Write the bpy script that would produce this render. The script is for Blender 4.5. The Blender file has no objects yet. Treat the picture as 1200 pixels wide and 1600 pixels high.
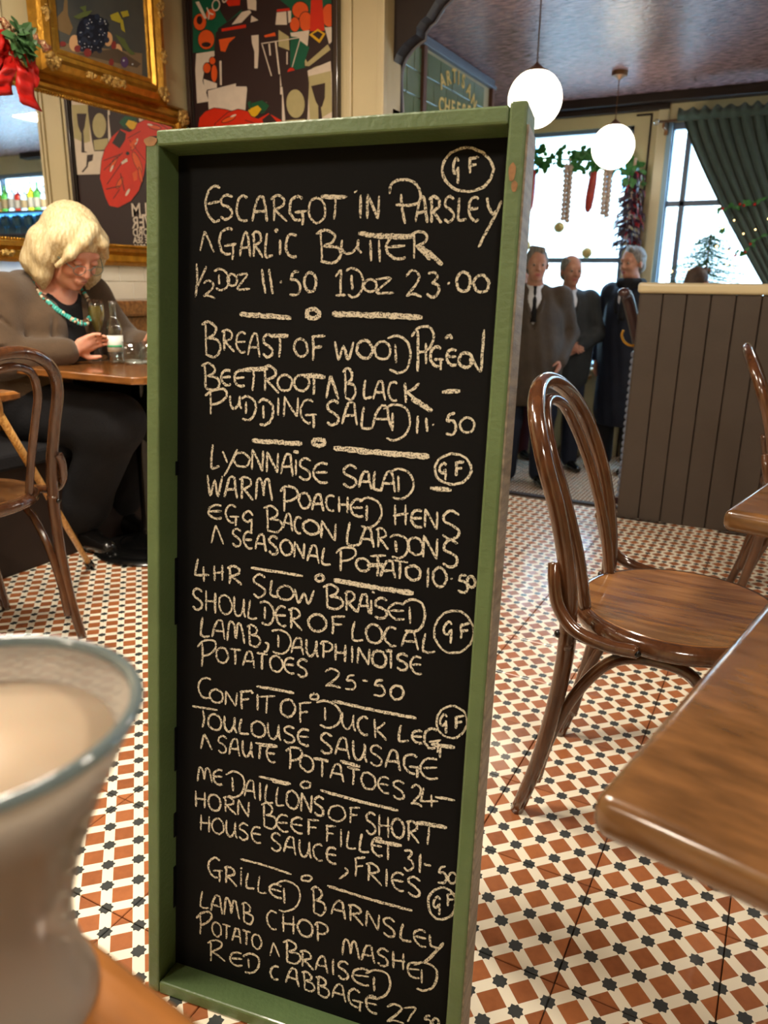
import bpy, bmesh, math, random, json
import numpy as np
from mathutils import Vector, Matrix
PI = math.pi
scn = bpy.context.scene
COL = scn.collection
random.seed(7)

# ---------------------------------------------------------------- camera
# Room axes: X runs across the dining room, Y along the mirror wall towards the street window, Z up. Metres.
CAM_H = 1.0509
cam = bpy.data.cameras.new('camera'); camo = bpy.data.objects.new('camera', cam); COL.objects.link(camo)
Rv, Uv, Fv = Vector((.8832, .4688, .0142)), Vector((-.1454, .2449, .9586)), Vector((-.4459, .8487, -.2845))
camo.matrix_world = Matrix(((Rv.x, Uv.x, -Fv.x, 0), (Rv.y, Uv.y, -Fv.y, 0), (Rv.z, Uv.z, -Fv.z, CAM_H), (0, 0, 0, 1)))
cam.sensor_fit = 'VERTICAL'; cam.sensor_height = 36; cam.sensor_width = 27
cam.lens = 1195.19 / 1600 * 36
cam.clip_start = .02; cam.clip_end = 200
cam.dof.use_dof = True; cam.dof.focus_distance = 1.25; cam.dof.aperture_fstop = 6.5
scn.camera = camo
# ---------------------------------------------------------------- world, lights, exposure
w = bpy.data.worlds.new('sky'); scn.world = w; w.use_nodes = True
bg = w.node_tree.nodes['Background']; bg.inputs[0].default_value = (.42, .70, 1, 1); bg.inputs[1].default_value = 20.0
scn.view_settings.view_transform = 'Standard'; scn.view_settings.look = 'None'
scn.view_settings.exposure = 0.15; scn.view_settings.gamma = 1
scn.view_settings.use_curve_mapping = False
scn.cycles.max_bounces = 7; scn.cycles.diffuse_bounces = 3; scn.cycles.glossy_bounces = 4
scn.cycles.transmission_bounces = 8; scn.cycles.transparent_max_bounces = 10
scn.cycles.caustics_reflective = False; scn.cycles.caustics_refractive = False
scn.cycles.sample_clamp_indirect = 6

def area(name, loc, size, power, color, target=None, sy=None, portal=False):
    l = bpy.data.lights.new(name, 'AREA'); l.energy = power; l.color = color
    l.shape = 'RECTANGLE'; l.size = size; l.size_y = sy or size
    if portal: l.cycles.is_portal = True
    o = bpy.data.objects.new(name, l); COL.objects.link(o); o.location = loc
    d = Vector(target) - Vector(loc) if target else Vector((0, 0, -1))
    o.rotation_euler = d.to_track_quat('-Z', 'Y').to_euler(); return o
WARM = (1, .87, .70)
area('ceiling_lamp', (-1.3, .7, 2.53), .35, 50, WARM)
area('ceiling_lamp', (.6, -.9, 2.53), .35, 44, WARM)
area('ceiling_lamp', (-1.95, 1.3, 2.53), .3, 34, WARM)
area('ceiling_lamp', (.9, 1.5, 2.53), .3, 28, WARM)
area('ceiling_lamp', (-1.6, -1.6, 2.53), .35, 36, WARM)
area('window_portal', (-1.95, 7.16, 1.45), .95, 1, (1, 1, 1), (-1.95, 0, 1.45), 1.8, True)
area('window_portal', (-.2, 7.16, 1.6), 2.0, 1, (1, 1, 1), (-.2, 0, 1.6), 1.5, True)
area('window_portal', (3.1, 7.16, 1.7), 2.8, 1, (1, 1, 1), (3.1, 0, 1.7), 1.2, True)
area('front_room_fill', (1.0, 5.6, 2.53), .4, 34, (1, .9, .78))  # added fill light, brightens the men and the green wall

# ---------------------------------------------------------------- materials
MATS = {}
def lin(c): return tuple((x / 12.92 if x <= .04045 else ((x + .055) / 1.055) ** 2.4) for x in [v / 255 for v in c])
def mat(name, col, rough=.5, metal=0, noise=0, nscale=20, bump=0, bscale=60, coat=0, emit=None, es=1, trans=0, ior=1.45, stretch=None, col2=None, sub=0, sheen=0, spec=.5, detail=4):
    m = bpy.data.materials.new(name); m.use_nodes = True; MATS[name] = m
    nt = m.node_tree; N = nt.nodes; b = N['Principled BSDF']; c = lin(col) + (1,)
    b.inputs['Base Color'].default_value = c; b.inputs['Roughness'].default_value = rough; b.inputs['Metallic'].default_value = metal
    b.inputs['Coat Weight'].default_value = coat; b.inputs['Coat Roughness'].default_value = .08
    b.inputs['Transmission Weight'].default_value = trans; b.inputs['IOR'].default_value = ior
    b.inputs['Specular IOR Level'].default_value = spec
    if sub: b.inputs['Subsurface Weight'].default_value = sub; b.inputs['Subsurface Scale'].default_value = .01
    if sheen: b.inputs['Sheen Weight'].default_value = sheen
    if emit: b.inputs['Emission Color'].default_value = lin(emit) + (1,); b.inputs['Emission Strength'].default_value = es
    tc = N.new('ShaderNodeTexCoord'); mp = N.new('ShaderNodeMapping'); nt.links.new(tc.outputs['Object'], mp.inputs[0])
    if stretch: mp.inputs['Scale'].default_value = stretch
    if noise:
        n = N.new('ShaderNodeTexNoise'); n.inputs['Scale'].default_value = nscale; n.inputs['Detail'].default_value = detail
        nt.links.new(mp.outputs[0], n.inputs['Vector'])
        r = N.new('ShaderNodeValToRGB'); nt.links.new(n.outputs['Fac'], r.inputs[0])
        c2 = lin(col2) + (1,) if col2 else tuple(x * (1 - noise) for x in c[:3]) + (1,)
        r.color_ramp.elements[0].position = .32; r.color_ramp.elements[1].position = .68
        r.color_ramp.elements[0].color = c2; r.color_ramp.elements[1].color = c
        nt.links.new(r.outputs[0], b.inputs['Base Color'])
    if bump:
        n2 = N.new('ShaderNodeTexNoise'); n2.inputs['Scale'].default_value = bscale; n2.inputs['Detail'].default_value = 3
        nt.links.new(mp.outputs[0], n2.inputs['Vector'])
        bp = N.new('ShaderNodeBump'); bp.inputs['Strength'].default_value = bump; bp.inputs['Distance'].default_value = .01
        nt.links.new(n2.outputs['Fac'], bp.inputs['Height']); nt.links.new(bp.outputs[0], b.inputs['Normal'])
    return m
def wood(name, c1, c2, rough=.25, coat=.5, stretch=(2, 22, 22), nscale=3):
    return mat(name, c1, rough, noise=1, col2=c2, nscale=nscale, stretch=stretch, coat=coat, bump=.05, bscale=8)
M_cream = mat('cream_paint', (205, 190, 148), .5, noise=.1, nscale=5, bump=.05, bscale=30)
M_creamgloss = mat('cream_gloss_paint', (212, 198, 160), .3, noise=.06, nscale=6)
M_brownp = mat('dark_brown_paint', (44, 33, 28), .5, noise=.2, nscale=9, spec=.3)
M_panel = mat('brown_board_paint', (68, 58, 51), .42, noise=.12, nscale=7, bump=.08, bscale=80)
M_green = mat('green_paint', (86, 108, 68), .42, noise=.16, nscale=14, bump=.12, bscale=120, coat=.25)
M_board = mat('blackboard', (8, 9, 12), .6, noise=.35, nscale=5, bump=.03, bscale=200, spec=.14)
M_rawwood = mat('bare_wood_edge', (142, 130, 112), .4, noise=.55, nscale=9, stretch=(12, 12, 2), bump=.3, bscale=60)
M_chip = mat('chipped_wood', (150, 108, 66), .6, noise=.4, nscale=90)
M_bent = wood('bentwood', (88, 54, 32), (64, 38, 23), .16, .8, (14, 14, 3), 4)
M_seat = wood('seat_wood', (146, 104, 64), (104, 68, 42), .2, .7, (2, 16, 8), 4)
M_table = wood('table_wood', (110, 76, 44), (78, 53, 30), .2, .6, (3, 10, 10), 6)
M_tablelight = wood('table_wood_light', (152, 98, 48), (110, 68, 32), .22, .7, (3, 14, 14), 3)
M_bench = wood('bench_wood', (150, 102, 56), (100, 64, 34), .3, .4)
M_iron = mat('black_iron', (16, 16, 16), .25, .4, coat=.5)
M_gold = mat('gilt', (214, 160, 62), .3, .85, noise=.35, nscale=30, bump=.25, bscale=120)
M_goldlt = mat('gilt_ornament', (226, 188, 110), .35, .7, noise=.4, nscale=90, bump=.6, bscale=220)
M_mirror = mat('mirror_silver', (238, 238, 234), .015, 1)
M_white = mat('white_glaze', (232, 228, 214), .12, noise=.05, nscale=8, coat=.4)
M_grout = mat('grout', (96, 84, 72), .85, noise=.2, nscale=40)
M_dark = mat('dark_void_cloth', (14, 13, 14), .85, noise=.4, nscale=30, bump=.3, bscale=90)
def thin_glass(name, tint, gl=.14, diff=0, dcol=(255, 255, 255)):
    m = bpy.data.materials.new(name); m.use_nodes = True; n = m.node_tree; n.nodes.clear()
    o = n.nodes.new('ShaderNodeOutputMaterial'); t = n.nodes.new('ShaderNodeBsdfTransparent'); t.inputs[0].default_value = lin(tint) + (1,)
    g = n.nodes.new('ShaderNodeBsdfGlossy'); g.inputs['Roughness'].default_value = .04
    f = n.nodes.new('ShaderNodeLayerWeight'); f.inputs['Blend'].default_value = .35; r = n.nodes.new('ShaderNodeMapRange'); r.inputs['To Min'].default_value = gl * .3; r.inputs['To Max'].default_value = min(1, gl * 4)
    n.links.new(f.outputs['Facing'], r.inputs['Value']); mx = n.nodes.new('ShaderNodeMixShader'); n.links.new(r.outputs[0], mx.inputs[0]); n.links.new(t.outputs[0], mx.inputs[1]); n.links.new(g.outputs[0], mx.inputs[2]); out = mx.outputs[0]
    if diff:
        d = n.nodes.new('ShaderNodeBsdfTranslucent'); d.inputs[0].default_value = lin(dcol) + (1,); d2 = n.nodes.new('ShaderNodeBsdfDiffuse'); d2.inputs[0].default_value = lin(dcol) + (1,)
        m1 = n.nodes.new('ShaderNodeMixShader'); n.links.new(d.outputs[0], m1.inputs[1]); n.links.new(d2.outputs[0], m1.inputs[2])
        m2 = n.nodes.new('ShaderNodeMixShader'); m2.inputs[0].default_value = diff; n.links.new(out, m2.inputs[1]); n.links.new(m1.outputs[0], m2.inputs[2]); out = m2.outputs[0]
    n.links.new(out, o.inputs[0]); return m
M_glass = thin_glass('clear_glass', (244, 248, 248), .16)
M_skin = mat('skin', (222, 168, 142), .5, noise=.1, nscale=20, sub=.15, col2=(208, 142, 120))
M_skin2 = mat('skin_ruddy', (198, 150, 126), .6, noise=.15, nscale=20, sub=.1, col2=(178, 122, 102), spec=.3)
M_hairb = mat('blonde_hair', (226, 212, 172), .42, noise=1, nscale=4, stretch=(30, 30, 1.2), col2=(192, 168, 122), bump=.4, bscale=6, spec=.6)
M_hairg = mat('grey_hair', (150, 145, 140), .6, noise=1, nscale=10, stretch=(8, 8, 2), col2=(96, 92, 90), bump=.6, bscale=30)
M_hairbr = mat('brown_grey_hair', (92, 74, 62), .6, noise=1, nscale=10, col2=(52, 40, 34), bump=.6, bscale=30)
M_card = mat('taupe_knit', (84, 66, 48), .9, noise=.16, nscale=26, bump=.35, bscale=260, sheen=.3)
M_black = mat('black_cloth', (17, 17, 22), .9, noise=.3, nscale=12, bump=.2, bscale=120)
M_navy = mat('navy_cloth', (22, 30, 48), .85, noise=.3, nscale=12, bump=.2, bscale=60)
M_coat = mat('brown_wax_coat', (74, 62, 50), .7, noise=.3, nscale=10, bump=.5, bscale=20)
M_shirt = mat('white_shirt', (216, 216, 220), .8, noise=.05, nscale=20)
M_maroon = mat('maroon_cloth', (70, 20, 26), .9, noise=.3, nscale=10, bump=.3, bscale=60)
M_shoe = mat('black_leather', (18, 16, 15), .25, coat=.4, noise=.3, nscale=20)
M_eye = mat('eye_dark', (40, 30, 26), .2)
M_lip = mat('lip', (176, 96, 92), .5)

# ---------------------------------------------------------------- mesh helpers
class MB:
    def __init__(s): s.v = []; s.f = []; s.mi = []; s.cur = 0
    def add(s, vs, fs):
        o = len(s.v); s.v += [tuple(p) for p in vs]
        for f in fs: s.f.append(tuple(i + o for i in f)); s.mi.append(s.cur)
        return s
    def box(s, x0, x1, y0, y1, z0, z1, M=None):
        vs = [Vector(p) for p in ((x0, y0, z0), (x1, y0, z0), (x1, y1, z0), (x0, y1, z0), (x0, y0, z1), (x1, y0, z1), (x1, y1, z1), (x0, y1, z1))]
        if M: vs = [M @ p for p in vs]
        return s.add(vs, [(0, 3, 2, 1), (4, 5, 6, 7), (0, 1, 5, 4), (1, 2, 6, 5), (2, 3, 7, 6), (3, 0, 4, 7)])
    def bbox(s, x0, x1, y0, y1, z0, z1, b=.004, M=None, seg=2):
        """box with every edge rounded"""
        bm = bmesh.new()
        T = Matrix.Translation(((x0 + x1) / 2, (y0 + y1) / 2, (z0 + z1) / 2)) @ Matrix.Diagonal((x1 - x0, y1 - y0, z1 - z0, 1))
        bmesh.ops.create_cube(bm, size=1, matrix=T)
        bmesh.ops.bevel(bm, geom=bm.edges[:], offset=b, segments=seg, affect='EDGES', profile=.5)
        bm.verts.index_update()
        vs = [(M @ v.co if M else v.co.copy()) for v in bm.verts]; fs = [tuple(v.index for v in f.verts) for f in bm.faces]
        bm.free(); return s.add(vs, fs)
    def tube(s, pts, r, n=10, cap=True, sx=None):
        pts = [Vector(p) for p in pts]; m = len(pts); rs = r if isinstance(r, (list, tuple)) else [r] * m
        tang = [(pts[min(i + 1, m - 1)] - pts[max(i - 1, 0)]).normalized() for i in range(m)]
        up = Vector((0, 0, 1)) if abs(tang[0].z) < .9 else Vector((1, 0, 0))
        a = tang[0].cross(up).normalized(); vs = []
        for i in range(m):
            a = (a - tang[i] * a.dot(tang[i])).normalized(); b = tang[i].cross(a)
            for k in range(n):
                t = 2 * PI * k / n; vs.append(pts[i] + (a * math.cos(t) + b * math.sin(t) * (sx or 1)) * rs[i])
        fs = [(i * n + k, i * n + (k + 1) % n, (i + 1) * n + (k + 1) % n, (i + 1) * n + k) for i in range(m - 1) for k in range(n)]
        if cap: fs += [tuple(range(n - 1, -1, -1)), tuple((m - 1) * n + k for k in range(n))]
        return s.add(vs, fs)
    def ring(s, c, R, r, n=32, k=8, ax=None, sc=(1, 1)):
        pts = []
        c = Vector(c); vs = []; fs = []
        for i in range(n):
            t = 2 * PI * i / n
            for j in range(k):
                p = 2 * PI * j / k; rr = R + r * math.cos(p)
                v = Vector((rr * math.cos(t) * sc[0], rr * math.sin(t) * sc[1], r * math.sin(p)))
                vs.append(c + (ax @ v if ax else v))
        for i in range(n):
            for j in range(k):
                fs.append((i * k + j, ((i + 1) % n) * k + j, ((i + 1) % n) * k + (j + 1) % k, i * k + (j + 1) % k))
        return s.add(vs, fs)
    def lathe(s, c, prof, n=32, M=None, cap=True):
        c = Vector(c); vs = []; m = len(prof)
        for (r, z) in prof:
            for k in range(n):
                t = 2 * PI * k / n; p = Vector((r * math.cos(t), r * math.sin(t), z)); vs.append((M @ p if M else p) + c)
        fs = [(i * n + k, i * n + (k + 1) % n, (i + 1) * n + (k + 1) % n, (i + 1) * n + k) for i in range(m - 1) for k in range(n)]
        if cap:
            if prof[0][0] > 1e-4: fs.append(tuple(range(n - 1, -1, -1)))
            if prof[-1][0] > 1e-4: fs.append(tuple((m - 1) * n + k for k in range(n)))
        return s.add(vs, fs)
    def sph(s, c, r, n=12, m=8, sc=(1, 1, 1)):
        c = Vector(c); vs = []; fs = []
        for i in range(m + 1):
            p = PI * i / m
            for k in range(n):
                t = 2 * PI * k / n; vs.append(c + Vector((r * sc[0] * math.sin(p) * math.cos(t), r * sc[1] * math.sin(p) * math.sin(t), r * sc[2] * math.cos(p))))
        for i in range(m):
            for k in range(n): fs.append((i * n + k, (i + 1) * n + k, (i + 1) * n + (k + 1) % n, i * n + (k + 1) % n))
        return s.add(vs, fs)
    def prism(s, poly, z0, z1, M=None):
        n = len(poly); vs = [Vector((x, y, z0)) for x, y in poly] + [Vector((x, y, z1)) for x, y in poly]
        if M: vs = [M @ p for p in vs]
        return s.add(vs, [tuple(range(n - 1, -1, -1)), tuple(range(n, 2 * n))] + [(i, (i + 1) % n, (i + 1) % n + n, i + n) for i in range(n)])
    def obj(s, name, m, parent=None, smooth=False, loc=None):
        me = bpy.data.meshes.new(name); me.from_pydata(s.v, [], s.f)
        for mm in (m if isinstance(m, (list, tuple)) else [m]): me.materials.append(mm)
        if isinstance(m, (list, tuple)): me.polygons.foreach_set('material_index', s.mi)
        if smooth:
            me.polygons.foreach_set('use_smooth', [True] * len(me.polygons))
            if smooth != 'all': me.set_sharp_from_angle(angle=math.radians(40))
        me.update(); o = bpy.data.objects.new(name, me); COL.objects.link(o)
        if parent: o.parent = parent
        if loc: o.location = loc
        return o
def tag(o, label, cat, group=None, kind=None):
    if label: o['label'] = label
    if cat: o['category'] = cat
    if group: o['group'] = group
    if kind: o['kind'] = kind
    return o
def empty(name, loc, rz, label, cat, group=None):
    o = bpy.data.objects.new(name, None); COL.objects.link(o); o.location = loc; o.rotation_euler = (0, 0, rz); o.empty_display_size = .1
    return tag(o, label, cat, group)
def struct(o): o['kind'] = 'structure'; return o
def copy_tree(o, parent=None):
    c = o.copy(); COL.objects.link(c); c.parent = parent
    for ch in list(o.children): copy_tree(ch, c)
    return c
def bez(pts, n=8):
    """Catmull-Rom through the points"""
    P = [Vector(p) for p in pts]; P = [P[0] * 2 - P[1]] + P + [P[-1] * 2 - P[-2]]; out = []
    for i in range(1, len(P) - 2):
        for k in range(n):
            t = k / n; a, b, c, d = P[i - 1], P[i], P[i + 1], P[i + 2]
            out.append(.5 * ((2 * b) + (c - a) * t + (2 * a - 5 * b + 4 * c - d) * t * t + (3 * b - a - 3 * c + d) * t ** 3))
    out.append(P[-2]); return out

# ---------------------------------------------------------------- smooth bodies: a signed distance field meshed by surface nets
class SDF:
    def __init__(s, h, k=.02): s.h = h; s.k = k; s.p = []
    def cap(s, a, b, ra, rb, k=None): s.p.append(('c', np.array(a, float), np.array(b, float), ra, rb, k or s.k, 0)); return s
    def ell(s, c, r, k=None, R=None, cut=0): s.p.append(('e', np.array(c, float), np.array(r, float), R, 0, s.k if k is None else k, cut)); return s
    def crease(s, pts, r, k=.012):
        for a, b in zip(pts[:-1], pts[1:]): s.p.append(('c', np.array(a, float), np.array(b, float), r, r, k, 1))
        return s
    def chain(s, pts, rs, k=None):
        for i in range(len(pts) - 1): s.cap(pts[i], pts[i + 1], rs[i], rs[i + 1], k)
        return s
    def mesh(s, grow=0):
        lo = np.full(3, 1e9); hi = -lo
        for p in s.p:
            if p[6]: continue
            if p[0] == 'c': r = max(p[3], p[4]); lo = np.minimum(lo, np.minimum(p[1], p[2]) - r); hi = np.maximum(hi, np.maximum(p[1], p[2]) + r)
            else: r = p[2].max(); lo = np.minimum(lo, p[1] - r); hi = np.maximum(hi, p[1] + r)
        h = s.h; lo = lo - 4 * h - grow; n = np.ceil((hi + 4 * h + grow - lo) / h).astype(int) + 1
        F = np.full(n, .3, np.float32)
        ax = [lo[i] + h * np.arange(n[i]) for i in range(3)]
        for p in s.p:
            m = p[5] * 1.3 + 4 * h + grow
            if p[0] == 'c': r = max(p[3], p[4]); a = np.minimum(p[1], p[2]) - r - m; b = np.maximum(p[1], p[2]) + r + m
            else: r = p[2].max(); a = p[1] - r - m; b = p[1] + r + m
            i0 = np.maximum(((a - lo) / h).astype(int), 0); i1 = np.minimum(((b - lo) / h).astype(int) + 2, n)
            if (i1 <= i0).any(): continue
            X, Y, Z = np.meshgrid(*[ax[i][i0[i]:i1[i]] for i in range(3)], indexing='ij')
            P = np.stack([X, Y, Z], -1)
            if p[0] == 'c':
                ab = p[2] - p[1]; t = np.clip(((P - p[1]) @ ab) / max(ab @ ab, 1e-9), 0, 1)
                d = np.linalg.norm(P - p[1] - t[..., None] * ab, axis=-1) - (p[3] + (p[4] - p[3]) * t)
            else:
                Q = P - p[1]
                if p[3] is not None: Q = Q @ p[3]
                q = Q / p[2]; k0 = np.linalg.norm(q, axis=-1); k1 = np.linalg.norm(q / p[2], axis=-1)
                d = k0 * (k0 - 1) / np.maximum(k1, 1e-6)
            G = F[i0[0]:i1[0], i0[1]:i1[1], i0[2]:i1[2]]; k = p[5]
            if p[6]:
                hh = np.clip(.5 - .5 * (d + G) / k, 0, 1); F[i0[0]:i1[0], i0[1]:i1[1], i0[2]:i1[2]] = G + (-d - G) * hh + k * hh * (1 - hh)
            else:
                hh = np.clip(.5 + .5 * (G - d) / k, 0, 1); F[i0[0]:i1[0], i0[1]:i1[1], i0[2]:i1[2]] = G + (d - G) * hh - k * hh * (1 - hh)
        F -= grow
        S = F < 0; nx, ny, nz = F.shape
        cnt = np.zeros((nx - 1, ny - 1, nz - 1), np.int8); acc = np.zeros((nx - 1, ny - 1, nz - 1, 3), np.float32); ne = np.zeros((nx - 1, ny - 1, nz - 1), np.float32)
        offs = [(i, j, k) for i in (0, 1) for j in (0, 1) for k in (0, 1)]
        sl = lambda o: (slice(o[0], nx - 1 + o[0]), slice(o[1], ny - 1 + o[1]), slice(o[2], nz - 1 + o[2]))
        for a in offs:
            for d in range(3):
                if a[d]: continue
                b = list(a); b[d] = 1; fa, fb = F[sl(a)], F[sl(b)]; x = (fa < 0) != (fb < 0)
                t = np.where(x, fa / np.where(x, fa - fb, 1), 0)
                for e in range(3): acc[..., e] += np.where(x, a[e] + (t if e == d else 0), 0)
                ne += x
        act = ne > 0; idx = -np.ones(act.shape, int); idx[act] = np.arange(act.sum())
        ii = np.argwhere(act); V = (ii + acc[act] / ne[act][:, None]) * h + lo
        fs = []
        for d in range(3):
            e1, e2 = [(1, 2), (2, 0), (0, 1)][d]
            A = S; sa = [slice(1, -1)] * 3; sb = [slice(1, -1)] * 3; sa[d] = slice(0, -1); sb[d] = slice(1, None)
            a_, b_ = S[tuple(sa)], S[tuple(sb)]
            for flag, x in ((0, a_ & ~b_), (1, ~a_ & b_)):
                q = np.argwhere(x)
                if not len(q): continue
                o = np.ones(3, int); o[d] = 0; q = q + o
                def g(s1, s2):
                    r = q.copy(); r[:, e1] -= s1; r[:, e2] -= s2; return idx[r[:, 0], r[:, 1], r[:, 2]]
                Q = np.stack([g(0, 0), g(1, 0), g(1, 1), g(0, 1)], 1)
                fs.append(Q if not flag else Q[:, ::-1])
        return V, np.concatenate(fs)
    def obj(s, name, m, parent=None, grow=0, fn=None):
        V, Q = s.mesh(grow)
        if fn is not None: V = fn(V)
        me = bpy.data.meshes.new(name); me.from_pydata(V.tolist(), [], Q.tolist()); me.materials.append(m)
        me.polygons.foreach_set('use_smooth', [True] * len(me.polygons)); me.update()
        o = bpy.data.objects.new(name, me); COL.objects.link(o)
        if parent: o.parent = parent
        return o

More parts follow.
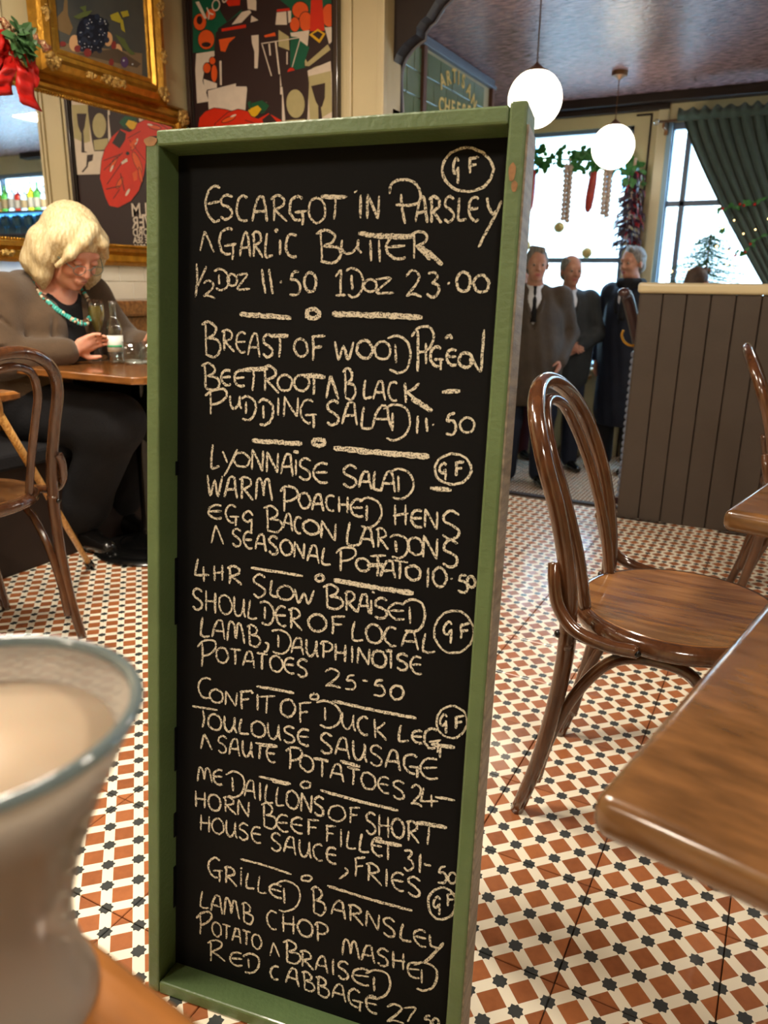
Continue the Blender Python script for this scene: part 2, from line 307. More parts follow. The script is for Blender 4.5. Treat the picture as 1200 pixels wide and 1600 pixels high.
# traced shapes, in metres: chalk on the board's panel (x, y), poster print (x, z), painting (y, z)
CHALK_WORDS = json.loads('''[[1,"E",0.0428,1.1249,0.0672,1.1237,0.0423,1.168,0.0665,1.1665],[1,"SCARGO",0.0655,1.1251,0.2163,1.1186,0.0651,1.1559,0.2152,1.148],[1,"T",0.2125,1.1213,0.247,1.1199,0.2114,1.1507,0.2458,1.149],[1,"I",0.2623,1.1221,0.2658,1.1217,0.261,1.1504,0.2645,1.15],[1,"N",0.2718,1.1216,0.2898,1.1196,0.2705,1.1504,0.2884,1.1483],[1,"g",0.3792,1.1578,0.388,1.1575,0.3773,1.1876,0.386,1.1872],[1,"F",0.3968,1.169,0.4105,1.1694,0.3957,1.1862,0.4093,1.1864],[1,"ARSLE",0.3353,1.1165,0.4143,1.1148,0.3337,1.1448,0.4124,1.1424],[1,"^",0.0354,1.0848,0.0568,1.0832,0.0352,1.1081,0.0565,1.1064],[1,"G",0.0642,1.0797,0.0904,1.0802,0.0637,1.113,0.0897,1.1132],[1,"ARL",0.0952,1.0788,0.1443,1.0775,0.0946,1.1085,0.1435,1.1066],[1,"I",0.1531,1.0791,0.1558,1.079,0.1525,1.0989,0.1552,1.0989],[1,"C",0.1623,1.0783,0.1825,1.0762,0.1615,1.1063,0.1816,1.1041],[1,"B",0.2051,1.0721,0.2401,1.0703,0.2038,1.1079,0.2386,1.1057],[1,"U",0.2405,1.079,0.2685,1.0798,0.2397,1.0967,0.2677,1.0973],[1,"E",0.2987,1.0748,0.3264,1.0746,0.2973,1.1016,0.3249,1.1012],[1,"R",0.3322,1.0752,0.357,1.0744,0.3305,1.1048,0.3552,1.1038],[2,"2",0.0386,1.0268,0.0597,1.0245,0.0384,1.0482,0.0594,1.0458],[2,"D",0.0566,1.0369,0.0795,1.0363,0.0563,1.0609,0.0791,1.0602],[2,"O",0.0774,1.0405,0.0918,1.0399,0.0771,1.0563,0.0915,1.0556],[2,"Z",0.0911,1.0354,0.1123,1.0355,0.0907,1.0563,0.1119,1.0563],[2,"5",0.1675,1.029,0.1858,1.0281,0.1665,1.0604,0.1848,1.0593],[2,"0",0.1906,1.0336,0.2087,1.0327,0.1898,1.058,0.2078,1.0569],[2,"1",0.2327,1.0285,0.2491,1.0287,0.2314,1.0602,0.2478,1.0602],[2,"D",0.2482,1.033,0.2722,1.0315,0.247,1.0612,0.2709,1.0595],[2,"O",0.2732,1.0348,0.2902,1.035,0.2725,1.0497,0.2895,1.0497],[2,"Z",0.2868,1.0316,0.3137,1.0319,0.2858,1.0513,0.3126,1.0514],[2,"2",0.3262,1.0287,0.3483,1.0289,0.3245,1.0595,0.3465,1.0594],[2,"3",0.3542,1.029,0.3714,1.0291,0.3525,1.0572,0.3696,1.0572],[2,"0",0.3914,1.0341,0.4099,1.0342,0.3899,1.0578,0.4083,1.0578],[2,"0",0.4125,1.0342,0.4324,1.0334,0.4111,1.0546,0.4309,1.0537],[2,"B",0.0386,0.9484,0.0684,0.9475,0.0381,0.992,0.0678,0.9908],[2,"REAS",0.0704,0.9549,0.1487,0.9495,0.07,0.9829,0.148,0.977],[2,"T",0.146,0.948,0.1699,0.9481,0.1451,0.979,0.169,0.9789],[2,"O",0.1785,0.9519,0.1974,0.9501,0.1778,0.9757,0.1966,0.9737],[2,"F",0.2022,0.9468,0.2234,0.9469,0.2011,0.978,0.2222,0.9778],[2,"W",0.2367,0.948,0.2631,0.949,0.2357,0.972,0.262,0.9727],[2,"OO",0.2667,0.9515,0.3126,0.9507,0.2656,0.9752,0.3114,0.9741],[2,"D",0.3094,0.9415,0.34,0.9417,0.3074,0.98,0.3378,0.9798],[2,"P",0.342,0.9368,0.3699,0.9412,0.339,0.9897,0.3667,0.9935],[2,"I",0.3573,0.9473,0.3608,0.9475,0.3557,0.9737,0.3592,0.9738],[2,"G",0.3644,0.9459,0.3818,0.945,0.3629,0.9696,0.3803,0.9685],[2,"E",0.385,0.9484,0.3988,0.9472,0.3838,0.9679,0.3975,0.9667],[2,"O",0.4006,0.9457,0.4175,0.9463,0.3995,0.9635,0.4163,0.9641],[3,"B",0.0394,0.9044,0.068,0.9022,0.039,0.937,0.0675,0.9345],[3,"EE",0.07,0.9095,0.107,0.9097,0.0697,0.9303,0.1066,0.9303],[3,"T",0.1031,0.9021,0.1374,0.9037,0.1025,0.9322,0.1367,0.9336],[3,"R",0.1326,0.9053,0.1573,0.9047,0.1318,0.9362,0.1564,0.9354],[3,"OO",0.1553,0.9056,0.2019,0.9079,0.1547,0.9273,0.2012,0.9292],[3,"T",0.1945,0.902,0.225,0.9035,0.1936,0.9261,0.224,0.9274],[3,"^",0.227,0.9001,0.2439,0.9003,0.226,0.9248,0.2429,0.9248],[3,"B",0.2495,0.9006,0.2681,0.8999,0.2479,0.9372,0.2664,0.9363],[3,"LAC",0.2771,0.902,0.3258,0.9012,0.276,0.9256,0.3246,0.9244],[3,"K",0.3312,0.8998,0.3557,0.9011,0.3298,0.9246,0.3542,0.9257],[3,"P",0.0453,0.8664,0.0789,0.872,0.0449,0.8992,0.0784,0.9045],[3,"U",0.083,0.8776,0.1015,0.8787,0.0827,0.8957,0.1012,0.8966],[3,"D",0.1018,0.8661,0.1242,0.8674,0.1012,0.8948,0.1236,0.8959],[3,"D",0.1284,0.8605,0.1505,0.8636,0.1277,0.8908,0.1497,0.8937],[3,"I",0.1566,0.8739,0.1589,0.8741,0.1559,0.8969,0.1583,0.897],[3,"N",0.1642,0.8716,0.1877,0.8712,0.1634,0.899,0.1868,0.8984],[3,"G",0.1906,0.8661,0.215,0.8658,0.1896,0.8958,0.2139,0.8953],[3,"SA",0.2275,0.8666,0.2732,0.8677,0.2264,0.896,0.2719,0.8967],[3,"L",0.2752,0.8644,0.2936,0.8639,0.2739,0.8917,0.2922,0.891],[3,"A",0.2917,0.8655,0.3188,0.8655,0.2903,0.8943,0.3173,0.894],[3,"D",0.3068,0.8528,0.343,0.8587,0.3048,0.8927,0.3408,0.898],[3,"5",0.388,0.8633,0.4036,0.8644,0.3863,0.8896,0.4019,0.8905],[3,"0",0.4068,0.8662,0.4259,0.8675,0.4056,0.8852,0.4246,0.8863],[4,"L",0.0539,0.7931,0.0696,0.7955,0.0534,0.8266,0.0691,0.8289],[4,"O",0.0906,0.7991,0.1156,0.7981,0.0902,0.8204,0.1151,0.8194],[4,"NN",0.1189,0.7977,0.1604,0.7956,0.1183,0.8251,0.1596,0.8227],[4,"A",0.1636,0.7948,0.1824,0.7939,0.1628,0.8236,0.1815,0.8225],[4,"I",0.1847,0.7951,0.1875,0.7943,0.184,0.8166,0.1868,0.8158],[4,"S",0.1904,0.7898,0.21,0.789,0.1894,0.8192,0.209,0.8182],[4,"E",0.212,0.7881,0.2352,0.7887,0.2111,0.8148,0.2341,0.8152],[4,"S",0.2543,0.7876,0.2769,0.7878,0.2532,0.8139,0.2757,0.814],[4,"A",0.2769,0.7861,0.2955,0.786,0.2759,0.8088,0.2944,0.8085],[4,"L",0.2955,0.786,0.3103,0.7838,0.2943,0.8103,0.3091,0.808],[4,"A",0.3084,0.7854,0.3284,0.7855,0.3071,0.8113,0.3271,0.8113],[4,"D",0.3215,0.779,0.3531,0.7809,0.3197,0.8134,0.3512,0.815],[4,"g",0.3847,0.8059,0.396,0.8069,0.3833,0.8277,0.3946,0.8286],[4,"F",0.4036,0.8126,0.4161,0.8136,0.4025,0.8292,0.415,0.8302],[4,"WARM",0.0496,0.7543,0.1514,0.7564,0.0492,0.7845,0.1506,0.7857],[4,"P",0.1638,0.7447,0.1899,0.7455,0.1629,0.7776,0.1888,0.7781],[4,"OACH",0.1917,0.7512,0.2653,0.7513,0.191,0.7729,0.2644,0.7726],[4,"E",0.2674,0.7479,0.2862,0.7481,0.2664,0.771,0.2851,0.771],[4,"D",0.2792,0.7367,0.3106,0.7418,0.2777,0.7703,0.309,0.775],[4,"H",0.3271,0.7418,0.347,0.7439,0.3257,0.7689,0.3455,0.7708],[4,"E",0.3506,0.7425,0.3667,0.7425,0.3494,0.765,0.3654,0.7649],[4,"N",0.3685,0.7427,0.3873,0.7413,0.367,0.7674,0.3858,0.7659],[4,"S",0.3919,0.7349,0.4179,0.735,0.3899,0.7673,0.4158,0.7672],[4,"E",0.0513,0.722,0.0749,0.7244,0.051,0.7418,0.0746,0.7441],[4,"G",0.0793,0.7199,0.1005,0.7195,0.0789,0.7446,0.1,0.744],[4,"g",0.1069,0.7145,0.1267,0.7091,0.1063,0.7427,0.126,0.7372],[4,"B",0.1402,0.7144,0.1688,0.7145,0.1393,0.7478,0.1678,0.7477],[4,"AC",0.1698,0.7213,0.1988,0.7152,0.1691,0.7434,0.1981,0.7372],[4,"O",0.1988,0.7171,0.2225,0.716,0.1981,0.7372,0.2217,0.736],[4,"N",0.2245,0.7144,0.2479,0.7116,0.2236,0.738,0.2469,0.735],[4,"L",0.2607,0.7094,0.2823,0.7101,0.2594,0.7399,0.2809,0.7404],[4,"A",0.2822,0.7126,0.3029,0.7107,0.2811,0.7358,0.3018,0.7337],[4,"R",0.3048,0.7109,0.3215,0.71,0.3035,0.7357,0.3202,0.7347],[4,"D",0.3238,0.7007,0.3492,0.7037,0.3224,0.7271,0.3477,0.73],[4,"O",0.3491,0.7055,0.369,0.7043,0.3477,0.73,0.3675,0.7287],[4,"N",0.3689,0.7061,0.3903,0.7034,0.3672,0.7339,0.3886,0.731],[4,"S",0.3961,0.6954,0.4187,0.6965,0.3939,0.7299,0.4165,0.7308],[4,"^",0.0573,0.688,0.0776,0.6884,0.057,0.7103,0.0773,0.7106],[4,"SEASONAL",0.0905,0.6891,0.2415,0.6779,0.09,0.7127,0.2406,0.7005],[5,"P",0.25,0.6701,0.2786,0.6756,0.2487,0.7011,0.2772,0.7063],[5,"O",0.2786,0.6756,0.2975,0.6755,0.2778,0.6937,0.2966,0.6934],[5,"T",0.2977,0.6708,0.32,0.6737,0.2964,0.6977,0.3186,0.7004],[5,"A",0.3127,0.6709,0.3349,0.672,0.3115,0.6942,0.3336,0.6951],[5,"T",0.3294,0.6713,0.3514,0.6706,0.3281,0.6962,0.35,0.6953],[5,"O",0.3477,0.6719,0.3676,0.6717,0.3466,0.6924,0.3665,0.6921],[5,"0",0.3839,0.6696,0.4033,0.6704,0.3824,0.6934,0.4018,0.694],[5,"5",0.4158,0.6668,0.4315,0.6655,0.4143,0.6893,0.43,0.6879],[5,"0",0.4292,0.6739,0.4403,0.6736,0.4283,0.6877,0.4393,0.6874],[5,"4",0.0316,0.6265,0.055,0.6296,0.0313,0.662,0.0546,0.6648],[5,"H",0.0607,0.6323,0.0789,0.6347,0.0604,0.6557,0.0785,0.658],[5,"R",0.0833,0.6333,0.1068,0.6345,0.0829,0.6566,0.1063,0.6576],[5,"S",0.1241,0.6194,0.1471,0.6207,0.1234,0.6502,0.1463,0.6512],[5,"L",0.1512,0.6251,0.1645,0.6212,0.1506,0.648,0.1639,0.644],[5,"O",0.1637,0.6191,0.1882,0.6214,0.1632,0.6401,0.1876,0.6422],[5,"W",0.1904,0.6172,0.2197,0.6195,0.1897,0.638,0.2189,0.64],[5,"B",0.2325,0.6175,0.2618,0.6199,0.2313,0.6492,0.2605,0.6512],[5,"RA",0.2638,0.6183,0.3002,0.6199,0.2627,0.6441,0.299,0.6454],[5,"I",0.3014,0.6182,0.3037,0.6186,0.3004,0.6383,0.3027,0.6386],[5,"S",0.3061,0.6152,0.3266,0.6176,0.3048,0.6408,0.3253,0.6429],[5,"E",0.3267,0.6165,0.3507,0.6182,0.3256,0.6382,0.3495,0.6398],[5,"D",0.346,0.6029,0.3767,0.6095,0.3438,0.6426,0.3744,0.6487],[5,"SHOULDER",0.0266,0.5879,0.2026,0.5808,0.0263,0.6178,0.2016,0.6093],[5,"O",0.2119,0.5803,0.2378,0.5824,0.2109,0.6068,0.2368,0.6087],[5,"F",0.2438,0.5814,0.2661,0.5838,0.2428,0.607,0.265,0.6091],[5,"LOCAL",0.2752,0.58,0.393,0.5794,0.274,0.606,0.3914,0.6045],[5,"g",0.4028,0.5937,0.4169,0.596,0.4009,0.624,0.415,0.6261],[5,"F",0.4227,0.6041,0.4379,0.6083,0.4216,0.6217,0.4367,0.6258],[5,"LAMB",0.0395,0.5475,0.1385,0.5473,0.0392,0.5765,0.1378,0.5754],[5,"D",0.1554,0.5429,0.1865,0.5453,0.1546,0.5741,0.1856,0.5762],[5,"AUPHINOISE",0.1865,0.5453,0.3785,0.5488,0.1858,0.5693,0.3771,0.5713],[5,"P",0.0364,0.5,0.0676,0.5094,0.036,0.5368,0.0671,0.5458],[5,"OTATOES",0.0676,0.5115,0.2141,0.5161,0.0673,0.5357,0.2133,0.5393],[6,"2",0.2388,0.5045,0.2646,0.5073,0.2377,0.5322,0.2634,0.5348],[6,"5",0.2685,0.5088,0.286,0.5112,0.2677,0.5278,0.2852,0.5302],[6,"5",0.3095,0.506,0.3285,0.5076,0.3084,0.5293,0.3274,0.5308],[6,"0",0.3343,0.5056,0.3537,0.5093,0.3334,0.5243,0.3527,0.5278],[6,"C",0.0377,0.4535,0.0639,0.455,0.0374,0.4845,0.0635,0.4859],[6,"ON",0.0572,0.4488,0.1039,0.4503,0.057,0.4703,0.1035,0.4714],[6,"F",0.1062,0.4458,0.1279,0.4499,0.1056,0.4743,0.1272,0.4782],[6,"I",0.1343,0.4512,0.1386,0.4512,0.1338,0.4754,0.1381,0.4754],[6,"T",0.1387,0.448,0.1642,0.4529,0.1381,0.473,0.1635,0.4777],[6,"O",0.1728,0.4485,0.1957,0.4518,0.172,0.4757,0.1948,0.4787],[6,"F",0.2,0.4459,0.2214,0.4489,0.1991,0.4744,0.2204,0.4772],[6,"D",0.2287,0.4496,0.265,0.4509,0.2275,0.4829,0.2636,0.4839],[6,"UCK",0.2671,0.4486,0.3336,0.4474,0.266,0.4738,0.3323,0.4721],[6,"L",0.3487,0.4486,0.3645,0.4507,0.3475,0.4713,0.3632,0.4733],[6,"E",0.3683,0.45,0.3842,0.451,0.3672,0.468,0.3832,0.469],[6,"G",0.3864,0.445,0.41,0.45,0.3848,0.4731,0.4083,0.4778],[6,"g",0.4061,0.4718,0.4176,0.4741,0.4045,0.4976,0.416,0.4999],[6,"F",0.4244,0.4811,0.4377,0.4856,0.4234,0.4965,0.4366,0.5009],[6,"OULOUSE",0.0555,0.4067,0.2198,0.4138,0.0552,0.4318,0.2189,0.4377],[6,"SAUSAG",0.2355,0.4103,0.3831,0.406,0.2344,0.438,0.3816,0.4325],[6,"E",0.3835,0.4003,0.4103,0.4044,0.3817,0.4314,0.4084,0.4353],[6,"^",0.0431,0.3724,0.0627,0.3744,0.0429,0.3936,0.0624,0.3955],[6,"SAUTE",0.0718,0.3742,0.1684,0.3776,0.0714,0.3994,0.1677,0.402],[6,"P",0.1835,0.3714,0.2086,0.3749,0.1825,0.4039,0.2076,0.4072],[7,"OTATOES",0.2066,0.3745,0.3646,0.3667,0.2057,0.3995,0.3633,0.3906],[7,"2",0.3706,0.3614,0.3894,0.3628,0.369,0.3904,0.3877,0.3916],[7,"4",0.3857,0.3619,0.4097,0.3669,0.3841,0.3888,0.408,0.3936],[7,"ME",0.0371,0.3174,0.0816,0.3233,0.0369,0.3411,0.0812,0.3466],[7,"D",0.0864,0.3072,0.1176,0.3146,0.0858,0.3434,0.1169,0.3504],[7,"AILLONS",0.1177,0.3125,0.2474,0.3123,0.1171,0.3411,0.2464,0.3399],[7,"O",0.2534,0.3076,0.2789,0.3127,0.2524,0.332,0.2778,0.3368],[7,"F",0.283,0.3108,0.3009,0.3141,0.282,0.335,0.2998,0.3381],[7,"SHOR",0.3093,0.3052,0.387,0.3071,0.3079,0.3352,0.3853,0.3363],[7,"HORN",0.0338,0.2774,0.1272,0.2806,0.0335,0.3035,0.1267,0.3061],[7,"B",0.1473,0.2728,0.1713,0.2745,0.1464,0.3087,0.1703,0.3102],[7,"EEF",0.1713,0.2733,0.2392,0.2779,0.1706,0.2985,0.2383,0.3026],[7,"FILLE",0.2489,0.2733,0.3366,0.2745,0.2479,0.3,0.3353,0.3005],[7,"3",0.3665,0.2635,0.3818,0.2656,0.3649,0.2921,0.3801,0.2941],[7,"5",0.4146,0.2566,0.4294,0.2607,0.4132,0.2802,0.4279,0.2842],[7,"0",0.4306,0.2591,0.443,0.2618,0.4295,0.2755,0.442,0.2781],[7,"HOUSE",0.0426,0.2399,0.148,0.2451,0.0423,0.2663,0.1474,0.2706],[7,"SAUCE",0.1635,0.2405,0.2696,0.2425,0.1628,0.2669,0.2685,0.268],[8,"F",0.2946,0.2314,0.3126,0.2364,0.2933,0.2601,0.3112,0.2649],[8,"RIES",0.3128,0.2311,0.3955,0.2269,0.3115,0.2588,0.3939,0.254],[8,"G",0.0584,0.166,0.084,0.1686,0.058,0.1995,0.0835,0.2019],[8,"RILL",0.0863,0.1648,0.1588,0.1654,0.0859,0.1914,0.1582,0.1915],[8,"E",0.1633,0.1645,0.1853,0.1642,0.1627,0.1862,0.1847,0.1858],[8,"D",0.1748,0.148,0.2137,0.1594,0.1737,0.1892,0.2124,0.2001],[8,"B",0.231,0.1558,0.2542,0.1584,0.2295,0.1963,0.2527,0.1986],[8,"ARNSLE",0.2624,0.163,0.4076,0.1525,0.2614,0.1892,0.4061,0.1777],[8,"g",0.4127,0.2075,0.425,0.2112,0.4111,0.2335,0.4234,0.237],[8,"F",0.4298,0.2247,0.4426,0.2285,0.4286,0.2425,0.4415,0.2462],[8,"LAMB",0.0438,0.1097,0.1368,0.1101,0.0436,0.1393,0.1362,0.1389],[8,"CHOP",0.1594,0.1102,0.2601,0.1148,0.1586,0.1402,0.259,0.1439],[8,"MASH",0.2825,0.1031,0.3788,0.1097,0.2814,0.1287,0.3775,0.1346],[8,"E",0.3812,0.1021,0.4007,0.1043,0.38,0.1249,0.3994,0.127],[8,"D",0.392,0.0865,0.4263,0.0972,0.3898,0.1239,0.4241,0.1341],[8,"P",0.0381,0.0617,0.0642,0.0744,0.0378,0.0964,0.0638,0.1086],[8,"OTATO",0.0667,0.0682,0.1523,0.0698,0.0663,0.0934,0.1517,0.0944],[8,"^",0.1668,0.0654,0.1828,0.0682,0.1663,0.0841,0.1823,0.0869],[8,"B",0.1884,0.061,0.2168,0.0657,0.1873,0.0965,0.2157,0.1009],[8,"RAIS",0.2169,0.0635,0.2957,0.0673,0.216,0.0899,0.2946,0.0931],[8,"E",0.3,0.0643,0.3288,0.0674,0.2989,0.0901,0.3275,0.093],[8,"D",0.3215,0.0475,0.3595,0.0627,0.3196,0.0882,0.3574,0.1027],[8,"R",0.0577,0.0212,0.0885,0.0311,0.0573,0.0561,0.0879,0.0656],[8,"E",0.0979,0.0272,0.1211,0.0324,0.0975,0.0502,0.1206,0.0552],[8,"D",0.1213,0.0242,0.1495,0.0348,0.1207,0.0516,0.1488,0.0619],[8,"C",0.1678,0.0271,0.1848,0.0305,0.1672,0.0488,0.1842,0.052],[8,"ABBAGE",0.1937,0.0289,0.341,0.0258,0.1929,0.0566,0.3397,0.0525],[8,"2",0.3537,0.0172,0.3815,0.0249,0.3522,0.0472,0.3799,0.0546],[8,"7",0.3795,0.0263,0.399,0.0333,0.3782,0.0497,0.3976,0.0564],[8,"5",0.409,0.0304,0.4205,0.0345,0.408,0.0472,0.4195,0.0513],[8,"0",0.4224,0.0352,0.4319,0.0386,0.4216,0.0477,0.4311,0.0511]]''')
CHALK_STROKES = json.loads('''[[1,1,[[0.3155,1.1493],[0.3182,1.1308],[0.3225,1.1146]]],[1,1,[[0.3007,1.1498],[0.3022,1.1605],[0.3112,1.1654],[0.3248,1.1649],[0.3352,1.1584],[0.3403,1.147],[0.338,1.1388],[0.3264,1.1358],[0.3093,1.1372]]],[1,1,[[0.4219,1.1424],[0.4239,1.1325],[0.4302,1.1234],[0.4337,1.1272]]],[1,1,[[0.4392,1.138],[0.4334,1.1234],[0.4223,1.1012],[0.4154,1.0862]]],[1,1.4,[[0.2555,1.155],[0.2566,1.1531]]],[1,1.6,[[0.1464,1.1115],[0.15,1.1082]]],[1,2,[[0.262,1.1044],[0.2957,1.1007],[0.3336,1.0995]]],[1,1,[[0.2783,1.0965],[0.2806,1.0711]]],[1,1,[[0.2896,1.0964],[0.2923,1.07]]],[1,1.9,[[0.3427,1.0876],[0.3585,1.0775],[0.3725,1.0666]]],[1,1.7,[[0.2096,1.1495],[0.244,1.1478]]],[2,1,[[0.0297,1.0694],[0.0307,1.0474],[0.0284,1.0253]]],[2,1,[[0.0449,1.0658],[0.0375,1.051],[0.0312,1.0396]]],[2,1.1,[[0.1286,1.0621],[0.1314,1.046],[0.1346,1.0311]]],[2,1.1,[[0.1389,1.0621],[0.1421,1.046],[0.1453,1.0305]]],[2,1,[[0.1559,1.0471],[0.1576,1.0443]]],[2,1,[[0.3809,1.0458],[0.3824,1.0439]]],[2,2,[[0.0966,1.0041],[0.1333,1.0026],[0.1731,1.0005]]],[2,2.2,[[0.2306,1.0063],[0.2898,1.0059],[0.3511,1.0043]]],[2,1.2,[[0.3813,0.9799],[0.3869,0.9836],[0.3899,0.9795]]],[2,1,[[0.4151,0.9478],[0.4158,0.9576],[0.4279,0.9419],[0.4285,0.9677],[0.4288,0.9917]]],[2,1.6,[[0.146,0.9769],[0.169,0.9775]]],[3,1.9,[[0.3425,0.9054],[0.3558,0.8988],[0.3701,0.891]]],[3,1.6,[[0.3813,0.9152],[0.4041,0.9176]]],[3,1.1,[[0.3521,0.8843],[0.352,0.862]]],[3,1.1,[[0.3626,0.8826],[0.3654,0.8652]]],[3,1,[[0.3721,0.8752],[0.3732,0.874]]],[3,1.9,[[0.1188,0.8371],[0.1939,0.838]]],[3,2.2,[[0.239,0.8356],[0.3078,0.8341],[0.3701,0.8344]]],[3,1.8,[[0.1025,0.9315],[0.1406,0.9344]]],[3,1.8,[[0.1955,0.9283],[0.2241,0.9267]]],[4,1,[[0.0735,0.8192],[0.0813,0.8039]]],[4,1,[[0.0964,0.8235],[0.0864,0.8024],[0.0761,0.7849]]],[4,1.4,[[0.1813,0.8268],[0.1892,0.826]]],[4,1.7,[[0.3735,0.7947],[0.4013,0.7945]]],[5,1.1,[[0.3772,0.6916],[0.3777,0.6659]]],[5,1,[[0.4078,0.6822],[0.409,0.6806]]],[5,1.2,[[0.1211,0.6595],[0.2011,0.6583]]],[5,2.1,[[0.2466,0.6586],[0.3041,0.656],[0.3595,0.6556]]],[5,1.2,[[0.3044,0.6506],[0.3034,0.6479]]],[5,1,[[0.1455,0.5543],[0.1514,0.5525],[0.1491,0.5431],[0.1441,0.5403]]],[5,1.8,[[0.2933,0.6847],[0.3193,0.688]]],[5,1.4,[[0.3252,0.572],[0.3346,0.5724]]],[6,1,[[0.2943,0.5249],[0.302,0.5252]]],[6,1.3,[[0.1335,0.4874],[0.1933,0.488]]],[6,1.4,[[0.2515,0.4874],[0.3124,0.4855],[0.3729,0.4858]]],[6,1.6,[[0.3952,0.4533],[0.4278,0.4557]]],[6,1,[[0.4081,0.4515],[0.4083,0.4372]]],[6,1,[[0.0278,0.437],[0.0708,0.439]]],[6,1,[[0.0461,0.4342],[0.0485,0.42],[0.0455,0.4068]]],[6,1.7,[[0.1399,0.3999],[0.1698,0.4029]]],[6,1.2,[[0.126,0.478],[0.1286,0.4752]]],[7,1.4,[[0.2265,0.3971],[0.249,0.398]]],[7,1.7,[[0.267,0.4019],[0.297,0.3997]]],[7,1.2,[[0.4052,0.3802],[0.4326,0.3817]]],[7,1.4,[[0.1628,0.3473],[0.1893,0.3488]]],[7,1.2,[[0.141,0.3503],[0.1926,0.3504]]],[7,1.4,[[0.2385,0.3511],[0.2994,0.3484],[0.3549,0.3482]]],[7,1.8,[[0.3815,0.3373],[0.4243,0.3402]]],[7,1,[[0.3997,0.3348],[0.3991,0.3082]]],[7,1,[[0.3433,0.2965],[0.3438,0.2707]]],[7,1.9,[[0.3237,0.2947],[0.3627,0.2975]]],[7,1.1,[[0.3898,0.2926],[0.3903,0.2639]]],[7,1.2,[[0.3955,0.2782],[0.4057,0.279]]],[8,1,[[0.2807,0.2422],[0.2851,0.2359],[0.2725,0.2215]]],[8,1.1,[[0.113,0.2106],[0.1577,0.2109],[0.1979,0.2085]]],[8,1.3,[[0.2545,0.2063],[0.3222,0.2037],[0.3833,0.2042]]],[8,1,[[0.4101,0.1752],[0.4129,0.1596],[0.4233,0.1587]]],[8,1.4,[[0.4303,0.1691],[0.4175,0.1474],[0.405,0.1309]]],[8,1.2,[[0.1142,0.1969],[0.116,0.1948]]]]''')
CHALK_RINGS = json.loads('''[[1,1,0.3959,1.1735,0.4267,1.1722,0.3943,1.1977],[2,1.8,0.2032,1.0062,0.2123,1.0063,0.2029,1.012],[3,1.7,0.2178,0.8415,0.2262,0.8421,0.2176,0.8457],[3,1,0.4013,0.8211,0.4243,0.823,0.4,0.8403],[5,1.2,0.2262,0.6586,0.2321,0.6593,0.226,0.663],[5,0.9,0.4159,0.6119,0.4418,0.616,0.414,0.6401],[6,1,0.2245,0.4882,0.2309,0.4894,0.2243,0.4925],[6,0.9,0.4213,0.4898,0.4417,0.4938,0.4199,0.5117],[7,0.9,0.2156,0.354,0.2235,0.3558,0.2154,0.3593],[8,0.9,0.2219,0.2091,0.2303,0.2115,0.2217,0.2138],[8,1.1,0.424,0.2271,0.4431,0.2326,0.4225,0.2508]]''')
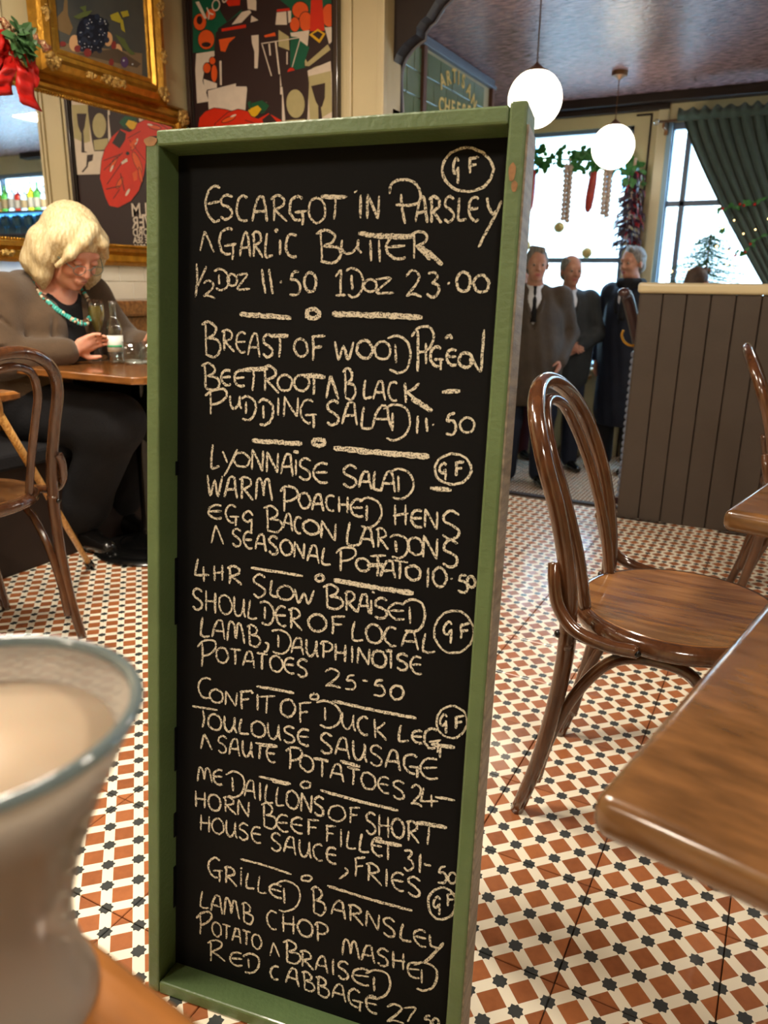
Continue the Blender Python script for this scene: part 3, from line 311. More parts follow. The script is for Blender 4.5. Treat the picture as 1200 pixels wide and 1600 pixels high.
POSTER_SHAPES = json.loads('''[["green",[[-2.7757,2.3751],[-2.466,2.3323],[-2.4908,2.249],[-2.6319,2.2001],[-2.6488,2.104],[-2.7907,2.1156]]],["green",[[-2.335,2.3142],[-1.9831,2.2655],[-1.9847,1.9821],[-2.1275,1.9823],[-2.2257,1.985],[-2.2194,2.2283]]],["dark",[[-2.6446,2.3423],[-2.5179,2.3323],[-2.4585,2.2738],[-2.5769,2.2194],[-2.6118,2.2645]]],["orange",[[-2.6996,2.2346],[-2.7035,2.2213],[-2.7128,2.2107],[-2.7262,2.2044],[-2.7416,2.2035],[-2.7566,2.2081],[-2.769,2.2174],[-2.7768,2.2302],[-2.7789,2.2444],[-2.7748,2.2578],[-2.7653,2.2683],[-2.7518,2.2744],[-2.7365,2.2752],[-2.7216,2.2706],[-2.7094,2.2612],[-2.7016,2.2486]]],["orange",[[-2.6412,2.2594],[-2.644,2.2506],[-2.6511,2.2438],[-2.6612,2.2399],[-2.6729,2.2395],[-2.6844,2.2428],[-2.694,2.2492],[-2.7001,2.2577],[-2.7018,2.2671],[-2.6988,2.2758],[-2.6917,2.2826],[-2.6815,2.2865],[-2.6698,2.2868],[-2.6584,2.2835],[-2.6489,2.2771],[-2.6429,2.2687]]],["orange",[[-2.6553,2.1563],[-2.6602,2.1406],[-2.6719,2.1282],[-2.6889,2.1208],[-2.7085,2.1197],[-2.7277,2.1251],[-2.7436,2.1362],[-2.7537,2.1512],[-2.7564,2.1679],[-2.7514,2.1837],[-2.7394,2.1961],[-2.7223,2.2032],[-2.7027,2.2041],[-2.6837,2.1986],[-2.6681,2.1876],[-2.6581,2.1728]]],["dark",[[-2.7231,2.245],[-2.7249,2.2383],[-2.7292,2.233],[-2.7351,2.2298],[-2.742,2.2293],[-2.7486,2.2315],[-2.7541,2.2361],[-2.7575,2.2424],[-2.7584,2.2494],[-2.7565,2.2561],[-2.7523,2.2614],[-2.7463,2.2646],[-2.7394,2.2651],[-2.7328,2.2629],[-2.7274,2.2583],[-2.724,2.252]]],["dark",[[-2.6785,2.1377],[-2.6809,2.1339],[-2.6873,2.1312],[-2.6967,2.1299],[-2.7077,2.1303],[-2.7187,2.1324],[-2.7278,2.1357],[-2.7338,2.1399],[-2.7358,2.1442],[-2.7333,2.148],[-2.7268,2.1507],[-2.7173,2.152],[-2.7063,2.1515],[-2.6954,2.1495],[-2.6863,2.1461],[-2.6804,2.142]]],["orange",[[-2.1225,2.2102],[-2.1261,2.1978],[-2.1358,2.1882],[-2.1502,2.1827],[-2.1671,2.1822],[-2.1841,2.1869],[-2.1983,2.1961],[-2.2077,2.2082],[-2.2108,2.2215],[-2.2071,2.234],[-2.1972,2.2436],[-2.1826,2.2489],[-2.1657,2.2492],[-2.149,2.2444],[-2.1349,2.2353],[-2.1256,2.2233]]],["orange",[[-1.9772,2.1708],[-1.9802,2.1539],[-1.9887,2.1402],[-2.0013,2.1318],[-2.0163,2.1301],[-2.0312,2.1354],[-2.0439,2.1469],[-2.0522,2.1628],[-2.055,2.1807],[-2.0518,2.1977],[-2.0432,2.2114],[-2.0304,2.2195],[-2.0155,2.221],[-2.0008,2.2156],[-1.9883,2.2042],[-1.98,2.1885]]],["orange",[[-2.1024,2.163],[-2.1054,2.1483],[-2.1134,2.1365],[-2.1253,2.1294],[-2.1393,2.1281],[-2.1533,2.1328],[-2.165,2.1427],[-2.1726,2.1565],[-2.1751,2.172],[-2.172,2.1867],[-2.1638,2.1984],[-2.1518,2.2054],[-2.1379,2.2066],[-2.1241,2.2018],[-2.1125,2.1919],[-2.1049,2.1783]]],["orange",[[-2.1696,2.16],[-2.1719,2.1489],[-2.1779,2.14],[-2.1869,2.1346],[-2.1974,2.1336],[-2.2077,2.1371],[-2.2165,2.1446],[-2.2221,2.155],[-2.2239,2.1666],[-2.2215,2.1778],[-2.2154,2.1867],[-2.2064,2.192],[-2.1959,2.1929],[-2.1856,2.1894],[-2.177,2.1819],[-2.1714,2.1716]]],["red",[[-2.1071,2.2827],[-2.0548,2.2754],[-2.0398,2.1183],[-2.1173,2.1276]]],["red",[[-2.5974,2.325],[-2.493,2.3108],[-2.4998,2.2778],[-2.5627,2.2816]]],["cream",[[-2.551,2.2052],[-2.4908,2.249],[-2.444,2.2517],[-2.4343,2.2403],[-2.4929,2.2069]]],["cream",[[-2.4589,2.3098],[-2.4039,2.3024],[-2.4064,2.2439],[-2.4541,2.2573]]],["cream",[[-2.4348,2.2288],[-2.3948,2.2042],[-2.4412,2.2005]]],["cream",[[-2.7606,2.3247],[-2.7384,2.3255],[-2.6942,2.2489],[-2.7107,2.2487]]],["cream",[[-2.2934,2.2223],[-2.2411,2.2198],[-2.2386,2.167],[-2.3019,2.1747]]],["cream",[[-2.2333,2.2195],[-2.2147,2.2192],[-2.2168,2.1771],[-2.2306,2.1731]]],["red",[[-2.293,2.2343],[-2.2242,2.2303],[-2.2215,2.2201],[-2.2933,2.2251]]],["dark",[[-2.1201,2.1279],[-1.9839,2.1152],[-1.9847,1.975],[-2.1372,1.9833],[-2.1654,2.0368]]],["cream",[[-2.2219,2.1329],[-2.1201,2.1314],[-2.1308,2.0689],[-2.1694,2.0768],[-2.1736,2.1094],[-2.2173,2.1181]]],["cream",[[-2.0396,2.1323],[-1.9857,2.1292],[-1.986,2.0841],[-2.0168,2.0653]]],["olive",[[-2.0234,2.0674],[-2.0076,2.0424],[-2.1226,1.9876],[-2.1468,1.9915],[-2.1479,2.0349],[-2.1319,2.0081]]],["yellow",[[-2.1204,2.1138],[-2.0754,2.1317],[-2.0352,2.1073],[-2.0667,2.0744]]],["dark",[[-2.1041,2.114],[-2.0755,2.1226],[-2.0493,2.1076],[-2.0684,2.0887]]],["green",[[-2.2228,2.0972],[-2.1738,2.0987],[-2.1212,2.0642],[-2.1618,1.9749],[-2.2255,1.9908]]],["dark",[[-2.6436,2.1865],[-2.4621,2.198],[-2.3394,2.1937],[-2.2225,2.1079],[-2.2356,1.986],[-2.3525,1.8319],[-2.4802,1.8111],[-2.4741,1.9416],[-2.6253,1.9479],[-2.6587,2.1203]]],["red",[[-2.6105,2.196],[-2.4673,2.1964],[-2.468,2.1833],[-2.609,2.1839]]],["orange",[[-2.6293,2.1533],[-2.5294,2.1537],[-2.5689,2.1329],[-2.5946,2.0981],[-2.6214,2.1048]]],["orange",[[-2.3668,2.1391],[-2.3059,2.145],[-2.3014,2.13],[-2.362,2.1313]]],["olive",[[-2.2856,2.1527],[-2.2301,2.1195],[-2.2286,2.0639],[-2.2877,2.0864]]],["cream",[[-2.4384,2.1475],[-2.3972,2.1456],[-2.399,2.0767],[-2.408,2.0093],[-2.4267,2.0112],[-2.4237,2.0794],[-2.4367,2.1164]]],["cream",[[-2.6315,2.064],[-2.6185,2.0627],[-2.6224,1.9592],[-2.6334,1.9603]]],["cream",[[-2.7708,2.1096],[-2.6594,2.109],[-2.6584,2.0898],[-2.7188,2.05],[-2.7398,1.9898],[-2.7067,1.8962],[-2.7808,1.8945],[-2.7815,2.0408]]],["orange",[[-2.6838,2.0387],[-2.6863,2.0301],[-2.692,2.0231],[-2.7003,2.0189],[-2.7098,2.0181],[-2.719,2.0208],[-2.7266,2.0266],[-2.7314,2.0346],[-2.7327,2.0437],[-2.7302,2.0523],[-2.7244,2.0593],[-2.7161,2.0634],[-2.7067,2.0642],[-2.6975,2.0615],[-2.6899,2.0557],[-2.6851,2.0477]]],["orange",[[-2.6533,2.0663],[-2.6552,2.0601],[-2.6598,2.0551],[-2.6665,2.0521],[-2.6741,2.0516],[-2.6816,2.0537],[-2.6878,2.058],[-2.6918,2.0639],[-2.6929,2.0705],[-2.6909,2.0767],[-2.6863,2.0817],[-2.6796,2.0847],[-2.672,2.0851],[-2.6645,2.0831],[-2.6583,2.0788],[-2.6544,2.0729]]],["orange",[[-2.6457,2.0117],[-2.6481,1.9972],[-2.6532,1.9851],[-2.6601,1.9774],[-2.6679,1.9751],[-2.6754,1.9788],[-2.6813,1.9878],[-2.6848,2.0008],[-2.6854,2.0157],[-2.6829,2.0302],[-2.6778,2.0422],[-2.6708,2.0499],[-2.663,2.052],[-2.6557,2.0483],[-2.6498,2.0394],[-2.6463,2.0266]]],["cream",[[-2.7337,1.997],[-2.6516,1.9697],[-2.6528,1.9504],[-2.7145,1.9482],[-2.7276,1.9217]]],["cream",[[-2.7091,1.9438],[-2.5375,1.959],[-2.5381,1.946],[-2.4763,1.9403],[-2.4725,1.93],[-2.4906,1.8197],[-2.7096,1.8528]]],["dark",[[-2.7691,1.8815],[-2.7145,1.881],[-2.7191,1.8455],[-2.7685,1.8253]]],["red",[[-2.7829,1.7859],[-2.7706,1.8295],[-2.7322,1.8546],[-2.6749,1.8658],[-2.6088,1.8541],[-2.5439,1.8356],[-2.489,1.8079],[-2.4932,1.7651]]],["yellow",[[-2.4906,1.8181],[-2.4659,1.8426],[-2.4173,1.8356],[-2.4215,1.8127],[-2.4595,1.7955]]],["holly",[[-2.4752,1.8727],[-2.4343,1.8846],[-2.4088,1.8633],[-2.362,1.8555],[-2.3581,1.8208],[-2.3949,1.8161],[-2.4205,1.8358],[-2.4659,1.8426]]],["dark",[[-2.3226,1.9501],[-2.266,1.9743],[-2.206,1.9793],[-2.1571,1.9635],[-2.1235,1.9311],[-2.1281,1.6632],[-2.3686,1.6782],[-2.3721,1.864]]],["olive",[[-2.1539,1.827],[-2.1568,1.8097],[-2.1648,1.7945],[-2.1769,1.7828],[-2.1921,1.7758],[-2.2089,1.7743],[-2.2257,1.7784],[-2.2407,1.7877],[-2.2524,1.8013],[-2.2598,1.8179],[-2.2619,1.8359],[-2.2588,1.8533],[-2.2506,1.8685],[-2.2382,1.88],[-2.2229,1.8867],[-2.2062,1.888],[-2.1897,1.8837],[-2.175,1.8744],[-2.1634,1.861],[-2.1562,1.8446]]],["olive",[[-1.9786,1.8886],[-1.9822,1.8633],[-1.9926,1.8406],[-2.009,1.8222],[-2.0302,1.8098],[-2.0544,1.8043],[-2.0798,1.8063],[-2.1042,1.8158],[-2.1255,1.8319],[-2.1419,1.8534],[-2.1522,1.8784],[-2.1553,1.9048],[-2.1512,1.9305],[-2.1401,1.9532],[-2.1231,1.9712],[-2.1016,1.983],[-2.0774,1.9878],[-2.0524,1.9853],[-2.0287,1.9756],[-2.008,1.9597],[-1.992,1.9387],[-1.9819,1.9144]]],["yellow",[[-2.0925,1.9318],[-2.0398,1.9268],[-2.0401,1.8979],[-2.0929,1.9027]]],["dark",[[-2.1173,1.8977],[-2.0183,1.8886],[-2.0427,1.8289],[-2.0545,1.8078],[-2.0816,1.81],[-2.1026,1.8412]]],["cream",[[-2.0756,1.8939],[-2.0612,1.8925],[-2.0645,1.779],[-2.0742,1.7797]]],["cream",[[-2.1307,1.799],[-1.9856,1.8022],[-1.9864,1.6543],[-2.1331,1.6635]]],["cream",[[-2.383,2.1063],[-2.1635,2.1065],[-2.1642,2.1101],[-2.3837,2.11]]],["cream",[[-2.3813,2.1036],[-2.3115,1.9095],[-2.3056,1.9102],[-2.3754,2.1042]]],["cream",[[-2.1701,2.1059],[-2.2499,1.9177],[-2.2451,1.9162],[-2.1655,2.1044]]],["cream",[[-2.3066,2.1063],[-2.2842,1.9237],[-2.2751,1.9236],[-2.2977,2.1061]]],["cream",[[-2.2732,1.9007],[-2.2777,1.7496],[-2.2675,1.7489],[-2.2631,1.8998]]],["cream",[[-2.3432,2.1033],[-2.3388,2.0552],[-2.3297,2.0548],[-2.3341,2.1029]]],["cream",[[-2.2441,2.0598],[-2.2455,2.0089],[-2.2385,2.0082],[-2.2371,2.059]]],["cream",[[-2.3835,1.9175],[-2.3648,1.8628],[-2.3588,1.8635],[-2.3775,1.9182]]],["red",[[-2.1953,1.9702],[-2.1973,1.962],[-2.2026,1.9554],[-2.2104,1.9514],[-2.2196,1.9506],[-2.2287,1.9531],[-2.2363,1.9587],[-2.2413,1.9663],[-2.2429,1.9749],[-2.2409,1.9832],[-2.2355,1.9898],[-2.2276,1.9937],[-2.2185,1.9945],[-2.2095,1.9919],[-2.2019,1.9864],[-2.1969,1.9788]]],["cream",[[-2.252,1.9025],[-2.2543,1.8964],[-2.2605,1.8916],[-2.2698,1.8889],[-2.2807,1.8886],[-2.2916,1.8908],[-2.3007,1.8952],[-2.3067,1.9011],[-2.3087,1.9076],[-2.3063,1.9137],[-2.2999,1.9185],[-2.2906,1.9212],[-2.2797,1.9214],[-2.2689,1.9192],[-2.2599,1.9148],[-2.2539,1.9089]]],["cream",[[-2.009,1.9977],[-2.2573,1.946],[-2.2715,1.7773],[-2.1729,1.6064],[-1.9764,1.6118]]],["olive",[[-2.0082,1.9592],[-2.1339,1.9487],[-2.122,1.7715],[-2.0788,1.7664],[-2.0029,1.7951]]],["dark",[[-2.0384,1.9141],[-2.1128,1.9082],[-2.0895,1.8441],[-2.0713,1.818],[-2.0556,1.8191],[-2.0399,1.8555]]],["dark",[[-2.0622,1.8226],[-2.0767,1.8216],[-2.0734,1.7272],[-2.0966,1.7179],[-2.0479,1.7207]]],["dark",[[-2.1331,1.9869],[-2.2748,1.9745],[-2.2523,1.7165],[-2.1456,1.7213],[-2.1351,1.7785],[-2.1239,1.9189]]],["olive",[[-2.2512,1.8401],[-2.2463,1.8215],[-2.2369,1.805],[-2.2238,1.7922],[-2.2083,1.7845],[-2.1919,1.7825],[-2.1762,1.7866],[-2.1628,1.7964],[-2.1531,1.8108],[-2.1479,1.8285],[-2.1479,1.8476],[-2.1529,1.8664],[-2.1626,1.8828],[-2.1758,1.8954],[-2.1913,1.9029],[-2.2076,1.9046],[-2.2231,1.9003],[-2.2362,1.8907],[-2.2458,1.8764],[-2.251,1.859]]],["olive",[[-2.1468,1.7762],[-2.2541,1.7784],[-2.2509,1.7244],[-2.1486,1.7258]]],["dark",[[-2.0889,1.7064],[-2.1377,1.7076],[-2.1275,1.6764],[-2.0962,1.6702],[-2.0869,1.6467],[-2.0463,1.6206],[-2.0345,1.6252],[-2.0752,1.6513]]],["dark",[[-2.2817,1.9739],[-2.4632,1.9581],[-2.4537,1.8702],[-2.3512,1.8631],[-2.2859,1.7993]]],["red",[[-2.3516,1.8176],[-2.4122,1.7982],[-2.4529,1.8104],[-2.4724,1.8352],[-2.5291,1.8481],[-2.5937,1.8388],[-2.6757,1.7946],[-2.6731,1.7654],[-2.5539,1.766],[-2.5228,1.7305],[-2.5144,1.6476],[-2.4907,1.5797],[-2.4496,1.5114],[-2.3867,1.4623],[-2.2892,1.4318],[-2.2248,1.4435],[-2.2003,1.4888],[-2.1703,1.5866],[-2.1934,1.6728],[-2.2239,1.726],[-2.284,1.7841]]],["orange",[[-2.4742,1.6557],[-2.4841,1.6297],[-2.4856,1.6093],[-2.4784,1.6],[-2.4643,1.6043],[-2.4471,1.6212],[-2.4315,1.6461],[-2.4216,1.6722],[-2.4201,1.6926],[-2.4274,1.7018],[-2.4415,1.6973],[-2.4586,1.6805]]],["orange",[[-2.2917,1.6473],[-2.274,1.6316],[-2.2579,1.6214],[-2.2476,1.6196],[-2.246,1.6266],[-2.2535,1.6405],[-2.2681,1.6576],[-2.2858,1.6732],[-2.3017,1.6832],[-2.3118,1.6849],[-2.3134,1.678],[-2.3061,1.6643]]],["orange",[[-2.4533,1.7308],[-2.4412,1.718],[-2.4286,1.71],[-2.4187,1.709],[-2.4144,1.7151],[-2.4168,1.7267],[-2.4253,1.7408],[-2.4374,1.7535],[-2.45,1.7614],[-2.4597,1.7624],[-2.464,1.7563],[-2.4616,1.7448]]],["orange",[[-2.6324,1.7992],[-2.6249,1.7954],[-2.6082,1.795],[-2.5868,1.7981],[-2.5664,1.8039],[-2.5524,1.8108],[-2.5488,1.8169],[-2.5565,1.8207],[-2.5733,1.821],[-2.5947,1.8178],[-2.615,1.8121],[-2.6288,1.8053]]],["orange",[[-2.3293,1.5504],[-2.3147,1.5378],[-2.3002,1.5301],[-2.2898,1.5295],[-2.2864,1.536],[-2.2908,1.548],[-2.3018,1.5622],[-2.3165,1.5747],[-2.3308,1.5822],[-2.341,1.5828],[-2.3445,1.5763],[-2.3402,1.5644]]],["orange",[[-2.4802,1.5894],[-2.4824,1.5702],[-2.4809,1.5558],[-2.4763,1.5501],[-2.4697,1.5547],[-2.4629,1.5684],[-2.4578,1.5874],[-2.4557,1.6067],[-2.4571,1.621],[-2.4617,1.6266],[-2.4683,1.622],[-2.4751,1.6084]]],["cream",[[-2.4647,1.7473],[-2.4568,1.7391],[-2.4492,1.7351],[-2.4449,1.7366],[-2.4455,1.7432],[-2.4507,1.7523],[-2.4586,1.7604],[-2.4662,1.7644],[-2.4705,1.7629],[-2.4699,1.7563]]],["cream",[[-2.2716,1.6275],[-2.2627,1.618],[-2.2548,1.613],[-2.251,1.6143],[-2.2526,1.6215],[-2.2591,1.6318],[-2.268,1.6412],[-2.2758,1.6462],[-2.2797,1.6448],[-2.2781,1.6377]]],["cream",[[-2.3762,1.5033],[-2.365,1.4937],[-2.3551,1.489],[-2.3503,1.491],[-2.3523,1.4991],[-2.3606,1.51],[-2.3717,1.5196],[-2.3816,1.5242],[-2.3864,1.5221],[-2.3843,1.5142]]],["cream",[[-2.5782,1.8174],[-2.5736,1.8156],[-2.5635,1.8161],[-2.5518,1.8186],[-2.543,1.8222],[-2.5404,1.8254],[-2.545,1.8271],[-2.5551,1.8267],[-2.5668,1.8242],[-2.5756,1.8206]]],["dark",[[-2.2827,1.7534],[-2.3455,1.8143],[-2.3888,1.7923],[-2.3797,1.7625],[-2.3349,1.7231]]],["dark",[[-2.5081,1.6403],[-2.7268,1.6436],[-2.6885,1.1817],[-2.4619,1.1825]]],["dark",[[-2.212,1.67],[-2.3384,1.6941],[-2.3368,1.6978],[-2.2104,1.6737]]],["dark",[[-2.2071,1.6232],[-2.3575,1.7011],[-2.3539,1.7041],[-2.2034,1.6263]]],["dark",[[-2.3614,1.6725],[-2.2179,1.5536],[-2.2225,1.5512],[-2.3659,1.67]]],["dark",[[-2.3239,1.6027],[-2.3431,1.5151],[-2.3489,1.5157],[-2.3297,1.6033]]],["dark",[[-2.2118,1.5263],[-2.3143,1.5382],[-2.3132,1.5428],[-2.2107,1.5311]]],["dark",[[-2.3985,1.7675],[-2.4915,1.7951],[-2.4896,1.7979],[-2.3966,1.7703]]],["dark",[[-2.2614,1.4775],[-2.3142,1.5235],[-2.3096,1.5259],[-2.2567,1.4799]]],["dark",[[-2.4066,1.76],[-2.5082,1.6549],[-2.511,1.6561],[-2.4094,1.7612]]],["dark",[[-2.4032,1.696],[-2.4,1.6907],[-2.3928,1.6878],[-2.3843,1.6883],[-2.3778,1.692],[-2.3758,1.6976],[-2.3791,1.7028],[-2.3863,1.7057],[-2.3947,1.7052],[-2.4011,1.7015]]],["cream",[[-2.3389,1.6571],[-2.3813,1.6741],[-2.3853,1.6584],[-2.3433,1.6452]]],["orange",[[-2.4055,1.7379],[-2.4537,1.7652],[-2.4633,1.7494],[-2.4212,1.7255]]],["orange",[[-2.4131,1.5988],[-2.4488,1.6126],[-2.444,1.5663],[-2.4204,1.5595]]],["holly",[[-2.3438,1.8485],[-2.3868,1.8754],[-2.4534,1.8665],[-2.445,1.841],[-2.4042,1.829],[-2.3695,1.8239]]],["yellow",[[-2.3914,1.8359],[-2.4127,1.8546],[-2.4565,1.8439],[-2.4575,1.8214],[-2.4193,1.8113]]]]''')
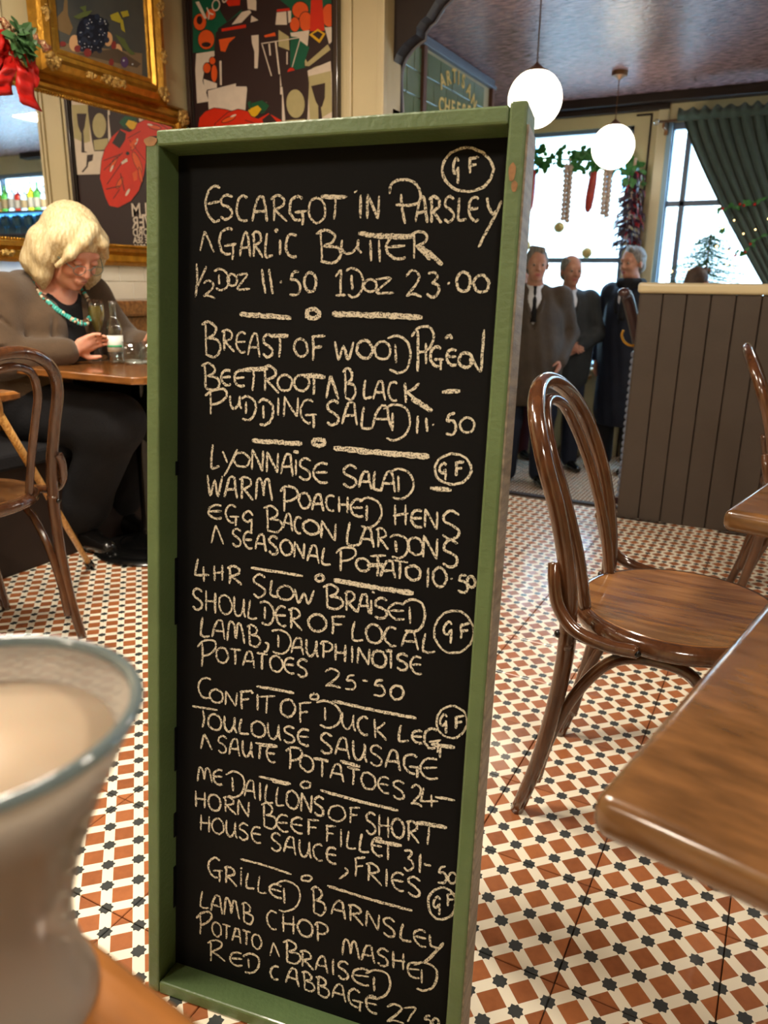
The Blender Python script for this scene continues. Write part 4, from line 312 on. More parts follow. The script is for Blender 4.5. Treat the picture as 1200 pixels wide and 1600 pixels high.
PAINTING_SHAPES = json.loads('''[["ptan",[[2.3991,1.958],[2.918,2.0349],[2.9067,1.9234],[2.395,1.904]]],["pbask",[[2.5094,2.1485],[2.494,2.0885],[2.4543,2.05],[2.4395,2.0238],[2.4683,2.0089],[2.5153,2.0066],[2.5351,2.0373],[2.5162,2.0777],[2.5215,2.152]]],["ppeach",[[2.6568,2.0862],[2.6537,2.0764],[2.6471,2.0671],[2.6379,2.0597],[2.6277,2.0553],[2.618,2.0546],[2.6102,2.0576],[2.6056,2.064],[2.6047,2.0726],[2.6077,2.0823],[2.6143,2.0915],[2.6233,2.0989],[2.6334,2.1034],[2.6432,2.1042],[2.6511,2.1013],[2.6559,2.0949]]],["ppeach",[[2.565,1.9901],[2.5614,1.9776],[2.5539,1.966],[2.5438,1.9571],[2.5327,1.9521],[2.5221,1.9519],[2.5138,1.9565],[2.509,1.965],[2.5083,1.9763],[2.5119,1.9885],[2.5192,2.0],[2.5292,2.0089],[2.5403,2.014],[2.5508,2.0144],[2.5593,2.01],[2.5643,2.0014]]],["ppeach",[[2.747,2.0496],[2.7439,2.0384],[2.7373,2.0279],[2.7283,2.0198],[2.7182,2.0153],[2.7087,2.0151],[2.7012,2.0192],[2.6967,2.0268],[2.696,2.037],[2.6991,2.048],[2.7056,2.0584],[2.7145,2.0665],[2.7245,2.0711],[2.734,2.0714],[2.7417,2.0675],[2.7463,2.0598]]],["ppeach",[[2.7977,2.0129],[2.7943,2.0003],[2.7875,1.9886],[2.7781,1.9798],[2.7678,1.9751],[2.758,1.9752],[2.7503,1.9801],[2.7458,1.989],[2.7452,2.0005],[2.7485,2.013],[2.7552,2.0245],[2.7644,2.0333],[2.7747,2.0381],[2.7845,2.0382],[2.7923,2.0334],[2.797,2.0245]]],["pred",[[2.5693,1.9707],[2.5672,1.9653],[2.5627,1.9601],[2.5563,1.9558],[2.5491,1.9531],[2.5421,1.9524],[2.5365,1.9539],[2.533,1.9572],[2.5322,1.9619],[2.5342,1.9672],[2.5387,1.9724],[2.5451,1.9767],[2.5523,1.9794],[2.5592,1.9802],[2.5649,1.9788],[2.5684,1.9754]]],["pred",[[2.7656,2.0298],[2.7637,2.0223],[2.7598,2.0154],[2.7545,2.0102],[2.7487,2.0074],[2.7432,2.0075],[2.7388,2.0104],[2.7363,2.0158],[2.736,2.0226],[2.7379,2.0301],[2.7418,2.0369],[2.747,2.0421],[2.7528,2.045],[2.7583,2.0449],[2.7627,2.042],[2.7653,2.0367]]],["pgrape2",[[2.722,2.0644],[2.7137,2.0377],[2.6958,2.0117],[2.6705,1.9895],[2.6411,1.9741],[2.6114,1.9671],[2.5848,1.9692],[2.5646,1.98],[2.5528,1.9981],[2.5509,2.0213],[2.5588,2.0469],[2.5757,2.072],[2.5998,2.0938],[2.6283,2.1096],[2.6579,2.1176],[2.6852,2.1166],[2.7066,2.1064],[2.7195,2.0883]]],["pdark",[[2.5401,1.9463],[2.8801,1.969],[2.9067,1.9909],[2.7727,2.0193]]],["pgrape2",[[2.5925,2.0326],[2.5882,2.0244],[2.5792,2.0183],[2.5696,2.0173],[2.564,2.0216],[2.565,2.0294],[2.572,2.0369],[2.5819,2.0407],[2.59,2.039]]],["pgrape",[[2.6364,1.987],[2.632,1.9787],[2.6228,1.9727],[2.613,1.9717],[2.6072,1.9762],[2.6081,1.9841],[2.6153,1.9917],[2.6255,1.9954],[2.6338,1.9936]]],["pgrape",[[2.7265,2.1095],[2.722,2.1011],[2.7125,2.0947],[2.7023,2.0934],[2.6963,2.0977],[2.6972,2.1057],[2.7046,2.1135],[2.7151,2.1176],[2.7237,2.116]]],["pgrape",[[2.6831,2.0349],[2.6787,2.0266],[2.6692,2.0204],[2.6592,2.0193],[2.6533,2.0237],[2.6542,2.0316],[2.6616,2.0394],[2.6719,2.0433],[2.6804,2.0415]]],["pgrape",[[2.7108,2.0524],[2.7063,2.044],[2.6967,2.0377],[2.6866,2.0366],[2.6806,2.041],[2.6815,2.049],[2.6889,2.0568],[2.6994,2.0608],[2.708,2.0591]]],["pgrape2",[[2.7145,2.0596],[2.71,2.0512],[2.7004,2.0449],[2.6903,2.0437],[2.6843,2.0482],[2.6852,2.0561],[2.6926,2.0639],[2.7031,2.0679],[2.7117,2.0662]]],["pgrape2",[[2.6342,2.0582],[2.6299,2.0499],[2.6207,2.0438],[2.611,2.0426],[2.6052,2.0469],[2.6062,2.0547],[2.6133,2.0624],[2.6234,2.0663],[2.6316,2.0646]]],["pgrape",[[2.634,2.0774],[2.6297,2.0692],[2.6205,2.063],[2.6108,2.0618],[2.6051,2.0661],[2.606,2.0739],[2.6131,2.0815],[2.6232,2.0855],[2.6314,2.0839]]],["pgrape",[[2.7211,2.0623],[2.7166,2.0539],[2.707,2.0476],[2.6968,2.0464],[2.6908,2.0508],[2.6917,2.0588],[2.6991,2.0666],[2.7096,2.0706],[2.7183,2.0689]]],["pgrape2",[[2.6492,1.9957],[2.6448,1.9874],[2.6354,1.9813],[2.6256,1.9803],[2.6198,1.9848],[2.6207,1.9927],[2.6279,2.0003],[2.6381,2.0041],[2.6465,2.0023]]],["pgrape2",[[2.6361,1.9791],[2.6317,1.9708],[2.6225,1.9647],[2.6126,1.9638],[2.6069,1.9683],[2.6078,1.9762],[2.615,1.9838],[2.6251,1.9876],[2.6335,1.9857]]],["pgrape",[[2.6244,2.0132],[2.6201,2.005],[2.6109,1.9989],[2.6012,1.9979],[2.5954,2.0023],[2.5964,2.0101],[2.6035,2.0177],[2.6136,2.0215],[2.6218,2.0198]]],["pgrape",[[2.5883,2.0301],[2.584,2.0219],[2.575,2.0159],[2.5655,2.0148],[2.5599,2.0192],[2.5608,2.0269],[2.5678,2.0344],[2.5777,2.0382],[2.5858,2.0365]]],["pgrape",[[2.6399,2.0037],[2.6355,1.9954],[2.6262,1.9894],[2.6164,1.9883],[2.6106,1.9928],[2.6116,2.0007],[2.6188,2.0083],[2.6289,2.0121],[2.6372,2.0103]]],["pgrape",[[2.5904,1.9744],[2.5861,1.9662],[2.577,1.9603],[2.5674,1.9593],[2.5618,1.9638],[2.5627,1.9716],[2.5698,1.9791],[2.5797,1.9828],[2.5878,1.981]]],["pgrape2",[[2.7291,2.0806],[2.7247,2.0721],[2.7151,2.0658],[2.7049,2.0646],[2.6988,2.069],[2.6997,2.0769],[2.7072,2.0848],[2.7177,2.0888],[2.7264,2.0872]]],["pgrape",[[2.7272,2.1058],[2.7227,2.0974],[2.7131,2.091],[2.703,2.0897],[2.697,2.0941],[2.6979,2.102],[2.7053,2.1098],[2.7157,2.114],[2.7244,2.1124]]],["pgrape2",[[2.6366,2.0142],[2.6323,2.006],[2.623,1.9999],[2.6132,1.9988],[2.6075,2.0033],[2.6084,2.0111],[2.6156,2.0187],[2.6257,2.0226],[2.634,2.0208]]],["pgrape",[[2.6264,2.069],[2.6221,2.0608],[2.613,2.0547],[2.6033,2.0535],[2.5976,2.0578],[2.5985,2.0656],[2.6056,2.0732],[2.6156,2.0771],[2.6239,2.0755]]],["pgrape",[[2.6282,2.0028],[2.6239,1.9945],[2.6147,1.9885],[2.6049,1.9874],[2.5992,1.9919],[2.6001,1.9997],[2.6073,2.0073],[2.6173,2.0111],[2.6256,2.0093]]],["pgrape2",[[2.606,1.994],[2.6017,1.9858],[2.5926,1.9798],[2.5829,1.9788],[2.5773,1.9833],[2.5782,1.9911],[2.5853,1.9986],[2.5953,2.0024],[2.6035,2.0006]]],["pgrape2",[[2.6476,2.0019],[2.6432,1.9936],[2.6339,1.9875],[2.6241,1.9864],[2.6183,1.9909],[2.6192,1.9988],[2.6264,2.0064],[2.6366,2.0103],[2.645,2.0085]]],["pgrape",[[2.5805,1.9954],[2.5762,1.9872],[2.5672,1.9813],[2.5577,1.9803],[2.5521,1.9847],[2.553,1.9925],[2.5601,2.0],[2.5699,2.0037],[2.578,2.0019]]],["pgrape",[[2.6208,2.0415],[2.6164,2.0333],[2.6073,2.0272],[2.5976,2.0261],[2.5919,2.0304],[2.5929,2.0382],[2.6,2.0458],[2.61,2.0497],[2.6182,2.048]]],["pgrape2",[[2.6421,1.9912],[2.6377,1.9829],[2.6284,1.9768],[2.6186,1.9758],[2.6128,1.9803],[2.6137,1.9882],[2.6209,1.9958],[2.6311,1.9996],[2.6395,1.9978]]],["pgrape",[[2.6649,2.018],[2.6606,2.0096],[2.6512,2.0035],[2.6412,2.0024],[2.6354,2.0069],[2.6363,2.0148],[2.6436,2.0225],[2.6538,2.0263],[2.6623,2.0246]]],["pgrape2",[[2.6319,2.0259],[2.6276,2.0176],[2.6183,2.0115],[2.6086,2.0104],[2.6029,2.0149],[2.6038,2.0227],[2.6109,2.0303],[2.621,2.0341],[2.6293,2.0324]]],["pgrape",[[2.6061,2.0136],[2.6018,2.0053],[2.5927,1.9993],[2.583,1.9983],[2.5774,2.0027],[2.5783,2.0105],[2.5854,2.018],[2.5954,2.0218],[2.6035,2.0201]]],["pgrape2",[[2.6451,2.0923],[2.6408,2.084],[2.6316,2.0778],[2.6218,2.0766],[2.6161,2.0809],[2.617,2.0886],[2.6241,2.0963],[2.6342,2.1003],[2.6425,2.0987]]],["pgrape2",[[2.6384,2.0854],[2.6341,2.0771],[2.6249,2.0709],[2.6152,2.0697],[2.6094,2.074],[2.6104,2.0818],[2.6175,2.0894],[2.6275,2.0934],[2.6358,2.0918]]],["pgrape2",[[2.6043,1.9814],[2.6,1.9732],[2.5908,1.9672],[2.5812,1.9662],[2.5755,1.9707],[2.5765,1.9785],[2.5836,1.9861],[2.5936,1.9898],[2.6018,1.988]]],["pgrape",[[2.6179,1.9828],[2.6136,1.9745],[2.6044,1.9685],[2.5947,1.9676],[2.589,1.9721],[2.5899,1.9799],[2.597,1.9875],[2.6071,1.9912],[2.6153,1.9894]]],["pgrape2",[[2.6266,1.9889],[2.6223,1.9807],[2.613,1.9746],[2.6033,1.9737],[2.5975,1.9781],[2.5985,1.986],[2.6056,1.9936],[2.6157,1.9973],[2.624,1.9955]]],["pgrape",[[2.6961,2.0502],[2.6916,2.0418],[2.6821,2.0356],[2.6721,2.0345],[2.6662,2.0389],[2.6671,2.0468],[2.6744,2.0546],[2.6848,2.0585],[2.6933,2.0568]]],["pgrape",[[2.6997,2.0704],[2.6953,2.062],[2.6858,2.0558],[2.6757,2.0546],[2.6698,2.0589],[2.6707,2.0669],[2.6781,2.0746],[2.6884,2.0786],[2.697,2.077]]],["pgrape",[[2.6391,2.0841],[2.6348,2.0759],[2.6256,2.0697],[2.6158,2.0685],[2.6101,2.0728],[2.611,2.0805],[2.6182,2.0882],[2.6282,2.0922],[2.6365,2.0906]]],["pgrape2",[[2.6535,2.0853],[2.6492,2.077],[2.6399,2.0708],[2.6301,2.0696],[2.6243,2.0739],[2.6253,2.0817],[2.6325,2.0894],[2.6426,2.0934],[2.6509,2.0918]]],["pgrape",[[2.6399,2.0382],[2.6356,2.0299],[2.6263,2.0238],[2.6165,2.0227],[2.6108,2.0271],[2.6117,2.0349],[2.6189,2.0425],[2.629,2.0464],[2.6373,2.0447]]],["pgrape2",[[2.6912,2.0479],[2.6868,2.0396],[2.6773,2.0333],[2.6673,2.0322],[2.6613,2.0366],[2.6623,2.0445],[2.6696,2.0523],[2.6799,2.0562],[2.6885,2.0545]]],["pgrape2",[[2.6718,2.0351],[2.6674,2.0267],[2.658,2.0206],[2.648,2.0194],[2.6422,2.0239],[2.6431,2.0318],[2.6504,2.0395],[2.6606,2.0434],[2.6691,2.0417]]],["pgrape2",[[2.6976,2.0234],[2.6932,2.015],[2.6836,2.0088],[2.6736,2.0077],[2.6676,2.0122],[2.6685,2.0202],[2.6759,2.0279],[2.6863,2.0318],[2.6949,2.03]]],["pgrape",[[2.6823,1.991],[2.6778,1.9826],[2.6684,1.9765],[2.6583,1.9755],[2.6524,1.98],[2.6533,1.988],[2.6607,1.9957],[2.671,1.9995],[2.6796,1.9977]]],["pgrape",[[2.637,2.0773],[2.6326,2.069],[2.6234,2.0629],[2.6137,2.0617],[2.608,2.066],[2.6089,2.0737],[2.6161,2.0814],[2.6261,2.0853],[2.6344,2.0837]]],["pgrape",[[2.6499,2.0707],[2.6455,2.0624],[2.6363,2.0562],[2.6265,2.0551],[2.6207,2.0594],[2.6216,2.0672],[2.6288,2.0749],[2.6389,2.0788],[2.6473,2.0772]]],["pgrape2",[[2.7321,2.0998],[2.7277,2.0913],[2.7181,2.085],[2.7079,2.0837],[2.7018,2.088],[2.7027,2.096],[2.7102,2.1038],[2.7207,2.1079],[2.7294,2.1064]]],["pgrape2",[[2.6544,2.0861],[2.6501,2.0778],[2.6408,2.0716],[2.631,2.0704],[2.6252,2.0747],[2.6261,2.0825],[2.6333,2.0902],[2.6434,2.0942],[2.6518,2.0926]]],["pgrape2",[[2.7042,2.1099],[2.6998,2.1015],[2.6903,2.0952],[2.6802,2.0939],[2.6743,2.0982],[2.6752,2.1061],[2.6826,2.1139],[2.6929,2.1179],[2.7015,2.1164]]],["pgrape",[[2.6211,2.0811],[2.6168,2.0729],[2.6077,2.0667],[2.598,2.0655],[2.5924,2.0698],[2.5933,2.0776],[2.6004,2.0852],[2.6104,2.0891],[2.6186,2.0875]]],["pgrape",[[2.6268,2.0571],[2.6225,2.0488],[2.6133,2.0427],[2.6036,2.0415],[2.5979,2.0459],[2.5988,2.0537],[2.6059,2.0613],[2.616,2.0652],[2.6242,2.0635]]],["pgrape2",[[2.6226,2.0322],[2.6183,2.0239],[2.6091,2.0178],[2.5994,2.0167],[2.5937,2.0211],[2.5947,2.0289],[2.6018,2.0365],[2.6118,2.0404],[2.6201,2.0387]]],["pgrape2",[[2.6773,1.9968],[2.6728,1.9885],[2.6634,1.9823],[2.6534,1.9813],[2.6475,1.9859],[2.6484,1.9938],[2.6557,2.0015],[2.6661,2.0053],[2.6746,2.0035]]],["pgrape",[[2.6838,2.1169],[2.6794,2.1085],[2.67,2.1022],[2.6601,2.1009],[2.6542,2.1052],[2.6552,2.113],[2.6624,2.1208],[2.6727,2.1248],[2.6811,2.1233]]],["pgrape",[[2.7002,2.1006],[2.6958,2.0922],[2.6864,2.0859],[2.6763,2.0847],[2.6704,2.089],[2.6713,2.0969],[2.6786,2.1046],[2.689,2.1087],[2.6975,2.1071]]],["pgrape2",[[2.706,2.0388],[2.7015,2.0304],[2.692,2.0241],[2.6819,2.023],[2.6759,2.0275],[2.6768,2.0354],[2.6842,2.0432],[2.6946,2.0472],[2.7032,2.0454]]],["pgrape2",[[2.73,2.098],[2.7256,2.0895],[2.716,2.0832],[2.7058,2.0819],[2.6997,2.0863],[2.7007,2.0942],[2.7081,2.1021],[2.7186,2.1062],[2.7273,2.1046]]],["pgrape",[[2.6001,2.012],[2.5958,2.0038],[2.5867,1.9978],[2.5771,1.9967],[2.5715,2.0011],[2.5724,2.0089],[2.5795,2.0165],[2.5894,2.0202],[2.5976,2.0185]]],["pgrape",[[2.6616,2.0175],[2.6572,2.0092],[2.6479,2.0031],[2.638,2.002],[2.6321,2.0065],[2.6331,2.0144],[2.6403,2.022],[2.6505,2.0259],[2.659,2.0241]]],["pgrape",[[2.7277,2.0414],[2.7232,2.033],[2.7135,2.0267],[2.7033,2.0256],[2.6973,2.03],[2.6982,2.0381],[2.7056,2.0459],[2.7162,2.0498],[2.7249,2.0481]]],["pshine",[[2.5785,2.0325],[2.5765,2.03],[2.5731,2.0291],[2.5717,2.0308],[2.5736,2.0333],[2.577,2.0341]]],["pshine",[[2.7115,2.1091],[2.7095,2.1065],[2.7059,2.1056],[2.7043,2.1072],[2.7064,2.1098],[2.71,2.1108]]],["pshine",[[2.6958,2.0523],[2.6938,2.0497],[2.6902,2.0488],[2.6886,2.0505],[2.6907,2.0531],[2.6943,2.054]]],["pshine",[[2.6199,2.058],[2.6179,2.0555],[2.6145,2.0546],[2.613,2.0562],[2.615,2.0587],[2.6184,2.0596]]],["pshine",[[2.7061,2.0621],[2.704,2.0595],[2.7004,2.0586],[2.6988,2.0603],[2.7009,2.0629],[2.7045,2.0638]]],["pshine",[[2.6217,1.9792],[2.6197,1.9767],[2.6162,1.9759],[2.6147,1.9775],[2.6167,1.9801],[2.6202,1.9809]]],["pshine",[[2.5743,2.03],[2.5723,2.0275],[2.5689,2.0266],[2.5675,2.0283],[2.5694,2.0308],[2.5728,2.0316]]],["pshine",[[2.5763,1.9746],[2.5743,1.9721],[2.5709,1.9713],[2.5695,1.973],[2.5714,1.9754],[2.5748,1.9763]]],["pshine",[[2.7122,2.1055],[2.7101,2.1029],[2.7065,2.1019],[2.705,2.1036],[2.707,2.1062],[2.7106,2.1071]]],["pshine",[[2.6122,2.0688],[2.6102,2.0663],[2.6068,2.0654],[2.6053,2.067],[2.6073,2.0696],[2.6107,2.0705]]],["pshine",[[2.5918,1.9941],[2.5899,1.9916],[2.5864,1.9908],[2.585,1.9924],[2.5869,1.9949],[2.5904,1.9958]]],["pshine",[[2.5665,1.9955],[2.5645,1.993],[2.5612,1.9922],[2.5597,1.9938],[2.5617,1.9963],[2.565,1.9971]]],["pshine",[[2.6276,1.9912],[2.6256,1.9887],[2.6221,1.9879],[2.6206,1.9896],[2.6226,1.9921],[2.6261,1.9929]]],["pshine",[[2.6175,2.0258],[2.6156,2.0233],[2.6121,2.0224],[2.6106,2.0241],[2.6126,2.0266],[2.6161,2.0275]]],["pshine",[[2.6307,2.092],[2.6288,2.0895],[2.6253,2.0885],[2.6238,2.0902],[2.6258,2.0927],[2.6293,2.0936]]],["pshine",[[2.5901,1.9815],[2.5881,1.979],[2.5847,1.9782],[2.5833,1.9799],[2.5852,1.9824],[2.5886,1.9832]]],["pshine",[[2.6122,1.989],[2.6103,1.9865],[2.6068,1.9857],[2.6053,1.9874],[2.6073,1.9899],[2.6108,1.9907]]],["pshine",[[2.6849,2.0702],[2.6829,2.0676],[2.6793,2.0667],[2.6778,2.0684],[2.6798,2.0709],[2.6834,2.0719]]],["pshine",[[2.6391,2.0851],[2.6371,2.0825],[2.6336,2.0816],[2.6321,2.0832],[2.6341,2.0858],[2.6376,2.0867]]],["pshine",[[2.6764,2.0478],[2.6744,2.0452],[2.6708,2.0443],[2.6693,2.046],[2.6713,2.0486],[2.6749,2.0495]]],["pshine",[[2.6827,2.0233],[2.6807,2.0208],[2.6771,2.0199],[2.6756,2.0216],[2.6776,2.0242],[2.6812,2.025]]],["pshine",[[2.6226,2.077],[2.6207,2.0745],[2.6172,2.0736],[2.6157,2.0752],[2.6177,2.0778],[2.6212,2.0787]]],["pshine",[[2.7171,2.0995],[2.7151,2.0969],[2.7114,2.0959],[2.7099,2.0976],[2.7119,2.1002],[2.7155,2.1011]]],["pshine",[[2.6894,2.1095],[2.6874,2.1069],[2.6838,2.106],[2.6823,2.1076],[2.6843,2.1102],[2.6878,2.1111]]],["pshine",[[2.6125,2.0569],[2.6105,2.0544],[2.6071,2.0535],[2.6056,2.0551],[2.6076,2.0576],[2.611,2.0585]]],["pshine",[[2.6625,1.9969],[2.6605,1.9944],[2.657,1.9935],[2.6554,1.9952],[2.6574,1.9978],[2.661,1.9986]]],["pshine",[[2.6855,2.1003],[2.6834,2.0977],[2.6799,2.0968],[2.6783,2.0984],[2.6804,2.101],[2.6839,2.1019]]],["pshine",[[2.715,2.0977],[2.713,2.0951],[2.7094,2.0941],[2.7078,2.0958],[2.7098,2.0984],[2.7134,2.0993]]],["pshine",[[2.647,2.0175],[2.645,2.015],[2.6415,2.0141],[2.64,2.0158],[2.642,2.0183],[2.6455,2.0192]]],["pleaf",[[2.7409,2.1381],[2.7884,2.1628],[2.8044,2.143],[2.793,2.1218],[2.748,2.122]]],["pleaf",[[2.8024,2.1667],[2.8458,2.1845],[2.853,2.1651],[2.8142,2.1487]]],["pleaf",[[2.795,2.1405],[2.8132,2.1393],[2.822,2.0927],[2.7997,2.0993]]],["pleaf2",[[2.5402,2.0785],[2.5926,2.1097],[2.6449,2.1297],[2.6165,2.1017],[2.5641,2.0763]]],["pleaf2",[[2.5779,2.1228],[2.6125,2.1381],[2.609,2.1084]]],["pleaf2",[[2.7602,2.071],[2.8146,2.0663],[2.8393,2.0352],[2.8759,2.0219],[2.8463,2.0118],[2.8016,2.0323]]],["pred",[[2.6208,1.9682],[2.6185,1.9618],[2.6134,1.9556],[2.6062,1.9506],[2.5981,1.9475],[2.5903,1.9469],[2.5841,1.9488],[2.5802,1.9528],[2.5794,1.9585],[2.5817,1.9649],[2.5867,1.971],[2.5938,1.976],[2.6019,1.9791],[2.6097,1.9798],[2.616,1.978],[2.6199,1.9739]]],["pred",[[2.7416,1.9599],[2.7399,1.9543],[2.7364,1.9492],[2.7316,1.9452],[2.7262,1.9429],[2.721,1.9428],[2.7169,1.9448],[2.7144,1.9486],[2.7139,1.9536],[2.7156,1.9591],[2.7191,1.9643],[2.7239,1.9683],[2.7293,1.9706],[2.7344,1.9707],[2.7386,1.9687],[2.7411,1.9649]]],["pplum",[[2.8277,1.9794],[2.825,1.9706],[2.8193,1.9624],[2.8113,1.956],[2.8023,1.9524],[2.7937,1.9521],[2.7868,1.9552],[2.7827,1.9611],[2.7818,1.969],[2.7845,1.9777],[2.7901,1.9858],[2.798,1.9922],[2.807,1.9958],[2.8156,1.9962],[2.8226,1.9932],[2.8268,1.9873]]],["pred",[[2.4907,1.9691],[2.489,1.9652],[2.4851,1.9613],[2.4796,1.958],[2.4733,1.9558],[2.4672,1.955],[2.4623,1.9558],[2.4592,1.958],[2.4584,1.9613],[2.4601,1.9651],[2.4639,1.969],[2.4694,1.9723],[2.4757,1.9746],[2.4818,1.9754],[2.4868,1.9746],[2.4899,1.9724]]],["pshine",[[2.8063,1.9808],[2.8029,1.9757],[2.7972,1.9744],[2.7948,1.9782],[2.7982,1.9832],[2.8039,1.9845]]],["pshine",[[2.8579,1.978],[2.8547,1.974],[2.8488,1.9727],[2.8462,1.9754],[2.8495,1.9794],[2.8554,1.9807]]]]''')

# ================================================================ THE ROOM
def floor_material(name, s, rough):
    m = mat(name, (188, 104, 60), rough, coat=.2); nt = m.node_tree; N = nt.nodes; L = nt.links
    b = N['Principled BSDF']; tc = N.new('ShaderNodeTexCoord'); sp = N.new('ShaderNodeSeparateXYZ'); L.new(tc.outputs['Object'], sp.inputs[0])
    def M(op, a, c=None):
        n = N.new('ShaderNodeMath'); n.operation = op
        for i, x in enumerate((a, c)):
            if x is None: continue
            if isinstance(x, (int, float)): n.inputs[i].default_value = x
            else: L.new(x, n.inputs[i])
        return n.outputs[0]
    q = 1 / (math.sqrt(2) * s)
    a = M('MULTIPLY', M('ADD', sp.outputs[0], sp.outputs[1]), q); c = M('MULTIPLY', M('SUBTRACT', sp.outputs[1], sp.outputs[0]), q)
    ea = M('ABSOLUTE', M('SUBTRACT', M('FRACT', M('ADD', a, 100)), .5)); ec = M('ABSOLUTE', M('SUBTRACT', M('FRACT', M('ADD', c, 100)), .5))
    star = M('MAXIMUM', M('LESS_THAN', M('MAXIMUM', ea, ec), .165), M('LESS_THAN', M('ADD', ea, ec), .245))
    band = M('LESS_THAN', M('MINIMUM', ea, ec), .178)
    # each brown square fired a little differently
    cb = N.new('ShaderNodeCombineXYZ'); L.new(M('ROUND', a), cb.inputs[0]); L.new(M('ROUND', c), cb.inputs[1])
    oi = N.new('ShaderNodeObjectInfo'); L.new(M('MULTIPLY', oi.outputs['Random'], 50), cb.inputs[2])
    wn = N.new('ShaderNodeTexWhiteNoise'); L.new(cb.outputs[0], wn.inputs['Vector'])
    no = N.new('ShaderNodeTexNoise'); no.inputs['Scale'].default_value = 60; L.new(tc.outputs['Object'], no.inputs['Vector'])
    r = N.new('ShaderNodeValToRGB'); L.new(M('MULTIPLY', M('ADD', wn.outputs['Value'], no.outputs['Fac']), .5), r.inputs[0])
    r.color_ramp.elements[0].position = .2; r.color_ramp.elements[0].color = lin((136, 82, 52)) + (1,)
    r.color_ramp.elements[1].position = .8; r.color_ramp.elements[1].color = lin((174, 108, 66)) + (1,)
    def mix(f, x, y):
        n = N.new('ShaderNodeMix'); n.data_type = 'RGBA'; L.new(f, n.inputs[0])
        for i, v in ((6, x), (7, y)):
            if isinstance(v, tuple): n.inputs[i].default_value = v
            else: L.new(v, n.inputs[i])
        return n.outputs[2]
    col = mix(band, r.outputs[0], lin((240, 232, 212)) + (1,)); col = mix(star, col, lin((62, 66, 66)) + (1,))
    L.new(col, b.inputs['Base Color']); return m
TS = .0545; TL = 3 * math.sqrt(2) * TS
M_tile = floor_material('encaustic_tile', TS, .24)
M_tile2 = floor_material('encaustic_tile_small', .04, .16)

def project(p):
    d = Vector(p) - Vector((0, 0, CAM_H)); z = d.dot(Fv)
    if z < .05: return None
    return 600 + 1195.2 * d.dot(Rv) / z, 800 - 1195.2 * d.dot(Uv) / z
EDGE = 3.80
fl = struct(MB().box(-2.95, 4.7, -2.3, EDGE, -.2, -.006).box(-.64, 4.7, EDGE, 7.3, -.2, -.006).obj('floor', M_grout))
tm = MB(); g = .0009; tm.bbox(-TL / 2 + g, TL / 2 - g, -TL / 2 + g, TL / 2 - g, -.008, 0, .0012, seg=1)
proto = None; rest = []; x0 = .0389 + TL / 2; y0 = .0434 + TL / 2
for i in range(-13, 20):
    for j in range(-10, 31):
        x, y = x0 + i * TL, y0 + j * TL
        if x < -2.85 - TL / 2 or x > 4.5 or y < -2.2: continue
        if y > EDGE - TL * .3 and not (x > -.6 and y < 7.2): continue
        q = project((x, y, 0)); near = q and -70 < q[0] < 1270 and 430 < q[1] < 1700 and y < EDGE
        if near and math.hypot(x, y) < 5:
            if proto is None: o = proto = tm.obj('floor_tile', M_tile)
            else: o = proto.copy(); COL.objects.link(o)
            o.location = (x, y, random.uniform(-.0004, .0004)); o.parent = fl
        else: rest.append((x, y))
rb = MB()
for (x, y) in rest: rb.box(x - x0 - TL / 2 + g, x - x0 + TL / 2 - g, y - y0 - TL / 2 + g, y - y0 + TL / 2 - g, -.008, 0)
ro = rb.obj('far_floor_tiles', M_tile, fl, loc=(x0, y0, 0)); ro['kind'] = 'stuff'
nose = MB().box(-2.85, -.64, EDGE - .012, EDGE + .03, -.03, .003).obj('step_edge', M_brownp, fl)
fl2 = struct(MB().box(-2.95, 4.7, EDGE - .1, 7.4, -.6, -.45).obj('floor', M_tile2))
for k, (z, d) in enumerate(((-.15, .26), (-.30, .52))):
    MB().bbox(-2.85, -.64, EDGE + .02 + .26 * k, EDGE + .28 + .26 * k, -.45, z, .006).obj('stair_step', M_tile2, fl2)

wl = struct(MB().box(-2.97, -2.85, -2.3, 7.4, -.6, 2.57).obj('wall_left', M_cream))
we = struct(MB().box(-2.9, -1.735, 3.27, 3.40, -.5, 2.57).obj('wall_end', M_cream))
for (a, b, d) in ((-1.945, -1.925, .016), (-1.925, -1.90, .026), (-1.90, -1.775, .012), (-1.775, -1.755, .022), (-1.755, -1.735, .03)):
    MB().bbox(a, b, 3.27 - d, 3.275, 0, 2.5, .004).obj('pilaster_moulding', M_creamgloss, we)
for (a, b, d) in ((2.28, 2.31, .012), (2.31, 2.33, .02), (2.14, 2.28, .008)):
    MB().bbox(-2.855, -2.85 + d, a - .1, b - .1, 1.2, 2.5, .003).obj('panel_moulding', M_creamgloss, wl)
struct(MB().box(-.7, 3.4, 3.62, 3.645, -.5, 0).obj('trim_1', M_brownp))
wf = struct(MB().box(-2.95, -2.42, 7.2, 7.4, .35, 2.36).box(-1.47, -1.20, 7.2, 7.4, .35, 2.36).box(1.2, 1.7, 7.2, 7.4, .75, 2.36).box(4.5, 4.7, 7.2, 7.4, .75, 2.36)
       .box(-2.95, 4.7, 7.2, 7.4, 2.36, 2.57).box(-2.95, -1.2, 7.2, 7.4, -.6, .35).box(-1.2, 4.7, 7.2, 7.4, -.6, .75).obj('wall_front', M_cream))
struct(MB().box(4.6, 4.72, -2.3, 7.4, -.6, 2.57).obj('wall_right', M_cream))
struct(MB().box(-2.95, 4.7, -2.4, -2.28, -.6, 2.57).obj('wall_back', M_cream))
M_ceil = mat('lincrusta_ceiling', (176, 138, 136), .26, noise=1, nscale=16, col2=(96, 70, 74), stretch=(1, 2.4, 1), bump=.55, bscale=30, detail=10)
